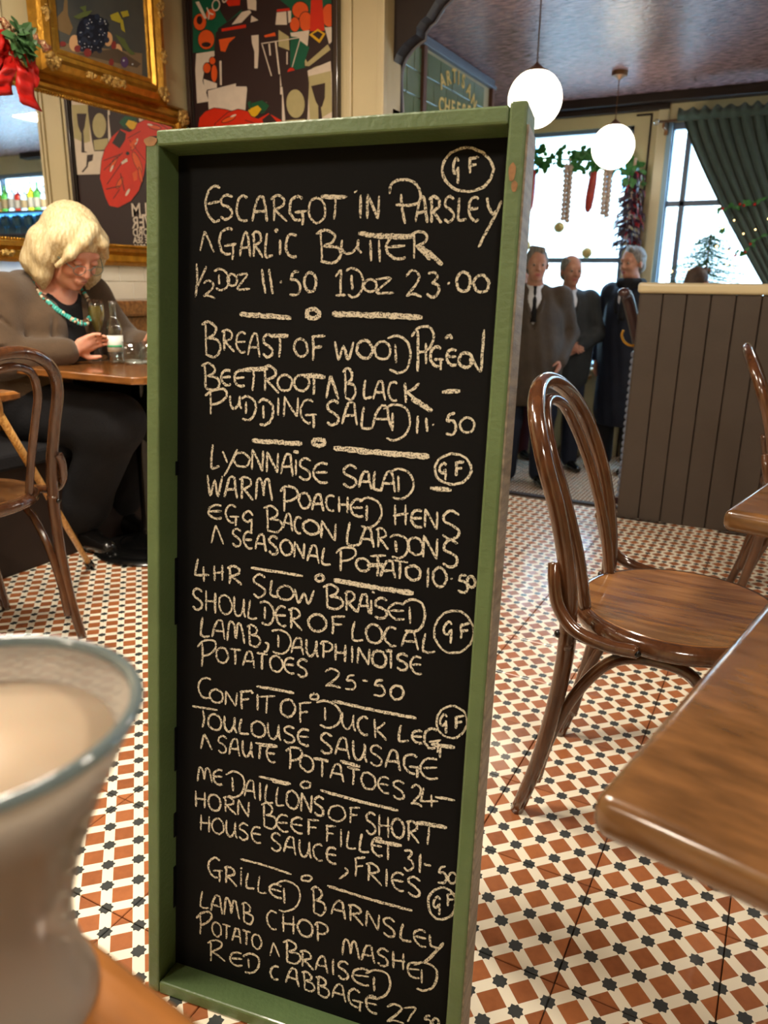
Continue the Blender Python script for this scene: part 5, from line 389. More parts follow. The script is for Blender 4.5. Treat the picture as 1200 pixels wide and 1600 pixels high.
struct(MB().box(-2.97, 4.72, -2.4, 7.4, 2.57, 2.67).obj('ceiling', M_ceil))
# cornice over the street windows
tr = struct(MB().bbox(-2.9, 3.3, 7.08, 7.21, 2.50, 2.575, .01).obj('trim_2', M_brownp))
MB().bbox(-2.9, -1.2, 7.14, 7.21, 2.455, 2.50, .008).obj('picture_rail', M_brownp, tr)
tr3 = struct(MB().bbox(-1.28, -1.20, 7.165, 7.21, -.45, 2.46, .004).obj('trim_3', M_creamgloss))
MB().bbox(-1.345, -1.33, 7.185, 7.21, -.45, 2.44, .003).obj('panel_edge', M_brownp, tr3)
MB().bbox(-1.46, -1.33, 7.185, 7.21, 2.425, 2.44, .003).obj('panel_edge', M_brownp, tr3)

# windows on the street
M_winp = mat('window_grey_paint', (104, 118, 138), .35)
M_winb = mat('pale_blue', (150, 186, 212), .4)
def window(name, x0, x1, z0, z1, ymull, trans, fr=.05):
    f = struct(MB().bbox(x0, x0 + fr, 7.22, 7.30, z0, z1, .004).bbox(x1 - fr, x1, 7.22, 7.30, z0, z1, .004).bbox(x0, x1, 7.22, 7.30, z0, z0 + fr, .004).bbox(x0, x1, 7.22, 7.30, z1 - fr, z1, .004).obj(name, M_winp))
    xs = [x0 + fr] + list(ymull) + [x1 - fr]; zs = [z0 + fr] + list(trans) + [z1 - fr]
    for x in ymull: MB().bbox(x - .022, x + .022, 7.225, 7.295, z0, z1, .004).obj('mullion', M_winp, f)
    for z in trans: MB().bbox(x0 + fr, x1 - fr, 7.225, 7.295, z - .022, z + .022, .004).obj('glazing_bar', M_winp, f)
    for i in range(len(xs) - 1):
        for j in range(len(zs) - 1): MB().box(xs[i], xs[i + 1], 7.258, 7.261, zs[j], zs[j + 1]).obj('pane', M_pane, f)
    return f
M_pane = bpy.data.materials.new('window_pane'); M_pane.use_nodes = True
_n = M_pane.node_tree; _n.nodes.clear(); _o = _n.nodes.new('ShaderNodeOutputMaterial'); _m = _n.nodes.new('ShaderNodeMixShader'); _t = _n.nodes.new('ShaderNodeBsdfTransparent'); _g = _n.nodes.new('ShaderNodeBsdfGlossy'); _g.inputs['Roughness'].default_value = .03
_m.inputs[0].default_value = .05; _n.links.new(_t.outputs[0], _m.inputs[1]); _n.links.new(_g.outputs[0], _m.inputs[2]); _n.links.new(_m.outputs[0], _o.inputs[0])
w1 = window('window_1', -2.42, -1.47, .35, 2.36, [], [1.29], .035)
MB().bbox(-2.45, -1.45, 7.10, 7.24, .32, .35, .006).obj('window_sill', M_creamgloss, w1)
w2 = window('window_2', -1.20, 1.2, .75, 2.36, [-1.03, .1], [1.74], .05)
MB().bbox(-1.21, -1.16, 7.18, 7.232, .75, 2.36, .004).obj('window_jamb', M_winb, w2)  # pale blue colour stands in for blue light reflected on the jamb
window('window_3', 1.7, 4.5, .75, 2.36, [3.9], [], .05)

# ---- wall tiling: white glazed bricks under the mirror, green ones on the far side wall
tw, th = .16, .0815
pt = MB().bbox(-.002, .006, .0008, tw - .0008, .0008, th - .0008, .002, seg=1); pr = None
for r in range(5):
    for k in range(8):
        y = 1.45 + k * tw + (tw / 2 if r % 2 else 0) + .073
        if y + tw > 3.27: continue
        if pr is None: o = pr = pt.obj('wall_tile', M_white)
        else: o = pr.copy(); COL.objects.link(o)
        o.location = (-2.85, y, 1.049 - th * 3 + r * th); o.parent = wl
for r in range(5):
    y = 1.45 + 8 * tw + .073
    for k in range(3):
        yy = y + k * tw + (tw / 2 if r % 2 else 0)
        if yy + tw < 3.27: o = pr.copy(); COL.objects.link(o); o.location = (-2.85, yy, 1.049 - th * 3 + r * th); o.parent = wl
M_gtile = mat('green_glazed_brick', (108, 128, 96), .16, noise=.25, nscale=6, coat=.5, bump=.05, bscale=10)
M_gjoint = mat('pale_joint', (176, 170, 140), .8)
wg = struct(MB().box(-2.5, -2.365, 3.9, 6.17, -.5, 2.50).obj('wall_side', M_gjoint))
gt = MB().bbox(-.004, .010, .002, .198, .002, .141, .003, seg=1); pr = None
for r in range(7):
    for k in range(11):
        y = 4.0 + k * .2 + (.1 if r % 2 else 0)
        if y + .2 > 6.15: continue
        if pr is None: o = pr = gt.obj('wall_tile', M_gtile)
        else: o = pr.copy(); COL.objects.link(o)
        o.location = (-2.365, y, 2.48 - .143 * (r + 1)); o.parent = wg
for y in (4.90, 6.125): MB().bbox(-2.37, -2.335, y, y + .05, .5, 2.5, .004).obj('panel_stile', mat('stile_brown%d' % int(y), (104, 72, 58), .4), wg)
MB().bbox(-2.5, -2.33, 3.9, 6.2, 2.50, 2.525, .004).bbox(-2.5, -2.345, 3.9, 6.2, 2.525, 2.57, .01).obj('cornice', M_winp, wg)
MB().bbox(-2.5, -2.30, 4.0, 4.46, -.4, 2.5, .01).obj('pilaster', M_creamgloss, wg)
def text3d(s, size, m, M, parent=None, name='lettering', ext=.001, bold=0, al='CENTER'):
    c = bpy.data.curves.new(name, 'FONT'); c.body = s; c.size = size; c.extrude = ext; c.offset = bold; c.align_x = al; c.resolution_u = 3
    c.materials.append(m); o = bpy.data.objects.new(name, c); COL.objects.link(o)
    bpy.context.view_layer.update(); me = bpy.data.meshes.new_from_object(o.evaluated_get(bpy.context.evaluated_depsgraph_get())); bpy.data.objects.remove(o)
    o = bpy.data.objects.new(name, me); COL.objects.link(o)
    if parent: o.parent = parent
    o.matrix_world = M; return o
M_goldp = mat('gold_leaf_lettering', (240, 206, 120), .45, .1)
def on_x(y, z, rot=0, x=-2.352): # faces +X
    return Matrix.Translation((x, y, z)) @ Matrix.Rotation(rot, 4, 'X') @ Matrix(((0, 0, 1, 0), (1, 0, 0, 0), (0, 1, 0, 0), (0, 0, 0, 1)))
for ch, y, z, r in (('A', 5.245, 2.33, .55), ('R', 5.338, 2.365, .38), ('T', 5.43, 2.395, .18), ('I', 5.50, 2.40, .05), ('S', 5.58, 2.395, -.1), ('A', 5.68, 2.365, -.4), ('N', 5.775, 2.31, -.6)):
    text3d(ch, .12, M_goldp, on_x(y, z, r), wg, bold=.003)
for i, ch in enumerate('CHEESE'): text3d(ch, .13, M_goldp, on_x(5.22 + i * .098, 2.175 + i * .008), wg, bold=.003)
text3d('S', .13, M_goldp, on_x(4.6, 2.09), wg)

# ---- the painted arch between the dining room and the front room
pts = [(-1.735, -.45), (-1.735, 1.80), (-1.745, 1.93), (-1.74, 1.975), (-1.722, 2.015), (-1.69, 2.048), (-1.655, 2.068), (-1.63, 2.078), (-1.628, 2.105), (-1.61, 2.125), (-1.585, 2.14), (-1.565, 2.165), (-1.545, 2.19), (-1.51, 2.215), (-1.44, 2.25), (-1.3, 2.31), (-1.1, 2.37), (-.8, 2.42), (-.4, 2.45), (0, 2.46), (4.6, 2.46), (4.6, 2.57), (-1.77, 2.57), (-1.77, -.45)]
A = Matrix(((1, 0, 0, 0), (0, 0, 1, 3.33), (0, 1, 0, 0), (0, 0, 0, 1)))
ar = struct(MB().prism(pts, 0, .09, A).obj('trim_4', M_brownp))
M_lite = mat('grey_gloss', (112, 120, 140), .2, coat=.6)
MB().tube([(x + .004, 3.42, z) for x, z in pts[1:20]], .007, 6).obj('edge_highlight', M_lite, ar)  # bluish tube along the arch edge stands in for a window-light highlight

# ================================================================ THE MENU BOARD
BO = Vector((-.7249, .6586, .0196)); BX = Vector((.9891, .1469, .0092)).normalized(); BY = Vector((-.0278, .1247, .9918)); BN = BX.cross(BY).normalized(); BY = BN.cross(BX).normalized()
BW, BH, BT, BD = .4496, 1.2075, .0198, .044
BM = Matrix(((BX.x, BY.x, BN.x, BO.x), (BX.y, BY.y, BN.y, BO.y), (BX.z, BY.z, BN.z, BO.z), (0, 0, 0, 1)))
brd = empty('menu_board', BO, 0, 'tall green framed blackboard menu covered in chalk writing, standing on the tiled floor', 'menu board')
brd.matrix_world = BM
M_green2 = M_green
def rail(x0, x1, y0, y1, z0=-BD - .012, z1=0): return MB().bbox(x0, x1, y0, y1, z0, z1, .003, seg=2)
rail(-BT, 0, -BT, BH + .004).obj('frame_rail', M_green2, brd)
rr = rail(BW, BW + BT, -BT, BH + BT + .004); ro = rr.obj('frame_rail', M_green2, brd)
rail(-.004, BW, BH, BH + BT).obj('frame_rail', M_green2, brd); rail(0, BW, -BT, 0).obj('frame_rail', M_green2, brd)
s = MB().bbox(BW + BT - .001, BW + BT + .0025, -BT, BH + BT - .02, -BD - .01, -.003, .001).obj('worn_edge', M_rawwood, brd); s['label'] = 'worn bare wood outer edge'
MB().bbox(-.002, BW + .002, -.002, BH + .002, -BD - .006, -BD, .001).obj('writing_panel', M_board, brd)
# back leaf of the folding board and its hinge
T = Matrix.Translation((0, BH, -BD - .016)) @ Matrix.Rotation(.25, 4, 'X') @ Matrix.Translation((0, -BH, 0))
MB().bbox(.05, .08, -.04, BH, -.03, 0, .003, T).bbox(.25, .28, -.04, BH, -.03, 0, .003, T).bbox(.08, .25, .25, .28, -.03, 0, .003, T).obj('back_prop', M_green2, brd)
for x in (.06, BW - .06): MB().bbox(x - .02, x + .02, BH - .03, BH + .004, -BD - .02, -BD - .012, .001).obj('hinge', M_iron, brd)
for (x, y, a, b) in ((-.012, BH + .006, .010, .006), (BW + .008, BH - .05, .004, .010), (BW + .0115, BH - .065, .0035, .006)):
    n = 12; pl = [(x + a * (1 + .25 * math.sin(5 * t)) * math.cos(t), y + b * math.sin(t)) for t in [2 * PI * i / n for i in range(n)]]
    MB().prism(pl, -.001, .0006).obj('paint_chip', M_chip, brd)
for (x, y0_, y1_) in ((-.0005, .10, .17), (.001, .33, .40), (.0005, .56, .66), (.001, .78, .80), (.0, .22, .26)):
    MB().bbox(x, x + .0016, y0_, y1_, -BD - .001, -BD + .007, .0007).obj('paint_smear', M_board, brd)

# chalk
M_chalk = bpy.data.materials.new('chalk'); M_chalk.use_nodes = True
_n = M_chalk.node_tree; _b = _n.nodes['Principled BSDF']; _b.inputs['Roughness'].default_value = .95; _b.inputs['Specular IOR Level'].default_value = .1
_tc = _n.nodes.new('ShaderNodeTexCoord'); _no = _n.nodes.new('ShaderNodeTexNoise'); _no.inputs['Scale'].default_value = 480; _no.inputs['Detail'].default_value = 2; _n.links.new(_tc.outputs['Object'], _no.inputs['Vector'])
_r = _n.nodes.new('ShaderNodeValToRGB'); _n.links.new(_no.outputs['Fac'], _r.inputs[0]); _r.color_ramp.elements[0].position = .36; _r.color_ramp.elements[0].color = lin((60, 58, 54)) + (1,); _r.color_ramp.elements[1].position = .50; _r.color_ramp.elements[1].color = lin((212, 205, 186)) + (1,)
_n.links.new(_r.outputs[0], _b.inputs['Base Color'])
def arc(cx, cy, rx, ry, a0, a1, n=9): return [(cx + rx * math.cos(math.radians(a0 + (a1 - a0) * i / (n - 1))), cy + ry * math.sin(math.radians(a0 + (a1 - a0) * i / (n - 1)))) for i in range(n)]
GL = {  # hand-drawn capitals: (width, strokes in a unit box)
 'A': (.9, [[(0, 0), (.2, .6), (.42, 1)], [(.42, 1), (.72, .95), (.82, .5), (.95, -.02)], [(.1, .36), (.88, .42)]]),
 'B': (.85, [[(.18, 1), (.2, .5), (.22, 0)], [(0, .92), (.35, 1.06), (.72, .9), (.66, .66), (.3, .52)], [(.3, .52), (.85, .48), (.98, .22), (.7, -.04), (.2, .0)]]),
 'C': (.8, [arc(.55, .5, .52, .5, 60, 300, 12)]),
 'D': (.95, [[(.34, .78), (.36, .18)], [(0, .93), (.4, 1.06), (.86, .86), (1, .45), (.82, .05), (.45, -.12), (.1, -.04)]]),
 'E': (.75, [arc(.62, .5, .6, .5, 62, 300, 12), [(.12, .5), (.9, .56)]]),
 'F': (.75, [[(.2, 1), (.22, .5), (.2, 0)], [(.1, .98), (1, 1.06)], [(.2, .52), (.8, .58)]]),
 'G': (.95, [arc(.5, .52, .48, .5, 55, 290, 12), [(.3, .36), (1, .42)], [(.78, .42), (.8, .1), (.78, -.18)]]),
 'g': (.8, [[(.85, .85), (.5, 1), (.1, .75), (.08, .5), (.4, .4), (.72, .62)], [(.74, .66), (.74, .3), (.68, 0)]]),
 'H': (.85, [[(.1, 1), (.12, 0)], [(.85, 1), (.84, 0)], [(0, .48), (1, .56)]]),
 'I': (.35, [[(.5, 1), (.5, 0)]]),
 'K': (.85, [[(.15, 1), (.18, 0)], [(.9, .95), (.5, .62), (.2, .5)], [(.2, .5), (.6, .25), (1, 0)]]),
 'L': (.7, [[(.3, 1), (.15, .5), (.12, .12), (.25, .02), (.55, .02), (.98, .1)]]),
 'M': (1.1, [[(0, 0), (.1, .9), (.28, 1), (.42, .7), (.48, .2)], [(.48, .2), (.58, .9), (.76, 1), (.88, .6), (1, 0)]]),
 'N': (.85, [[(.05, 0), (.1, 1)], [(.1, 1), (.5, .5), (.88, .02)], [(.88, .02), (.95, 1)]]),
 'O': (.9, [arc(.5, .5, .5, .48, 110, 480, 18)]),
 '0': (.9, [arc(.5, .5, .46, .5, 110, 480, 18)]),
 'P': (.8, [[(.25, .95), (.27, .5), (.24, 0)], [(0, .82), (.3, 1.02), (.85, .98), (1, .72), (.7, .48), (.26, .42)]]),
 'R': (.9, [[(.18, .98), (.2, .5), (.18, 0)], [(0, .9), (.4, 1.05), (.8, .92), (.78, .66), (.25, .46)], [(.3, .46), (.62, .26), (1.02, -.02)]]),
 'S': (.8, [[(.9, .92), (.5, 1.03), (.12, .85), (.15, .62), (.55, .5), (.85, .32), (.8, .08), (.4, -.04), (.05, .1)]]),
 'T': (.8, [[(.5, .96), (.5, .5), (.46, 0)], [(0, .98), (1, 1.0)]]),
 'U': (.85, [[(.05, 1), (.05, .4), (.25, .05), (.55, .1), (.8, .5), (.85, 1)], [(.85, .9), (.86, .3), (1, .02)]]),
 'W': (1.05, [[(0, 1), (.2, .05), (.48, .75), (.72, .04), (1, 1)]]),
 'Z': (.9, [[(.05, .9), (.8, .95), (.1, .05), (1, .05)]]),
 '^': (.8, [[(0, 0), (.3, 1), (.42, 1), (1, 0)]]),
 '1': (.7, [[(.1, .75), (.55, 1), (.52, .5), (.5, .03)], [(.1, .02), (.95, .04)]]),
 '2': (.85, [[(.1, .8), (.45, 1.02), (.85, .85), (.7, .5), (.1, .04)], [(.1, .04), (.5, .1), (1, 0)]]),
 '3': (.8, [[(.1, .95), (.6, 1.02), (.8, .82), (.4, .58)], [(.4, .58), (.85, .45), (.9, .15), (.45, -.04), (.05, .1)]]),
 '4': (.9, [[(.2, 1), (.05, .4), (.1, .3), (1, .3)], [(.62, .65), (.62, 0)]]),
 '5': (.8, [[(.85, 1), (.4, .92), (.2, .6)], [(.2, .6), (.7, .62), (.95, .3), (.7, 0), (.1, .02)]]),
 '7': (.8, [[(.05, .95), (.95, .98), (.6, .45), (.35, 0)]]),
}
CW = .0033
def smooth2(p, n=5):
    if len(p) < 3: return [(p[0][0] + (p[-1][0] - p[0][0]) * t / 6, p[0][1] + (p[-1][1] - p[0][1]) * t / 6) for t in range(7)]
    return [(v.x, v.y) for v in bez([(a, b, 0) for a, b in p], n)]
def ribbon(mb, pts, wd, z):
    p = [Vector((a, b)) for a, b in pts]; m = len(p); vs = []
    for i in range(m):
        t = p[min(i + 1, m - 1)] - p[max(i - 1, 0)]
        t = t.normalized() if t.length > 1e-9 else Vector((1, 0)); nn = Vector((-t.y, t.x))
        e = .55 if i in (0, m - 1) else 1
        a = wd * .5 * e * random.uniform(.72, 1.2); b = wd * .5 * e * random.uniform(.72, 1.2)
        vs += [(p[i].x + nn.x * a, p[i].y + nn.y * a, z), (p[i].x - nn.x * b, p[i].y - nn.y * b, z)]
    mb.add(vs, [(2 * i, 2 * i + 1, 2 * i + 3, 2 * i + 2) for i in range(m - 1)])
ZC = -BD + .0006
lines = {k: MB() for k in range(1, 9)}
def dense(p):
    out = [p[0]]
    for a, b in zip(p[:-1], p[1:]):
        d = math.hypot(b[0] - a[0], b[1] - a[1]); n = max(1, int(d / .0035))
        out += [(a[0] + (b[0] - a[0]) * t / n, a[1] + (b[1] - a[1]) * t / n) for t in range(1, n + 1)]
    return out
zz = 0
def jz():
    global zz
    zz = (zz + 1) % 40; return ZC + zz * 1.2e-5
for (k, s, ax, ay, bx, by, cx, cy, dx, dy) in CHALK_WORDS:
    ws = [GL[c][0] for c in s]; tot = sum(ws) + .13 * (len(s) - 1); x = 0
    for c, wd in zip(s, ws):
        g0, g1 = x / tot, (x + wd) / tot; x += wd + .13
        jx, jy = random.uniform(-.03, .03), random.uniform(-.05, .05)
        for st in GL[c][1]:
            p = []
            for (u, v) in st:
                t = g0 + (g1 - g0) * (u + jx + random.uniform(-.025, .025)); vv = v + jy * (1 - v) + random.uniform(-.02, .02)
                lo = (ax + (bx - ax) * t, ay + (by - ay) * t); hi = (cx + (dx - cx) * t, cy + (dy - cy) * t)
                p.append((lo[0] + (hi[0] - lo[0]) * vv, lo[1] + (hi[1] - lo[1]) * vv))
            ribbon(lines[k], dense(smooth2(p)), CW * random.uniform(.85, 1.15), jz())
for (k, wd, p) in CHALK_STROKES: ribbon(lines[k], dense(smooth2([tuple(q) for q in p])), CW * wd, jz())
for (k, wd, cx, cy, px_, py_, qx, qy) in CHALK_RINGS:
    P = []
    for i in range(30):
        t = 2 * PI * i / 28 + 1.4; P.append((cx + (px_ - cx) * math.cos(t) + (qx - cx) * math.sin(t) + random.uniform(-.0006, .0006), cy + (py_ - cy) * math.cos(t) + (qy - cy) * math.sin(t) + random.uniform(-.0006, .0006)))
    ribbon(lines[k], dense(P), CW * wd, jz())
for k in lines: lines[k].obj('chalk_lettering', M_chalk, brd)

# ================================================================ MIRROR, PICTURES
def frame_profile(mb, plane, y0, y1, z0, z1, prof):
    """mitred picture frame on a wall facing +X: prof = [(inset, proud)] from the outer edge to the inner edge"""
    rings = []
    for ins, pr_ in prof: rings.append([(plane + pr_, y0 + ins, z0 + ins), (plane + pr_, y1 - ins, z0 + ins), (plane + pr_, y1 - ins, z1 - ins), (plane + pr_, y0 + ins, z1 - ins)])
    vs = [p for r in rings for p in r]; fs = []
    for i in range(len(rings) - 1):
        for k in range(4): fs.append((i * 4 + k, i * 4 + (k + 1) % 4, (i + 1) * 4 + (k + 1) % 4, (i + 1) * 4 + k))
    mb.add(vs, fs); return mb
MU = -2.83
mir = empty('wall_mirror', (-2.85, 2.1, 1.12), 0, 'wide mirror in a gilt frame on the wall above the white tiles', 'mirror')
mir.matrix_world = Matrix.Translation((-2.85, 2.1, 1.12))
def L(o): # parent keeping world position
    return o
def under(o, p):
    o.parent = p; o.matrix_parent_inverse = p.matrix_world.inverted() if p.name in bpy.data.objects and p.matrix_world else Matrix(); return o
fr = frame_profile(MB(), 0, -1.05, 1.115, .0, .745, [(0, -.0), (0, .02), (.012, .035), (.02, .024), (.045, .03), (.06, .048), (.072, .044), (.078, .026), (.084, .026)]).obj('gilt_frame', M_gold, mir)
bd = MB()
for i in range(150):
    y = -.96 + i * 1.985 / 149
    bd.sph((.030, y, .088), .0058, 6, 4); bd.sph((.030, y, .657), .0058, 6, 4)
for i in range(44):
    z = .09 + i * .565 / 43
    bd.sph((.030, 1.027, z), .0058, 6, 4)
bd.obj('beading', M_gold, mir, smooth='all')
MB().box(.018, .022, -1.0, 1.04, .07, .68).obj('mirror_glass', M_mirror, mir)
def ornament(mb, c, r, n, seed):
    rd = random.Random(seed)
    for i in range(n):
        t = rd.uniform(0, 2 * PI); d = rd.uniform(0, 1) ** .7
        mb.sph((c[0] + rd.uniform(0, .012), c[1] + r[0] * d * math.cos(t), c[2] + r[1] * d * math.sin(t)), rd.uniform(.004, .009), 6, 4, (1, rd.uniform(.6, 1.6), rd.uniform(.6, 1.6)))
cc = MB(); ornament(cc, (.045, 1.07, .70), (.035, .035), 46, 3)
for k in range(9):
    t = 2 * PI * k / 9; cc.sph((.055, 1.07 + .024 * math.cos(t), .70 + .024 * math.sin(t)), .010, 7, 5, (.7, 1, 1))
cc.sph((.06, 1.07, .70), .012, 8, 6); cc.obj('corner_ornament', M_goldlt, mir, smooth='all')
for (y, z, a, b, n, sd_) in ((1.07, .04, .03, .03, 30, 4), (.95, .03, .05, .012, 20, 9), (0, .03, .05, .012, 20, 8)):
    cc = MB(); ornament(cc, (.045, y, z), (a, b), n, sd_); cc.obj('corner_ornament', M_goldlt, mir, smooth='all')

PX = -2.80   # picture hung in front of the mirror's top edge
pa = empty('framed_painting', (PX, 2.70, 1.845), 0, 'gilt framed still life painting of grapes and peaches hung above the mirror', 'painting')
z1 = .86
frame_profile(MB(), 0, -.345, .345, 0, z1, [(0, -.04), (0, .01), (.01, .028), (.035, .036), (.055, .020), (.07, .022), (.08, .008), (.095, .012), (.10, .0)]).obj('gilt_frame', M_gold, pa)
for (y, z, a, b, n) in ((.31, .035, .035, .03, 60), (-.31, .035, .035, .03, 60), (0, .028, .07, .018, 80), (-.12, .028, .03, .012, 20), (.318, .43, .018, .09, 80), (-.318, .43, .018, .09, 80), (.318, .2, .012, .03, 24), (-.318, .2, .012, .03, 24)): oo = MB(); ornament(oo, (.03, y, z), (a, b), n, int(y * 100 + z * 1000)); oo.obj('frame_ornament', M_goldlt, pa, smooth='all')
M_canvas = mat('canvas_grey', (92, 94, 88), .5, noise=1, nscale=2.2, col2=(58, 66, 72), coat=.2)
MB().box(-.002, .002, -.25, .25, .09, z1 - .09).obj('canvas', M_canvas, pa)
PCOL = {'pdark': (92, 80, 66), 'ptan': (134, 116, 90), 'pbask': (132, 110, 76), 'ppeach': (222, 178, 130), 'pred': (140, 58, 56), 'pgrape': (40, 52, 74), 'pgrape2': (24, 32, 48), 'pshine': (186, 196, 206), 'pleaf': (186, 176, 60), 'pleaf2': (96, 112, 66), 'pplum': (88, 66, 110),
        'dark': (48, 30, 30), 'green': (16, 92, 66), 'red': (216, 46, 18), 'orange': (232, 92, 34), 'cream': (224, 208, 190), 'olive': (184, 172, 124), 'yellow': (226, 176, 30), 'holly': (16, 84, 52)}
PM = {k: mat('paint_' + k, c, .45, noise=.08, nscale=30) for k, c in PCOL.items()}
def art(shapes, name, parent, fn, order, line=0):
    keys = []; mb = MB()
    for i, (c, p) in enumerate(shapes):
        if c not in keys: keys.append(c)
        mb.cur = keys.index(c); q = [fn(a, b, .0004 + i * order) for a, b in p]; mb.add(q, [tuple(range(len(q)))])
        if line and c in ('red', 'orange', 'yellow', 'olive', 'holly') and len(p) > 5:
            if 'dark' not in keys: keys.append('dark')
            mb.cur = keys.index('dark')
            for k in range(len(p)):
                a, b = Vector(p[k - 1]), Vector(p[k]); d = b - a
                if d.length < 1e-5: continue
                nn = Vector((-d.y, d.x)).normalized() * line; d = d.normalized() * line * .6; o_ = .0004 + (i + .5) * order
                mb.add([fn(*(a - d + nn), o_), fn(*(a - d - nn), o_), fn(*(b + d - nn), o_), fn(*(b + d + nn), o_)], [(0, 1, 2, 3)])
    return mb.obj(name, [PM[k] for k in keys], parent)
def clipf(p, lo0, hi0, lo1, hi1):
    for ax, lim, sg in ((0, lo0, 1), (0, hi0, -1), (1, lo1, 1), (1, hi1, -1)):
        out = []
        for i in range(len(p)):
            a, b = p[i - 1], p[i]; ia = (a[ax] - lim) * sg >= 0; ib = (b[ax] - lim) * sg >= 0
            if ia != ib:
                t = (lim - a[ax]) / (b[ax] - a[ax]); out.append((a[0] + (b[0] - a[0]) * t, a[1] + (b[1] - a[1]) * t))
            if ib: out.append(tuple(b))
        p = out
        if not p: break
    return p
sh = [(c, clipf(p, 2.455, 2.945, 1.938, 2.61)) for c, p in PAINTING_SHAPES]; sh = [x for x in sh if len(x[1]) > 2]
art(sh, 'painted_fruit', pa, lambda a, b, o: (.002 + o, a - 2.70, b - 1.845), 2e-5)

# the lobster poster on the end wall
PY = 3.235
po = empty('framed_poster', (-2.41, 3.27, 1.15), 0, 'tall framed restaurant poster with red lobster, wine bottle and glasses', 'poster')
X0, X1, Z0, Z1 = -2.832, -1.965, 1.16, 2.50
po.matrix_world = Matrix.Translation((X0, 3.27, Z0)); W_, H_ = X1 - X0, Z1 - Z0
M_pframe = mat('poster_frame_dark', (58, 44, 36), .3, coat=.4)
M_pframe2 = mat('poster_frame_edge', (120, 108, 84), .4)
for (a, b, c, d) in ((0, .022, 0, H_), (W_ - .022, W_, 0, H_), (0, W_, 0, .022), (0, W_, H_ - .022, H_)): MB().bbox(a, b, -.034, 0, c, d, .003).obj('frame_side', M_pframe, po)
for (a, b, c, d) in ((.022, .034, .02, H_ - .02), (W_ - .034, W_ - .022, .02, H_ - .02)): MB().bbox(a, b, -.026, 0, c, d, .002).obj('frame_slip', M_pframe2 if 0 else M_brownp, po)
MB().box(.01, W_ - .01, -.016, -.004, .01, H_ - .01).obj('poster_sheet', PM['dark'], po)
sh = [(c, clipf(p, X0 + .036, X1 - .036, Z0 + .02, Z1 - .02)) for c, p in POSTER_SHAPES]; sh = [x for x in sh if len(x[1]) > 2]
art(sh, 'poster_print', po, lambda a, b, o: (a - X0, -.016 - o, b - Z0), 2.5e-5, .0016)
M_ptext = PM['cream']
def on_y(x, y, z, rot=0): return Matrix.Translation((x, y, z)) @ Matrix.Rotation(rot, 4, 'Y') @ Matrix.Rotation(PI / 2, 4, 'X')
for s, z, size in (('HOLM', 1.385, .095), ('WER', 1.325, .085), ('FJORD', 1.285, .055), ('THE SEA', 1.25, .045), ('0560', 1.212, .045)):
    c = text3d(s, size, M_ptext, on_y(-2.385, PY + .0145, z), None, 'poster_lettering', .0003, .001, 'RIGHT'); c.parent = po; c.matrix_parent_inverse = Matrix.Translation((-X0, -3.27, -Z0))
c = text3d('IRROY', .07, M_ptext, on_y(-2.62, PY + .014, 2.33, PI - .5), None, 'poster_lettering', .0003); c.parent = po; c.matrix_parent_inverse = Matrix.Translation((-X0, -3.27, -Z0))

# ---- bow and greenery hanging at the mirror's top left
M_red = mat('red_ribbon', (186, 24, 16), .5, noise=.2, nscale=12)
M_leaf = mat('fabric_leaf', (74, 112, 66), .5, noise=.35, nscale=20)
M_leafd = mat('ivy_leaf', (58, 124, 58), .5, noise=.4, nscale=20)
M_twist = mat('gold_red_garland', (226, 196, 150), .3, .4, noise=1, nscale=120, col2=(150, 30, 26), bump=.8, bscale=140)
bw = empty('ribbon_bow', (-2.72, 2.16, 1.86), 0, 'red ribbon bow with green leaves hanging over the gilt mirror frame', 'bow')
def ribbon_sheet(mb, path, wd, side, n=6):
    P = bez(path, n); vs = []; sd = Vector(side).normalized()
    for i, p in enumerate(P):
        ww = wd(i / (len(P) - 1)) / 2; rip = .010 * math.sin(i * 1.3)
        for k in range(5): t = -1 + k / 2; vs.append(p + sd * ww * t + Vector((rip * (1 - t * t) + .006 * math.sin(t * 5 + i * .4), 0, 0)))
    return mb.add(vs, [(i * 5 + k, i * 5 + k + 1, i * 5 + 5 + k + 1, i * 5 + 5 + k) for i in range(len(P) - 1) for k in range(4)])
for nm, path, wf_, sd in (('ribbon_loop', [(0, 0, 0), (.03, -.05, .01), (.04, -.10, -.02), (.02, -.09, -.07), (.01, -.02, -.03)], lambda t: .05 + .05 * math.sin(PI * t), (0, .3, 1)),
                     ('ribbon_loop', [(0, 0, 0), (.03, .04, -.01), (.04, .075, -.04), (.02, .06, -.08), (.01, .01, -.03)], lambda t: .04 + .035 * math.sin(PI * t), (0, -.3, 1)),
                     ('ribbon_tail', [(.0, -.01, -.02), (.03, -.035, -.07), (.02, -.06, -.12), (.03, -.085, -.17)], lambda t: .03 + .085 * t, (0, 1, .25)),
                     ('ribbon_tail', [(.0, .01, -.02), (.04, .02, -.07), (.025, .03, -.13), (.04, .035, -.185)], lambda t: .03 + .075 * t, (0, 1, -.15))):
    o = ribbon_sheet(MB(), path, wf_, sd).obj(nm, M_red, bw, smooth='all'); md = o.modifiers.new('thick', 'SOLIDIFY'); md.thickness = .0015
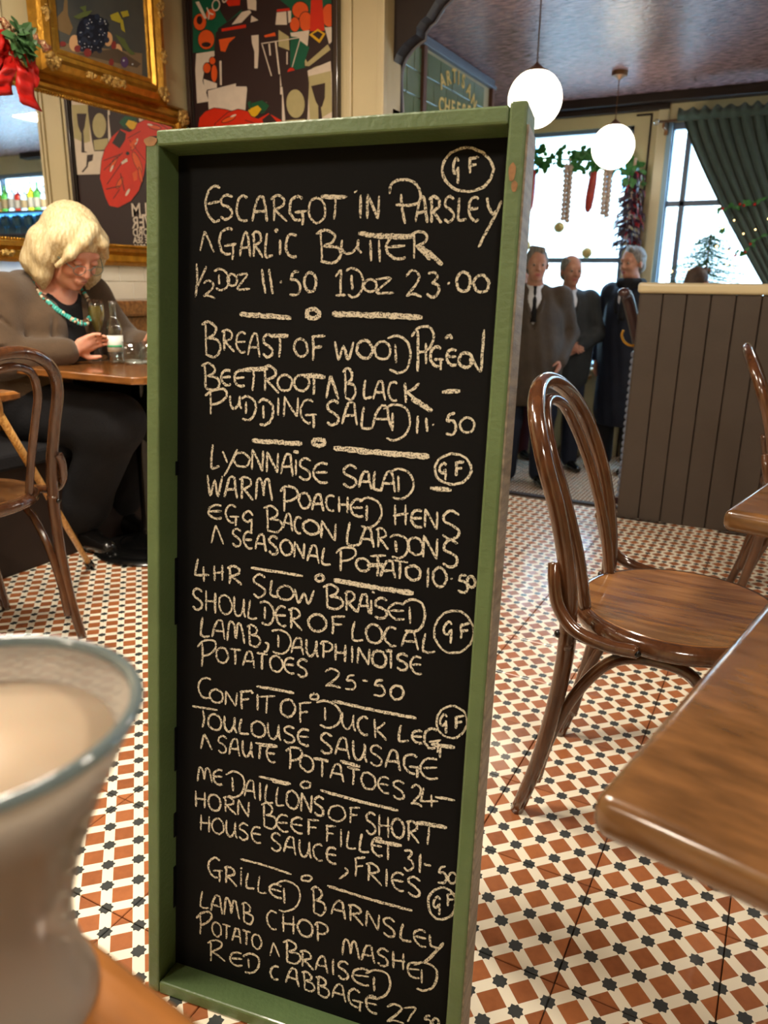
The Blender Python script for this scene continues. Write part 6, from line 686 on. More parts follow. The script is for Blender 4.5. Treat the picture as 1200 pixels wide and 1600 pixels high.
def leaf(mb, c, d, n, L_, W2=.4, curl=.2):
    d = Vector(d).normalized(); n = Vector(n); sd = d.cross(n); sd = sd.normalized() if sd.length > .01 else d.orthogonal().normalized(); n = sd.cross(d); c = Vector(c)
    pr_ = [(0, .02), (.25, .8), (.55, 1), (.85, .5), (1, .02)]; vs = []
    for (t, w_) in pr_:
        m = c + d * L_ * t - n * L_ * curl * t * t; vs += [m + sd * L_ * W2 * .5 * w_ + n * L_ * .06 * w_, m, m - sd * L_ * W2 * .5 * w_ + n * L_ * .06 * w_]
    return mb.add(vs, [(i * 3 + k, i * 3 + k + 1, i * 3 + 4 + k, i * 3 + 3 + k) for i in range(4) for k in range(2)])
rd = random.Random(5)
pm = None
for i in range(60):
    d = (rd.uniform(.0, 1), rd.uniform(-1, 1), rd.uniform(-1, .9))
    lf = leaf(MB(), (.04 + rd.uniform(0, .02), .02 + rd.uniform(-.035, .035), .03 + rd.uniform(-.04, .03)), d, (1, .2, .5), rd.uniform(.04, .06), .6); lf.obj('leaf', M_leaf, bw)
gl = MB(); P = bez([(-.02, -.35, .10), (.0, -.2, .105), (.01, -.05, .085), (.02, .05, .07), (.03, .16, .035)], 10)
gl.tube([p + Vector((0, .0, .01 * math.sin(i * 2.1))) for i, p in enumerate(P)], [.013 + .005 * math.sin(i * 1.7) for i in range(len(P))], 7); gl.obj('twisted_garland', M_twist, bw, smooth='all')

# ---- bench under the mirror
be = empty('bench_seat', (-2.62, 1.9, 0), 0, 'long wooden banquette bench along the wall under the mirror', 'bench')
be.matrix_world = Matrix.Identity(4)
MB().bbox(-2.845, -2.40, .5, 3.25, .40, .46, .012).obj('seat', M_black, be)
MB().bbox(-2.84, -2.44, .5, 3.25, 0, .40, .006).obj('seat_base', M_brownp, be)
MB().bbox(-2.85, -2.80, .5, 3.25, .46, .89, .006).obj('backrest', M_bench, be)
MB().bbox(-2.85, -2.775, .5, 3.25, .89, .965, .014).obj('top_rail', M_bench, be)
MB().bbox(-2.805, -2.79, .5, 3.25, .80, .815, .004).obj('bead', M_bench, be)

# ================================================================ TABLES
def pedestal_table(loc, rz, hx, hy, label, m, thick=.03, cut=0, base='round', top_z=.75, rad=.02):
    t = empty('dining_table', loc, rz, label, 'table')
    mb = MB()
    if cut: mb.prism([(-hx + cut, -hy), (hx - cut, -hy), (hx, -hy + cut), (hx, hy - cut), (hx - cut, hy), (-hx + cut, hy), (-hx, hy - cut), (-hx, -hy + cut)], top_z - thick, top_z)
    else: mb.bbox(-hx, hx, -hy, hy, top_z - thick, top_z, rad, seg=4)
    o = mb.obj('tabletop', m, t, smooth=True)
    if cut: md = o.modifiers.new('bevel', 'BEVEL'); md.width = .005; md.segments = 3; md.limit_method = 'ANGLE'
    MB().lathe((0, 0, 0), [(.036, .05), (.038, .10), (.030, .14), (.030, top_z - thick - .05), (.045, top_z - thick - .02)], 24).obj('column', M_iron, t, smooth=True)
    MB().bbox(-.17, .17, -.02, .02, top_z - thick - .025, top_z - thick, .004).bbox(-.02, .02, -.17, .17, top_z - thick - .025, top_z - thick, .004).obj('top_bracket', M_iron, t)
    MB().lathe((0, 0, 0), [(.215, 0), (.218, .008), (.205, .020), (.190, .024), (.175, .020), (.16, .030), (.13, .042), (.115, .038), (.095, .052), (.06, .060), (.04, .075), (.036, .10)], 44).obj('base', M_iron, t, smooth=True)
    return t
pedestal_table((-2.22, 2.18, 0), 0, .34, .34, 'square wooden table with cut corners and black pedestal before the seated woman', M_tablelight, .026, .03)
pedestal_table((-2.27, 1.10, 0), 0, .35, .345, 'wooden table at the left edge behind the bentwood chair', M_tablelight, .028)
# two tables on the right, turned a little to the room
def corner_table(cx, cy, ang, hx, hy, label):
    c, s_ = math.cos(ang), math.sin(ang); x, y = hx - .0, hy
    return pedestal_table((cx + c * x - s_ * y, cy + s_ * x + c * y, 0), ang, hx, hy, label, M_table, .032, rad=.012)
corner_table(-.073, .420, -.20, .36, .29, 'large brown wooden table in the right foreground')
corner_table(-.06, 1.158, -.20, .34, .30, 'brown wooden table behind the foreground table at the right edge')
# foreground table at the lower left, rounded corner
tf = empty('dining_table', (-.45, -.085, 0), -.12, 'light brown table in the lower left foreground under the large glass', 'table')
mb = MB(); mb.bbox(-.33, .33, -.305, .305, .722, .75, .012, seg=4); mb.obj('tabletop', M_tablelight, tf, smooth=True)
MB().lathe((0, 0, 0), [(.036, .05), (.030, .14), (.030, .69), (.045, .722)], 24).obj('column', M_iron, tf, smooth=True)
MB().lathe((0, 0, 0), [(.215, 0), (.218, .008), (.175, .024), (.13, .042), (.06, .060), (.036, .08)], 40).obj('base', M_iron, tf, smooth=True)

# ================================================================ BENTWOOD CHAIRS
def bentwood(name_label, loc, rz, group='bentwood dining chairs'):
    t = empty('bentwood_chair', loc, rz, name_label, 'chair', group)
    half = [(-.172, .174, .40), (-.178, .176, .52), (-.205, .180, .65), (-.245, .172, .76), (-.278, .125, .832), (-.298, .045, .869)]
    full = [(x, -y, z) for x, y, z in half] + [(x, y, z) for x, y, z in half[::-1]]
    MB().tube(bez(full, 9), .0165, 12).obj('backrest_hoop', M_bent, t, smooth='all')
    h2 = [(-.158, .106, .455), (-.180, .110, .56), (-.215, .110, .67), (-.250, .102, .755), (-.277, .066, .818), (-.290, .0, .838)]
    MB().tube(bez([(x, -y, z) for x, y, z in h2[:-1]] + [h2[-1]] + [(x, y, z) for x, y, z in h2[:-1][::-1]], 9), .0115, 10).obj('inner_hoop', M_bent, t, smooth='all')
    for s in (-1, 1):
        P = bez([(-.172, s * .174, .44), (-.176, s * .172, .36), (-.190, s * .167, .25), (-.215, s * .163, .12), (-.248, s * .163, 0)], 7)
        MB().tube(P, [.0175 - .004 * i / len(P) for i in range(len(P))], 12).obj('leg', M_bent, t, smooth='all')
        P = bez([(.125, s * .125, .44), (.130, s * .140, .30), (.132, s * .165, .14), (.140, s * .190, 0)], 7)
        MB().tube(P, [.0175 - .004 * i / len(P) for i in range(len(P))], 12).obj('leg', M_bent, t, smooth='all')
        MB().tube(bez([(-.206, s * .182, .565), (-.200, s * .196, .535), (-.186, s * .205, .49), (-.150, s * .214, .455), (-.095, s * .213, .440), (-.04, s * .207, .437)], 7), [.010] + [.0125] * 30 + [.0125] * 4 + [.010] if 0 else .0125, 10).obj('seat_bracket', M_bent, t, smooth='all')
        MB().tube(bez([(-.218, s * .145, .075), (-.196, s * .148, .18), (-.150, s * .150, .30), (-.085, s * .152, .385), (.0, s * .152, .400), (.06, s * .150, .375), (.105, s * .152, .28), (.118, s * .155, .16)], 6), .0115, 10).obj('leg_brace', M_bent, t, smooth='all')
        MB().sph((-.190, s * .178, .425), .008, 8, 6).obj('bolt', M_iron, t, smooth='all'); MB().sph((-.04, s * .214, .437), .007, 8, 6).obj('bolt', M_iron, t, smooth='all')
    MB().ring((0, 0, .442), .182, .0185, 48, 10, sc=(1.02, 1.06)).obj('seat_ring', M_bent, t, smooth='all')
    MB().lathe((0, 0, 0), [(0, .455), (.10, .4555), (.165, .458), (.178, .461), (.182, .457), (.182, .44), (0, .438)], 48, Matrix.Diagonal((1.02, 1.06, 1, 1))).obj('seat', M_seat, t, smooth=True)
    return t
bentwood('bentwood chair with glossy round seat beside the menu board', (-.13, 1.50, 0), 0)
bentwood('bentwood chair seen only by its hoop against the brown boarded partition', (.157, 2.79, 0), .05)
bentwood('bentwood chair at left with wooden cane leaning across it', (-2.055, 1.30, 0), PI)

# ---- walking cane
M_cane = mat('cane_wood', (238, 190, 110), .35, noise=1, nscale=8, col2=(186, 126, 56), stretch=(20, 20, 3), coat=.4)
cn = empty('walking_cane', (-2.262, 1.905, 0), 0, 'pale wooden walking cane leaning on the chair, black rubber tip on the tiles', 'cane')
tip = Vector((0, 0, .0)); top = Vector((.37, -.60, .775)); dd = (top - tip).normalized()
MB().tube([dd * .03, dd * .35, dd * .7, dd * .93], [.0105, .0112, .0118, .0118], 12).obj('shaft', M_cane, cn, smooth='all')
MB().tube([dd * .0 + Vector((0, 0, .004)), dd * .012, dd * .045, dd * .05], [.0165, .018, .015, .0115], 12).obj('rubber_tip', M_iron, cn, smooth=True)
e = dd * .93
MB().tube(bez([e, e + Vector((.0, .0, .03)), e + Vector((.03, -.03, .055)), e + Vector((.06, -.08, .045)), e + Vector((.065, -.10, .01))], 6), .0095, 12).obj('crook_handle', M_cane, cn, smooth='all')

# ================================================================ GLASSWARE AND THINGS ON THE TABLES
M_wine = thin_glass('white_wine', (250, 236, 170), .05, .45, (222, 200, 118))
M_label = mat('bottle_label', (226, 232, 226), .6); M_lgreen = mat('label_green', (70, 170, 120), .6)
fl_ = empty('champagne_flute', (-2.40, 2.165, .75), 0, 'champagne flute of pale sparkling wine in front of the woman', 'glass')
MB().lathe((0, 0, 0), [(.0, .002), (.030, .0015), (.031, .003), (.012, .006), (.0045, .012), (.0038, .06), (.0045, .095), (.012, .112), (.024, .145), (.030, .175), (.029, .205), (.025, .232), (.0242, .232), (.0282, .205), (.0290, .176), (.023, .147), (.011, .116), (.0, .106)], 28, cap=False).obj('flute_bowl', M_glass, fl_, smooth='all')
MB().lathe((0, 0, 0), [(0, .1075), (.0105, .117), (.0222, .148), (.0282, .176), (.0276, .205), (.0274, .208), (0, .208)], 28, cap=False).obj('wine', M_wine, fl_, smooth='all')
bt = empty('water_bottle', (-2.28, 2.135, .75), 0, 'small clear water bottle with white and green label beside the flute', 'bottle')
MB().lathe((0, 0, 0), [(0, .003), (.026, 0), (.029, .006), (.029, .125), (.024, .148), (.0125, .170), (.0115, .215), (.0135, .219), (.0135, .230), (.011, .230), (.0105, .215), (.011, .167), (.022, .148), (.027, .124), (.027, .008), (0, .006)], 24, cap=False).obj('bottle_glass', M_glass, bt, smooth='all')
MB().lathe((0, 0, 0), [(.0295, .045), (.0297, .045), (.0297, .105), (.0295, .105)], 24, cap=False).obj('label', M_label, bt, smooth='all')
MB().lathe((0, 0, 0), [(.02985, .062), (.02995, .062), (.02995, .070), (.02985, .070)], 24, cap=False).obj('label_stripe', M_lgreen, bt, smooth='all')
MB().lathe((0, 0, 0), [(0, .008), (.0265, .010), (.0265, .06), (0, .06)], 20, cap=False).obj('water', thin_glass('water', (240, 248, 248), .05, .12), bt, smooth='all')
for i, (x, y) in enumerate(((-2.20, 2.14), (-2.16, 2.19))):
    t = empty('tumbler', (x, y, .75), 0, ('nearer' if not i else 'farther') + ' clear fluted tumbler beside the water bottle', 'glass', 'water tumblers')
    vs = MB(); n = 40; prof = [(.0, .004), (.030, 0), (.033, .008), (.036, .085), (.0345, .085), (.031, .014), (0, .012)]; V = []; m = len(prof)
    for (r, z) in prof:
        for k in range(n):
            a = 2 * PI * k / n; rr = r * (1 + (.04 * math.cos(10 * a) if .005 < z < .07 else 0)); V.append((rr * math.cos(a), rr * math.sin(a), z))
    vs.add(V, [(q * n + k, q * n + (k + 1) % n, (q + 1) * n + (k + 1) % n, (q + 1) * n + k) for q in range(m - 1) for k in range(n)]); vs.obj('tumbler_body', M_glass, t, smooth='all')
o = MB().bbox(-.08, .08, -.05, .05, 0, .003, .001).obj('paper_napkin', M_label, None, loc=(-2.27, 2.23, .75)); tag(o, 'white paper napkin under the glasses on the wooden table', 'napkin')

# foreground glass, out of focus
M_frost = thin_glass('cloudy_glass', (225, 222, 216), .10, .62, (196, 188, 178))
M_rim = thin_glass('glass_rim', (150, 168, 172), .2, .5, (150, 168, 172))
fg = empty('footed_glass', (-.262, .152, .75), 0, 'large cloudy footed glass out of focus in the left foreground', 'glass')
MB().lathe((0, 0, 0), [(0, .0), (.0385, .0), (.039, .003), (.036, .012), (.033, .024), (.0315, .036), (.032, .048), (.037, .070), (.049, .102), (.0665, .140), (.064, .141), (.0465, .104), (.034, .072), (.028, .054), (0, .047)], 48, cap=False).obj('glass_bowl', M_frost, fg, smooth='all')
MB().ring((0, 0, .141), .0653, .0028, 64, 10).obj('rim', M_rim, fg, smooth='all')
M_cream2 = mat('creamy_drink', (176, 156, 132), .4, sub=.1)
MB().lathe((0, 0, 0), [(0, .049), (.027, .055), (.0335, .073), (.0458, .104), (.0552, .124), (.0557, .1255), (0, .125)], 40, cap=False).obj('drink', M_cream2, fg, smooth='all')

# ================================================================ PEOPLE
def rot(yaw=0, pitch=0, roll=0):
    """columns are the head's forward, left and up axes"""
    m = Matrix.Rotation(yaw, 3, 'Z') @ Matrix.Rotation(pitch, 3, 'Y') @ Matrix.Rotation(roll, 3, 'X'); return np.array(m)
def head_prims(S, c, R, s=1.0, k=.012, jowl=1.0):
    c = np.array(c, float); T = lambda p: c + R @ (np.array(p, float) * s)
    E = lambda p, r, kk=k, cut=0: S.ell(T(p), np.array(r, float) * s, kk, R, cut)
    E((-.012, 0, .035), (.096, .077, .090), .02); E((.030, 0, -.015), (.062, .063, .085), .02)
    E((.040, 0, -.072), (.046, .050 * jowl, .040), .02); E((.070, 0, -.092), (.020, .022, .017), .015)
    for y in (-1, 1):
        E((.062, y * .036, -.030), (.028, .024, .026)); E((-.002, y * .080, -.008), (.018, .010, .031), .004); E((.010, y * .088, .0), (.010, .006, .018), .003)
    S.cap(T((.080, -.036, .030)), T((.080, .036, .030)), .013 * s, .013 * s, .010)
    for y in (-1, 1): E((.098, y * .031, .008), (.014, .016, .009), .006, 1)
    for y in (-1, 1): E((.080, y * .031, .006), (.013, .014, .010), .003)
    S.cap(T((.088, 0, .018)), T((.110, 0, -.026)), .008 * s, .0125 * s, .006); 
    for y in (-1, 1): E((.098, y * .011, -.030), (.011, .008, .008), .004)
    E((.092, 0, -.058), (.010, .025, .007), .005); E((.090, 0, -.068), (.010, .021, .006), .004); E((.104, 0, -.063), (.012, .022, .0015), .003, 1)
    return T
def hand_prims(S, w, d, n, s=1.0, curl=.5, thumb=1):
    """palm from the wrist w along d, palm facing n; thumb = side"""
    w = np.array(w, float); d = np.array(d, float); d /= np.linalg.norm(d); n = np.array(n, float); n -= d * (n @ d); n /= np.linalg.norm(n); b = np.cross(d, n) * thumb
    S.chain([w, w + d * .05 * s, w + d * .085 * s], [.022 * s, .021 * s, .014 * s], .012)
    S.chain([w + d * .04 * s + b * .022 * s, w + d * .085 * s + b * .026 * s], [.016 * s, .011 * s], .01); S.chain([w + d * .04 * s - b * .022 * s, w + d * .08 * s - b * .028 * s], [.016 * s, .010 * s], .01)
    for i, (o, L1) in enumerate(((.028, .066), (.009, .076), (-.010, .070), (-.028, .054))):
        p = w + d * (.086 - .004 * abs(i - 1)) * s + b * o * s; a = curl * .5; P = [p]
        for j, f in enumerate((.45, .32, .23)):
            p = p + (d * math.cos(a) + n * math.sin(a)) * L1 * f * s; P.append(p); a += curl
        S.chain(P, [.0092 * s, .0085 * s, .0078 * s, .0068 * s], .003)
    p = w + d * .022 * s + b * .024 * s; q = p + (d * .55 + b * .75 + n * .3) * .036 * s; r = q + (d * .85 + b * .2 + n * .45) * .030 * s; t = r + (d * .9 + n * .5) * .022 * s
    S.chain([p, q, r, t], [.013 * s, .0105 * s, .009 * s, .0075 * s], .005)

M_eyew = mat('eye_white', (150, 134, 124), .6, spec=.2)
def eye_pair(T, R, s, par, m=None):
    for y in (-1, 1):
        MB().sph(T((.0828, y * .031, .006)), .0112 * s, 10, 8).obj('eye', M_eyew, par, smooth='all')
        MB().sph(T((.0905, y * .031, .005)), .0058 * s, 8, 6).obj('iris', M_eye, par, smooth='all')

def standing_man(label, loc, rz, H=1.75, coat=M_coat, trouser=M_navy, hair=M_hairg, head_yaw=0, head_pitch=0, scarf=False, bald=False, tie=True, arm='down', coat_len=.62, vneck=True, skin=M_skin2, stout=1.0):
    s = H / 1.75; g = empty('person', loc, rz, label, 'person', None); h = .0105
    sh = .18 * stout; hipz = .92
    # joints
    J = {}
    for y in (-1, 1):
        J[y] = dict(sh=(-.01, y * sh, 1.42), el=(-.05, y * (sh + .07), 1.14), wr=(.03, y * (sh + .05), .90), hip=(0, y * .095, hipz), kn=(.02, y * .11, .50), an=(-.02, y * .12, .09))
    if arm == 'front': J[-1].update(el=(.0, -(sh + .08), 1.15), wr=(.21, -.04, 1.07)); J[1].update(el=(.0, sh + .08, 1.15), wr=(.20, .05, 1.05))
    if arm == 'pocket':
        for y in (-1, 1): J[y].update(el=(-.10, y * (sh + .09), 1.16), wr=(.06, y * (sh + .02), .96))
    S = SDF(h * s, .03 * s); c = lambda p: np.array(p, float) * s
    S.ell(c((0, 0, 1.28)), c((.10, .15, .20))).ell(c((0, 0, 1.0)), c((.09, .14, .16)))
    S.chain([c((-.01, 0, 1.40)), c((.0, 0, 1.50)), c((.015, 0, 1.56))], [.075 * s, .056 * s, .055 * s])
    R = rot(head_yaw, head_pitch); T = head_prims(S, c((.025, 0, 1.645)), R, s)
    for y in (-1, 1):
        j = J[y]; S.chain([c((0, y * .08, 1.42)), c(j['sh']), c(j['el']), c(j['wr'])], [.06 * s, .055 * s, .040 * s, .027 * s])
        d = np.array(j['wr']) - np.array(j['el'])
        if arm == 'front': d = d + np.array((.02, y * -.10, 0))
        hand_prims(S, c(j['wr']), d, (0, -y, 0) if arm != 'front' else (-1, 0, -.4), s, .4, 1 if y < 0 else -1)
        S.chain([c(j['hip']), c(j['kn']), c(j['an'])], [.085 * s, .055 * s, .036 * s])
    S.obj('body', skin, g)
    # trousers
    S = SDF(.014 * s, .03 * s); S.ell(c((0, 0, .95)), c((.12, .17 * stout, .12)))
    for y in (-1, 1): j = J[y]; S.chain([c(j['hip']), c(j['kn']), c((j['an'][0], j['an'][1], .09))], [.105 * s, .080 * s, .070 * s])
    S.obj('trousers', trouser, g)
    for y in (-1, 1):
        S = SDF(.008 * s, .02 * s); S.chain([c((-.05, y * .12, .045)), c((.04, y * .13, .04)), c((.16, y * .155, .03))], [.038 * s, .040 * s, .028 * s]); S.cap(c((-.03, y * .12, .06)), c((-.02, y * .12, .11)), .04 * s, .045 * s)
        S.obj('shoe', M_shoe, g, fn=lambda V: np.where(V[:, 2:3] < .004, np.concatenate([V[:, :2], np.full((len(V), 1), .004)], 1), V))
    # shirt, tie
    S = SDF(.010 * s, .02 * s); S.ell(c((.03, 0, 1.30)), c((.108, .12, .19))).chain([c((.0, 0, 1.42)), c((.006, 0, 1.525))], [.080 * s, .060 * s]); S.ell(c((.035, 0, 1.575)), c((.09, .09, .075)), .006, None, 1); S.obj('shirt', M_shirt, g)
    if tie: MB().tube([c((.068, 0, 1.50)), c((.078, 0, 1.478)), c((.118, 0, 1.40)), c((.150, 0, 1.25))], [.014 * s, .010 * s, .018 * s, .024 * s], 8, sx=.4).obj('tie', M_black, g, smooth='all')
    # coat
    S = SDF(.012 * s, .04 * s); z0 = 1.45 - coat_len * 1.25
    S.ell(c((-.005, 0, 1.29)), c((.142, .205 * stout, .22)), .06 * s).ell(c((0, 0, 1.10)), c((.150 * stout, .212 * stout, .32)), .06 * s)
    for zz_ in np.arange(z0 + .10, 1.1, .10): S.ell(c((0, 0, zz_)), c((.150 * stout, .218 * stout, .17)), .06 * s)
    for y in (-1, 1):
        j = J[y]; w = np.array(j['wr']); e = np.array(j['el']); S.chain([c((0, y * .10, 1.40)), c(j['sh']), c(j['el']), c(e + (w - e) * .94)], [.085 * s, .083 * s, .068 * s, .052 * s], .03)
    S.cap(c((-.03, -.055, 1.46)), c((-.03, .055, 1.46)), .06 * s, .06 * s)
    if vneck: # open front from the neck to the chest
        S.ell(c((.15, 0, 1.47)), c((.115, .050, .13)), .008 * s, None, 1); S.ell(c((.17, 0, 1.32)), c((.06, .022, .12)), .008 * s, None, 1)
    S.ell(c((0, 0, z0 - .16)), c((.5, .5, .17)), .004, None, 1)
    S.ell(c((.02, 0, 1.60)), c((.075, .075, .10)), .008 * s, None, 1)
    rr = random.Random(int(H * 100))
    fold = lambda V: V + .0022 * np.stack([np.sin(V[:, 1] * 70 + V[:, 2] * 9), np.sin(V[:, 0] * 60 + V[:, 2] * 12), 0 * V[:, 0]], 1)
    S.obj('coat', coat, g, fn=fold)
    MB().tube(bez([c((-.065, y, 1.50)) for y in (0,)] + [c((-.05, .06, 1.50)), c((.02, .082, 1.475)), c((.085, .066, 1.42)), c((.132, .040, 1.33))], 5), [.016 * s] * 8 + [.02 * s] * 20, 8, sx=.55).obj('collar', coat, g, smooth='all') if 0 else None
    for y in (-1, 1):
        P = bez([c((-.075, 0, 1.515)), c((-.055, y * .052, 1.512)), c((.01, y * .078, 1.485)), c((.080, y * .070, 1.43)), c((.128, y * .052, 1.35)), c((.142, y * .026, 1.27))], 5)
        MB().tube(P, [.017 * s] * len(P), 8, sx=.6).obj('collar', coat if not scarf else M_black, g, smooth='all')
    if scarf:
        S = SDF(.010 * s, .02 * s)
        for k in range(10):
            a0, a1 = 2 * PI * k / 10, 2 * PI * (k + 1) / 10; S.cap(c((.012 + .078 * math.cos(a0), .082 * math.sin(a0), 1.50)), c((.012 + .078 * math.cos(a1), .082 * math.sin(a1), 1.50)), .034 * s, .034 * s)
        S.cap(c((.09, .02, 1.47)), c((.15, .03, 1.25)), .04 * s, .035 * s); S.obj('scarf', M_black, g)
    for k in range(3): MB().sph(c((.152 + .002 * k, .012, 1.20 - .10 * k)), .008 * s, 8, 6).obj('button', M_iron, g, smooth='all')
    # hair: a shell over the skull with the face cut out
    S = SDF(.0065 * s, .015 * s); hc = c((.025, 0, 1.645)); TT = lambda p: hc + R @ (np.array(p) * s)
    S.ell(TT((-.020, 0, .038)), np.array((.098, .084, .094)) * s, .01, R); S.ell(TT((-.055, 0, -.02)), np.array((.055, .072, .062)) * s, .01, R)
    for y in (-1, 1): S.ell(TT((-.008, y * .070, .020)), np.array((.030, .016, .034)) * s, .01, R)
    S.ell(TT((.085, 0, -.03)), np.array((.075, .085, .112)) * s, .006, R, 1)
    if bald: S.ell(TT((.010, 0, .130)), np.array((.085, .062, .052)) * s, .006, R, 1)
    else: S.cap(TT((.060, .03, .108)), TT((.0, -.04, .120)), .020 * s, .020 * s)
    S.obj('hair', hair, g)
    eye_pair(T, R, s, g)
    lp = SDF(.003 * s, .004); lp.ell(T((.0925, 0, -.0585)), np.array((.0075, .022, .0045)) * s, .003, R); lp.ell(T((.091, 0, -.067)), np.array((.0075, .019, .0045)) * s, .003, R); lp.obj('lips', M_lip, g)
    return g
LZ = -.45
def face_cam(x, y, off=0): return math.atan2(-y, -x) + off
standing_man('grey haired man in brown waxed coat, white shirt and dark tie', (-1.785, 5.75, LZ), face_cam(-1.765, 5.75, .05), 1.76, M_coat, M_navy, M_hairg, .12, .05, arm='pocket', coat_len=.66, stout=1.1)
M_dkcoat = mat('dark_olive_coat', (36, 40, 42), .7, noise=.3, nscale=10, bump=.5, bscale=22)
M_blueshirt = mat('blue_shirt', (150, 166, 196), .8)
standing_man('balding man in dark jacket with clasped hands standing in the middle', (-1.70, 6.40, LZ), face_cam(-1.70, 6.40, .25), 1.73, M_dkcoat, M_navy, M_hairg, .15, .04, bald=True, arm='front', coat_len=.60)
M_bluecoat = mat('dark_blue_overcoat', (16, 24, 44), .75, noise=.3, nscale=12, bump=.3, bscale=30)
standing_man('man in long dark overcoat and black scarf beside the boarded partition', (-1.25, 6.62, LZ), face_cam(-1.25, 6.62, -.55), 1.80, M_bluecoat, M_black, M_hairg, -.15, .05, scarf=True, tie=False, arm='down', coat_len=.86, vneck=False)
standing_man('person in maroon trousers almost hidden behind the menu board', (-2.19, 6.62, LZ), face_cam(-2.19, 6.62, .3), 1.66, M_black, M_maroon, M_hairbr, .1, 0, tie=False, vneck=False, coat_len=.5, stout=.9)
standing_man('person behind the partition, only the brown hair showing', (-.545, 4.62, 0), face_cam(-.5, 4.6, 2.4), 1.15, M_black, M_black, M_hairbr, 0, .35, tie=False, vneck=False, coat_len=.5)

# ---- the seated woman
wo = empty('person', (-2.60, 2.10, 0), 0, 'blonde woman in taupe cardigan and bead necklace seated on the bench using phone', 'person')
hc = np.array((.170, .0, 1.160)); HR = rot(-.12, .62); hs = 1.10
S = SDF(.0075, .03)
S.ell((-.02, 0, .60), (.15, .18, .16)).ell((.0, 0, .82), (.13, .17, .20)).ell((.03, 0, .96), (.10, .15, .10))
S.chain([(.04, 0, 1.0), (.095, 0, 1.09), hc - (.03, 0, .04)], [.075, .058, .058])
WT = head_prims(S, hc, HR, hs, .012, 1.12)
AR = {-1: dict(sh=(.01, -.185, .985), el=(.06, -.265, .775), wr=(.225, -.085, .800)), 1: dict(sh=(.03, .185, .985), el=(.14, .25, .80), wr=(.34, .175, .815))}
for y in (-1, 1):
    j = AR[y]; S.chain([(.02, y * .09, 1.0), j['sh'], j['el'], j['wr']], [.06, .055, .042, .028])
hand_prims(S, AR[-1]['wr'], (.55, .75, .42), (.6, -.3, -.3), .92, .35, 1)
hand_prims(S, AR[1]['wr'], (.8, .1, .35), (-.1, -.2, 1), .92, .55, 1)
for y, a in ((-1, (.13, -.045)), (1, (.10, .185))):
    S.chain([(0, y * .10, .54), (.42, y * .12 + .03, .53), (a[0], a[1], .09)], [.10, .065, .036])
S.obj('body', M_skin, wo)
S = SDF(.010, .05); S.ell((.0, 0, .55), (.21, .22, .14))
for y, a in ((-1, (.13, -.045)), (1, (.10, .185))): S.chain([(.02, y * .10, .56), (.42, y * .12 + .03, .55), (a[0] + .03, a[1], .20), (a[0], a[1], .14)], [.135, .10, .095, .085])
S.obj('black_skirt', M_black, wo)
for (a, b) in ((.13, -.045), (.10, .185)):
    S = SDF(.0065, .02); S.chain([(a - .05, b, .05), (a + .05, b - .005, .045), (a + .17, b - .03, .035)], [.042, .046, .034]); S.chain([(a - .005, b, .06), (a + .01, b, .20)], [.048, .056])
    o = S.obj('ankle_boot', M_shoe, wo, fn=lambda V: np.where(V[:, 2:3] < .004, np.concatenate([V[:, :2], np.full((len(V), 1), .004)], 1), V))
    lc = MB()
    for k in range(5): lc.tube([(a + .045 + .012 * k, b - .018, .098 - .006 * k), (a + .05 + .012 * k, b + .012, .100 - .006 * k)], .0018, 5)
    lc.obj('lace', M_dark, o)
S = SDF(.008, .03)
S.ell((.035, 0, .82), (.135, .165, .20)).ell((.055, 0, .96), (.085, .12, .085)); S.ell((.14, 0, 1.06), (.09, .075, .10), .01, None, 1)
S.obj('black_top', M_black, wo)
S = SDF(.008, .045)
S.ell((-.02, 0, .66), (.20, .235, .19)).ell((-.005, 0, .84), (.165, .225, .19)).ell((.0, 0, .95), (.120, .195, .11))
S.chain([(-.04, -.07, 1.035), (-.04, .07, 1.035)], [.052, .052]).ell((.09, -.09, .88), (.08, .085, .09)).ell((.09, .09, .88), (.08, .085, .09))
for y in (-1, 1):
    j = AR[y]; w_ = np.array(j['wr']); e_ = np.array(j['el']); S.chain([(.0, y * .12, .99), j['sh'], j['el'], e_ + (w_ - e_) * .90], [.085, .085, .072, .050], .035)
S.crease([(.16, -.17, .95), (.13, -.185, .88), (.10, -.20, .82)], .007).crease([(.075, -.335, .80), (.11, -.30, .815), (.15, -.245, .835)], .006).crease([(-.02, -.325, .80), (.03, -.35, .775)], .006)
S.crease([(.05, -.28, .98), (.08, -.27, .92), (.12, -.24, .88)], .005).crease([(.13, -.235, .755), (.17, -.205, .775), (.20, -.16, .80)], .005).crease([(.16, -.10, .92), (.165, -.12, .84), (.15, -.13, .76)], .005)
S.ell((.17, .0, 1.02), (.115, .060, .15), .012, None, 1); S.ell((.20, 0, .86), (.10, .045, .14), .012, None, 1); S.ell((.22, .0, .70), (.10, .055, .16), .012, None, 1)
S.obj('cardigan', M_card, wo, fn=lambda V: V + (.0035 * np.sin(V[:, 2] * 60 + V[:, 0] * 70 + 2 * np.sin(V[:, 1] * 22)) * (.4 + .6 * np.sin(V[:, 1] * 9 + 1) ** 2))[:, None] * np.array([.6, -.8, .1]))
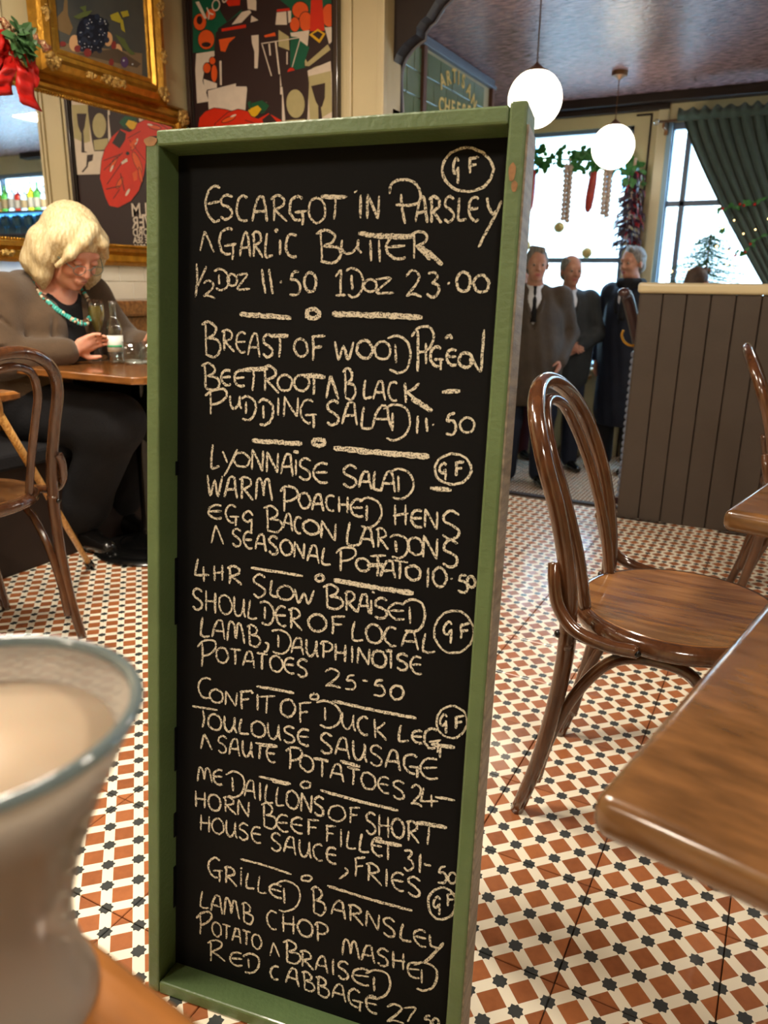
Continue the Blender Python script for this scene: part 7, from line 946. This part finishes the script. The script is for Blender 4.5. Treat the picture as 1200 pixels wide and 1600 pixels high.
# hair: bob with fringe swept to one side
S = SDF(.0055, .02); HT = lambda p: hc + HR @ (np.array(p, float) * hs)
S.ell(HT((-.022, 0, .045)), np.array((.110, .094, .103)) * hs, .02, HR)
S.ell(HT((-.055, 0, -.03)), np.array((.075, .100, .10)) * hs, .02, HR)
for y in (-1, 1):
    S.chain([HT((.02, y * .078, .05)), HT((.008, y * .092, -.02)), HT((.018, y * .092, -.085)), HT((.032, y * .084, -.128))], np.array([.034, .030, .026, .008]) * hs, .035)
    S.chain([HT((-.05, y * .085, .0)), HT((-.045, y * .088, -.08)), HT((-.03, y * .08, -.13))], np.array([.040, .036, .012]) * hs, .035)
S.chain([HT((.055, .01, .118)), HT((.086, -.030, .085)), HT((.084, -.062, .035)), HT((.066, -.085, -.02))], np.array([.020, .015, .012, .008]) * hs, .022)
S.chain([HT((.055, .01, .118)), HT((.086, .045, .080)), HT((.080, .076, .030))], np.array([.018, .014, .010]) * hs, .012)
S.ell(HT((.105, 0, -.045)), np.array((.075, .066, .095)) * hs, .010, HR, 1)
def strands(V):
    P = (V - hc) @ HR; a = np.arctan2(P[:, 1], P[:, 0] + .02); n_ = P / np.maximum(np.linalg.norm(P, axis=1), 1e-6)[:, None]
    return V + (n_ * (.0022 * np.sin(a * 46) * .55 + .0012 * np.sin(a * 101))[:, None]) @ HR.T
S.obj('hair', M_hairb, wo, fn=strands)
eye_pair(WT, HR, hs, wo)
for y in (-1, 1): # lowered lids
    q = SDF(.003, .004); q.ell(WT((.0855, y * .031, .009)), np.array((.012, .0145, .009)) * hs, .003, HR); q.obj('eyelid', M_skin, wo)
lp = SDF(.003, .004); lp.ell(WT((.0935, 0, -.0585)), np.array((.0075, .022, .0045)) * hs, .003, HR); lp.ell(WT((.092, 0, -.067)), np.array((.0075, .019, .0045)) * hs, .003, HR); lp.obj('lips', M_lip, wo)
gs = MB()
RM = Matrix([[float(v) for v in r] for r in HR])
for y in (-1, 1):
    P = [WT((.113 - abs(math.cos(t)) * .004, y * .033 + .023 * math.cos(t), -.004 + .017 * math.sin(t))) for t in [2 * PI * i / 20 for i in range(21)]]; gs.tube(P, .0011, 6)
    gs.tube([WT((.108, y * .056, .0)), WT((.06, y * .078, .004)), WT((-.0, y * .088, .004))], .0014, 6)
gs.tube([WT((.114, -.010, .0)), WT((.118, 0, .004)), WT((.114, .010, .0))], .0012, 6); gs.obj('spectacles', mat('teal_spectacle_frame', (90, 130, 130), .3, .4), wo, smooth='all')
BC = {'turquoise_bead': (70, 180, 170), 'pearl_bead': (222, 206, 176), 'brown_bead': (96, 66, 46)}
BMt = {k: mat(k, c, .25, coat=.5) for k, c in BC.items()}
nk = bez([(.040, -.085, 1.060), (.090, -.100, 1.015), (.140, -.085, .965), (.180, -.045, .920), (.196, .0, .902), (.186, .045, .920), (.15, .082, .965), (.10, .095, 1.015), (.045, .085, 1.060)], 8)
rd = random.Random(2); ncs = {k: MB() for k in BC}
acc = 0
for i, p in enumerate(nk):
    for o_ in (0, 1):
        key = 'turquoise_bead' if 12 < i < 26 and rd.random() < .6 else rd.choice(['pearl_bead', 'brown_bead', 'turquoise_bead'])
        ncs[key].sph(p + Vector((.006 * o_, 0, -.010 * o_)), rd.uniform(.005, .008), 8, 6)
for k in ncs: ncs[k].obj('bead_necklace', BMt[k], wo, smooth='all')
br = MB().ring((.195, -.115, .797), .033, .003, 24, 6, ax=Matrix.Rotation(PI / 2, 3, 'Y') @ Matrix.Rotation(.7, 3, 'X')); br.obj('gold_bracelet', M_gold, wo, smooth='all')

ph = empty('mobile_phone', (-2.145, 2.285, .872), .5, 'mobile phone in gold case held in the woman\'s hands', 'phone'); ph.rotation_euler = (.1, -.45, .35)
MB().bbox(-.075, .075, -.036, .036, -.004, .004, .003).obj('case', M_goldlt, ph); MB().bbox(-.070, .070, -.032, .032, .004, .0048, .0003).obj('screen', M_black, ph)
hb = empty('handbag', (-2.60, 1.66, .46), .3, 'black handbag standing on the bench behind the bentwood chair', 'bag')
S = SDF(.008, .03); S.ell((0, 0, .10), (.09, .14, .115)).cap((0, -.10, .03), (0, .10, .03), .05, .05); S.obj('bag_body', M_black, hb, fn=lambda V: np.maximum(V, np.array([-9, -9, .001])))
MB().tube(bez([(0, -.08, .19), (0, -.07, .27), (0, 0, .31), (0, .07, .27), (0, .08, .19)], 6), .007, 8).obj('handle', M_shoe, hb, smooth='all'); MB().bbox(.07, .085, -.02, .02, .14, .17, .003).obj('clasp', M_gold, hb)

# ================================================================ BOARDED PARTITION AND STAIR RAIL
pt_ = empty('partition', (.3, 3.65, 0), 0, 'brown tongue and groove boarded partition with cream capping', 'partition'); pt_.matrix_world = Matrix.Identity(4)
MB().box(-.645, 1.4, 3.655, 3.74, 0, 1.03).obj('core', M_brownp, pt_)
for k in range(21):
    x = -.6495 + k * .0985
    MB().bbox(x + .0018, x + .0967, 3.645, 3.66, .0, 1.035, .0035).obj('board', M_panel, pt_)
MB().bbox(-.66, 1.42, 3.625, 3.76, 1.033, 1.078, .014, seg=3).obj('capping', M_creamgloss, pt_)
MB().bbox(-.6525, -.645, 3.65, 3.74, 0, 1.03, .002).obj('end_board', M_panel, pt_)
hr = empty('stair_handrail', (-.74, 3.80, 0), 0, 'dark wooden stair rail end with beaded baluster and brass hook beside partition', 'handrail'); hr.matrix_world = Matrix.Identity(4)
M_railw = mat('dark_rail_wood', (66, 44, 44), .25, coat=.5, noise=.2, nscale=12)
MB().tube(bez([(-.745, 3.74, 1.035), (-.735, 3.79, 1.02), (-.715, 3.86, .93), (-.69, 3.98, .78), (-.665, 4.12, .62)], 6), [.020, .026] + [.030] * 40, 10, sx=.75).obj('handrail', M_railw, hr, smooth='all')
b = MB()
for k in range(22): b.sph((-.695, 3.93, .03 + k * .034), .021, 10, 6, (1, 1, .95))
b.obj('beaded_baluster', M_lite, hr, smooth='all')
MB().tube(bez([(-.655, 3.80, .80), (-.69, 3.78, .795), (-.72, 3.775, .81), (-.735, 3.77, .84), (-.73, 3.77, .865)], 6), .006, 8).obj('brass_hook', M_gold, hr, smooth='all')
MB().bbox(-.72, -.67, 3.90, 3.96, -.01, .03, .004).obj('baluster_foot', M_railw, hr)

# ================================================================ LAMPS
M_globe = mat('opal_globe', (255, 252, 244), .3, emit=(255, 240, 214), es=7)
M_brass = mat('aged_brass', (122, 88, 60), .35, .8)
def globe(x, y, z, label, r=.155):
    g = empty('globe_lamp', (x, y, z), 0, label, 'lamp')
    MB().sph((0, 0, 0), r, 36, 24).obj('opal_globe', M_globe, g, smooth='all')
    MB().lathe((0, 0, 0), [(.062, r * .90), (.060, r * .96), (.040, r * 1.02), (.022, r * 1.12), (.012, r * 1.18), (.006, r * 1.22)], 24).obj('gallery', M_brass, g, smooth=True)
    MB().tube([(0, 0, r * 1.2), (0, 0, 2.56 - z)], .0035, 6).obj('cord', M_brass, g)
    MB().lathe((0, 0, 0), [(.0, 2.54 - z - .028), (.012, 2.54 - z - .025), (.03, 2.54 - z - .01), (.055, 2.54 - z), (.058, 2.569 - z)], 24).obj('ceiling_rose', M_brass, g, smooth=True)
globe(-1.438, 4.410, 2.019, 'opal glass globe pendant nearest the menu board corner', .143)
globe(-1.436, 6.33, 2.066, 'opal glass globe pendant hanging before the street window garland')
globe(1.55, 4.9, 2.05, 'opal glass globe pendant seen in the mirror')

# ================================================================ STREET WINDOW DECORATIONS
ga = empty('window_garland', (-1.9, 7.05, 2.1), 0, 'green ivy garland strung across the street window', 'garland'); ga.matrix_world = Matrix.Identity(4)
path = bez([(-2.42, 7.06, 2.12), (-2.2, 7.06, 2.13), (-1.95, 7.05, 2.10), (-1.75, 7.05, 2.09), (-1.60, 7.05, 2.11), (-1.46, 7.05, 2.04), (-1.38, 7.05, 1.90)], 8)
MB().tube(path, .008, 6).obj('vine', M_leafd, ga)
rd = random.Random(11)
for i in range(270):
    p = path[rd.randrange(len(path))] + Vector((rd.uniform(-.04, .04), rd.uniform(-.03, .03), rd.uniform(-.09, .08)))
    leaf(MB(), p, (rd.uniform(-1, 1), rd.uniform(-.4, .4), rd.uniform(-1, .6)), (0, -1, .2), rd.uniform(.045, .08), .8).obj('leaf', M_leafd, ga)
M_sal = mat('salami_casing', (176, 58, 44), .5, noise=.4, nscale=40, bump=.3, bscale=60); M_net = mat('netting', (200, 170, 150), .8)
for i, (x, zt, L_, tilt) in enumerate(((-1.735, 2.03, .36, -.06), (-2.275, 2.05, .36, -.03))):
    g = empty('hanging_salami', (x, 7.05, zt), 0, ('red dried salami hanging between the two garlic strings' if not i else 'red dried salami hanging beside the menu board edge'), 'salami', 'hanging salamis'); g.rotation_euler = (0, -tilt * 1.5, 0)
    MB().lathe((0, 0, 0), [(0, -L_), (.014, -L_ + .006), (.032, -L_ + .04), (.038, -L_ + .12), (.036, -L_ * .35), (.030, -.035), (.012, -.006), (0, 0)], 16).obj('casing', M_sal, g, smooth='all')
    MB().tube([(0, 0, -.004), (0, 0, .05)], .003, 5).ring((0, 0, -.012), .012, .003, 12, 5).obj('string', M_net, g)
M_garlic = mat('garlic_skin', (206, 184, 168), .5, noise=.2, nscale=30)
for i, (x, zt, L_) in enumerate(((-1.952, 2.07, .46), (-1.615, 2.03, .41))):
    g = empty('garlic_string', (x, 7.04, zt), 0, ('braided garlic string hanging left of the far salami' if not i else 'braided garlic string hanging below the far globe lamp'), 'garlic', 'garlic strings')
    MB().tube([(0, 0, .04), (0, 0, -L_)], .008, 6).obj('braid', M_garlic, g)
    for k in range(int(L_ / .038) * 2):
        s_ = 1 if k % 2 else -1; z = -.02 - k * .019
        MB().lathe((s_ * .021, -.01, z), [(0, -.022), (.016, -.018), (.024, -.004), (.020, .010), (.006, .022), (.003, .032), (0, .033)], 9).obj('bulb', M_garlic, g, smooth='all')
M_chil = mat('dried_chilli', (62, 22, 40), .35, noise=.5, nscale=8, col2=(34, 16, 34), coat=.4)
M_chil2 = mat('red_chilli', (150, 24, 34), .35, coat=.4)
ch = empty('chilli_string', (-1.40, 7.02, 1.98), 0, 'thick string of dried dark chillies hanging beside the window', 'chillies')
MB().tube([(0, 0, .1), (0, 0, -.62)], .012, 6).obj('cord', M_net, ch)
rd = random.Random(4)
for i in range(170):
    z = -rd.uniform(0, .60); a = rd.uniform(0, 2 * PI); r0 = rd.uniform(.0, .045); w_ = .045 + .035 * min(1, -z * 3)
    p0 = Vector((r0 * math.cos(a), -abs(r0 * math.sin(a)) * .7, z)); p1 = p0 + Vector((math.cos(a) * w_, -abs(math.sin(a)) * .04, -.03)); p2 = p0 + Vector((math.cos(a) * w_ * 1.15, -abs(math.sin(a)) * .045, -.075))
    MB().tube([p0, p1, p2], [.009, .008, .002], 5).obj('chilli', M_chil2 if rd.random() < .12 else M_chil, ch)
for i in range(10): leaf(MB(), (rd.uniform(-.07, .05), -.05, rd.uniform(-.12, .05)), (rd.uniform(-1, 1), -.2, rd.uniform(-1, .5)), (0, -1, 0), .06, .7).obj('leaf', M_leafd, ch)
M_disc = mat('gold_bauble', (216, 196, 130), .35, .3, noise=.2, nscale=30)
for (x, z, lab) in ((-2.005, 1.56, 'gold bauble under the left garlic string'), (-1.743, 1.345, 'gold bauble hanging above the middle man'), (-2.30, 1.41, 'gold bauble hanging next to the first man')):
    g = empty('bauble', (x, 7.05, z), 0, lab, 'bauble', 'gold window baubles')
    MB().sph((0, 0, 0), .046, 18, 12, (1, .55, 1)).obj('ball', M_disc, g, smooth='all'); MB().ring((0, -.024, 0), .022, .004, 18, 5, ax=Matrix.Rotation(PI / 2, 3, 'X')).obj('swirl', M_goldlt, g)
    MB().tube([(0, 0, .045), (0, 0, 2.0 - z)], .0012, 4).obj('thread', M_net, g)

# ---- curtain on a brass rail
M_curt = mat('green_grey_velvet', (66, 84, 78), .85, noise=.2, nscale=18, sheen=.25, bump=.2, bscale=90)
cu = empty('curtain', (-.5, 7.02, 2.4), 0, 'dark green pleated curtain with ruched heading gathered to the right', 'curtain'); cu.matrix_world = Matrix.Identity(4)
def curtain(x0t, x1t, x0b, x1b, zt, zb, n=220, m=26, y=7.0):
    mb = MB(); vs = []
    for j in range(m):
        t = j / (m - 1); z = zt + (zb - zt) * t; e = t ** 1.15; a = x0t + (x0b - x0t) * e; b_ = x1t + (x1b - x1t) * e
        for i in range(n):
            u = i / (n - 1); ph_ = u * 2 * PI * 21 + .6 * math.sin(u * 9); amp = .022 * (1 - .15 * t)
            vs.append((a + (b_ - a) * u + .006 * math.cos(ph_), y + amp * math.sin(ph_) + .008 * math.sin(u * 40 + t * 5), z))
    return mb.add(vs, [(j * n + i, j * n + i + 1, (j + 1) * n + i + 1, (j + 1) * n + i) for j in range(m - 1) for i in range(n - 1)])
curtain(-1.06, .62, -.24, .70, 2.335, .98).obj('pleated_cloth', M_curt, cu, smooth='all')
hd = MB(); n = 260; vs = []
for j in range(7):
    for i in range(n):
        u = i / (n - 1); x = -1.10 + 1.75 * u; r_ = j / 6
        vs.append((x, 6.985 - .03 * math.sin(r_ * PI) + .018 * math.sin(u * 150) * r_, 2.325 + .085 * r_ + .014 * r_ * math.sin(u * 118 + 1)))
hd.add(vs, [(j * n + i, j * n + i + 1, (j + 1) * n + i + 1, (j + 1) * n + i) for j in range(6) for i in range(n - 1)]); hd.obj('ruched_heading', M_curt, cu, smooth='all')
rl = empty('curtain_rail', (-.3, 7.0, 2.35), 0, 'brass curtain rail with round finial above the curtain', 'curtain rail'); rl.matrix_world = Matrix.Identity(4)
MB().tube([(-1.24, 7.0, 2.335), (.9, 7.0, 2.335)], .010, 8).obj('rod', M_brass, rl, smooth='all'); MB().sph((-1.26, 7.0, 2.335), .024, 12, 8).obj('finial', M_glass, rl, smooth='all')
MB().bbox(-1.215, -1.195, 7.0, 7.2, 2.29, 2.345, .004).bbox(-1.22, -1.19, 7.15, 7.17, 2.26, 2.36, .003).obj('bracket', M_brass, rl)
sg = empty('curtain_garland', (-.5, 6.94, 1.6), 0, 'sparse berry and leaf garland draped over the green curtain', 'garland'); sg.matrix_world = Matrix.Identity(4)
for pth in ([(-.72, 6.93, 1.655), (-.60, 6.93, 1.675), (-.48, 6.93, 1.70), (-.36, 6.93, 1.74)], [(-.70, 6.93, 1.53), (-.64, 6.93, 1.50), (-.60, 6.93, 1.40), (-.50, 6.93, 1.31), (-.42, 6.93, 1.42), (-.32, 6.93, 1.47)]):
    P = bez(pth, 8); MB().tube(P, .004, 5).obj('wire', M_leafd, sg)
    for i in range(16):
        leaf(MB(), P[rd.randrange(len(P))], (rd.uniform(-1, 1), -.3, rd.uniform(-1, 1)), (0, -1, 0), .04, .6).obj('leaf', M_leafd, sg)
    for i in range(4): MB().sph(P[rd.randrange(len(P))] + Vector((0, -.01, rd.uniform(-.03, .01))), .011, 8, 6).obj('berry', M_red, sg, smooth='all')
M_led = mat('shelf_light_strip', (120, 200, 255), .5, emit=(90, 180, 255), es=5)
M_bulb = mat('tree_light', (255, 220, 150), .4, emit=(255, 214, 140), es=6)
for i in range(5): MB().sph((-.66 + .08 * i, 6.915, 1.52 + .06 * math.sin(i * 2)), .006, 6, 4).obj('fairy_light', M_bulb, sg)

# ---- Christmas tree in the window
M_needle = mat('fir_needles', (48, 96, 56), .6, noise=.4, nscale=30)
ct = empty('christmas_tree', (-.70, 6.55, .0), 0, 'small lit Christmas tree behind the partition by the window', 'tree')
MB().tube([(0, 0, 0), (0, 0, 1.46)], [.02, .005], 8).obj('trunk', M_brass, ct); MB().lathe((0, 0, 0), [(.10, 0), (.13, .22), (.12, .22), (.09, .02)], 20).obj('pot', M_red, ct, smooth=True)
nd = MB()
for i in range(260):
    z = .45 + 1.0 * (i / 260); R_ = min(.31, .62 * (1.52 - z) ** .7); a = i * 2.4; tipp = Vector((R_ * math.cos(a), R_ * math.sin(a), z - .05 + rd.uniform(-.02, .03))); q0 = Vector((0, 0, z))
    nd.tube([q0, tipp], [.004, .002], 3)
    for k in range(22):
        t = .15 + .85 * k / 22; p = q0.lerp(tipp, t); d_ = Vector((rd.uniform(-1, 1), rd.uniform(-1, 1), rd.uniform(-.6, .8))).normalized() * .035
        sd = d_.orthogonal().normalized() * .0035; nd.add([p + sd, p - sd, p + d_ + tipp.normalized() * .01], [(0, 1, 2)])
nd.obj('branches', M_needle, ct)['kind'] = 'stuff'
for i in range(46):
    z = .6 + .8 * rd.random(); R_ = min(.31, .60 * (1.50 - z) ** .7); a = rd.uniform(0, 2 * PI); MB().sph((R_ * math.cos(a), R_ * math.sin(a), z - .03), .009, 6, 4).obj('fairy_light', M_bulb, ct)
for i in range(6):
    z = .9 + .4 * rd.random(); R_ = .42 * (1.50 - z) ** .8; a = -PI / 2 + rd.uniform(-1, 1); MB().sph((R_ * math.cos(a), R_ * math.sin(a), z - .05), .022, 10, 8).obj('ornament', BMt['brown_bead'] if i % 2 else M_goldlt, ct, smooth='all')

# ---- small round table and pale bucket by the street window
st = empty('round_stool_table', (-1.80, 7.0, LZ), 0, 'small round wooden table between the men below the window', 'table')
MB().lathe((0, 0, 0), [(0, .72), (.20, .72), (.205, .735), (.20, .75), (0, .75)], 32).obj('tabletop', M_tablelight, st, smooth=True)
MB().lathe((0, 0, 0), [(.17, 0), (.17, .02), (.05, .05), (.03, .10), (.04, .3), (.03, .5), (.05, .70), (.09, .72)], 20).obj('pedestal', M_bent, st, smooth=True)
bk = empty('ice_bucket', (-1.66, 6.92, LZ + .75), 0, 'pale grey bucket standing on the small round table', 'bucket')
MB().lathe((0, 0, 0), [(0, .002), (.062, 0), (.085, .20), (.090, .205), (.086, .21), (.080, .20), (.058, .008), (0, .008)], 28, cap=False).obj('pail', mat('galvanised', (170, 182, 196), .35, .5), bk, smooth='all'); MB().tube(bez([(-.088, 0, .19), (-.07, .02, .13), (0, .09, .10), (.07, .02, .13), (.088, 0, .19)], 5), .003, 6).obj('handle', M_brass, bk)

# ================================================================ BACK BAR, seen in the mirror
bs = empty('bar_shelf', (2.0, 6.6, 0), 0, 'back bar shelving with bottles seen in the mirror', 'shelf'); bs.matrix_world = Matrix.Identity(4)
M_shelf = mat('shelf_dark', (60, 56, 70), .3, coat=.3)
BY_ = 6.0
for z in (1.24, 1.53, 1.76): MB().bbox(1.2, 3.2, BY_ - .09, BY_ + .12, z - .022, z, .003).obj('shelf_board', M_shelf, bs)
MB().bbox(1.24, 3.16, BY_ + .07, BY_ + .085, 1.722, 1.734, .002).obj('light_strip', M_led, bs)
for x in (1.2, 3.17): MB().bbox(x, x + .03, BY_ - .09, BY_ + .12, 0, 1.80, .003).obj('upright', M_shelf, bs)
MB().box(1.2, 3.2, BY_ + .10, BY_ + .115, 1.24, 1.74).obj('back_panel', mat('teal_back_panel', (90, 130, 150), .2, coat=.5), bs)  # panel added behind the wine glasses to cut the brightness there
MB().bbox(1.2, 3.2, BY_ - .14, BY_ + .14, 0, .95, .006).obj('cabinet', M_brownp, bs)
M_bot = {k: mat('bottle_' + k, c, .04, trans=.75, ior=1.4) for k, c in (('red', (170, 40, 24)), ('amber', (170, 110, 40)), ('clear', (235, 245, 245)), ('yellow', (210, 190, 40)), ('green', (90, 150, 60)))}
order = ['amber', 'clear', 'red', 'clear', 'green', 'yellow', 'clear', 'red', 'clear', 'green', 'amber', 'clear', 'yellow', 'red', 'clear', 'amber', 'green', 'clear']
seqn = ['leftmost', 'second', 'third', 'fourth', 'fifth', 'sixth', 'seventh', 'eighth', 'ninth', 'tenth', 'eleventh', 'twelfth', 'thirteenth', 'fourteenth', 'fifteenth', 'sixteenth', 'seventeenth', 'eighteenth']
for i, c in enumerate(order):
    rr_ = .043 + .004 * math.sin(i * 2.3); hh = .27 + .03 * math.sin(i * 1.7)
    g = empty('bar_bottle', (1.30 + i * .103, BY_, 1.76), 0, '%s glass bottle with pale label, %s of the row on the top bar shelf' % ({'clear': 'clear', 'red': 'red', 'amber': 'amber', 'yellow': 'yellow', 'green': 'green'}[c], seqn[i]), 'bottle', 'bottles on the top bar shelf')
    MB().lathe((0, 0, 0), [(0, 0), (rr_, 0), (rr_, hh * .6), (rr_ * .7, hh * .70), (.013, hh * .78), (.012, hh * .96), (0, hh * .96)], 14).obj('bottle_glass', M_bot[c], g, smooth=True)
    MB().lathe((0, 0, 0), [(rr_ + .0008, hh * .12), (rr_ + .0008, hh * .45)], 14, cap=False).obj('label', M_label if i % 3 else M_creamgloss, g, smooth='all')
    MB().lathe((0, 0, 0), [(.014, hh * .93), (.014, hh), (0, hh)], 10).obj('cap', M_red if c == 'red' else M_iron, g)
M_tglass = mat('bar_glass', (150, 220, 235), .02, trans=.85)
for i in range(20):
    o = MB().lathe((0, 0, 0), [(0, .002), (.026, 0), (.027, .004), (.005, .01), (.005, .07), (.030, .10), (.034, .15), (.028, .19), (.026, .19), (.031, .15), (.027, .104), (0, .08)], 14, cap=False).obj('wine_glass', M_tglass, None, smooth='all', loc=(1.28 + i * .094, BY_ - .02 + .03 * (i % 2), 1.53))
    tag(o, '%s of the row of stemmed wine glasses on the bar shelf below the bottles' % (seqn + ['nineteenth', 'twentieth'])[i], 'glass', 'wine glasses on the bar shelf')

# ================================================================ THE STREET OUTSIDE
M_stone = mat('pale_stone', (214, 208, 198), .8, noise=.12, nscale=3)
pv = struct(MB().box(-14, 14, 7.4, 16, -.75, -.6).obj('pavement', mat('street_paving', (150, 150, 150), .8, noise=.2, nscale=4)))
bd_ = empty('building', (-1, 15, -.6), 0, 'pale stone shop building across the street seen through the windows', 'building'); bd_.matrix_world = Matrix.Identity(4)
MB().box(-13, 13, 15, 17, -.6, 6.5).obj('facade', M_stone, bd_)
for k in range(12):
    x = -12 + k * 2.1
    for z in (2.6, 5.0): 
        f = MB().bbox(x, x + 1.1, 14.93, 15.02, z, z + 1.5, .02).obj('window', M_creamgloss, bd_); MB().box(x + .1, x + 1.0, 14.92, 14.935, z + .1, z + 1.4).obj('pane', M_winb, f)
for z in (2.15, 4.6): MB().bbox(-13, 13, 14.8, 15.05, z, z + .16, .03).obj('string_course', M_stone, bd_)
M_teal = mat('teal_paint', (60, 170, 160), .4)
ks = empty('street_kiosk', (-2.06, 9.5, -.6), 0, 'small teal kiosk on the pavement seen between two men', 'kiosk')
MB().bbox(-.16, .16, -.16, .16, .0, 1.45, .02).obj('body', M_teal, ks); MB().bbox(-.19, .19, -.19, .19, 1.45, 1.62, .05).obj('roof', M_winb, ks); MB().bbox(-.12, .12, -.175, -.155, 1.12, 1.32, .01).obj('panel', M_white, ks); MB().bbox(-.12, .12, -.175, -.155, .75, 1.0, .01).obj('panel', M_winb, ks)
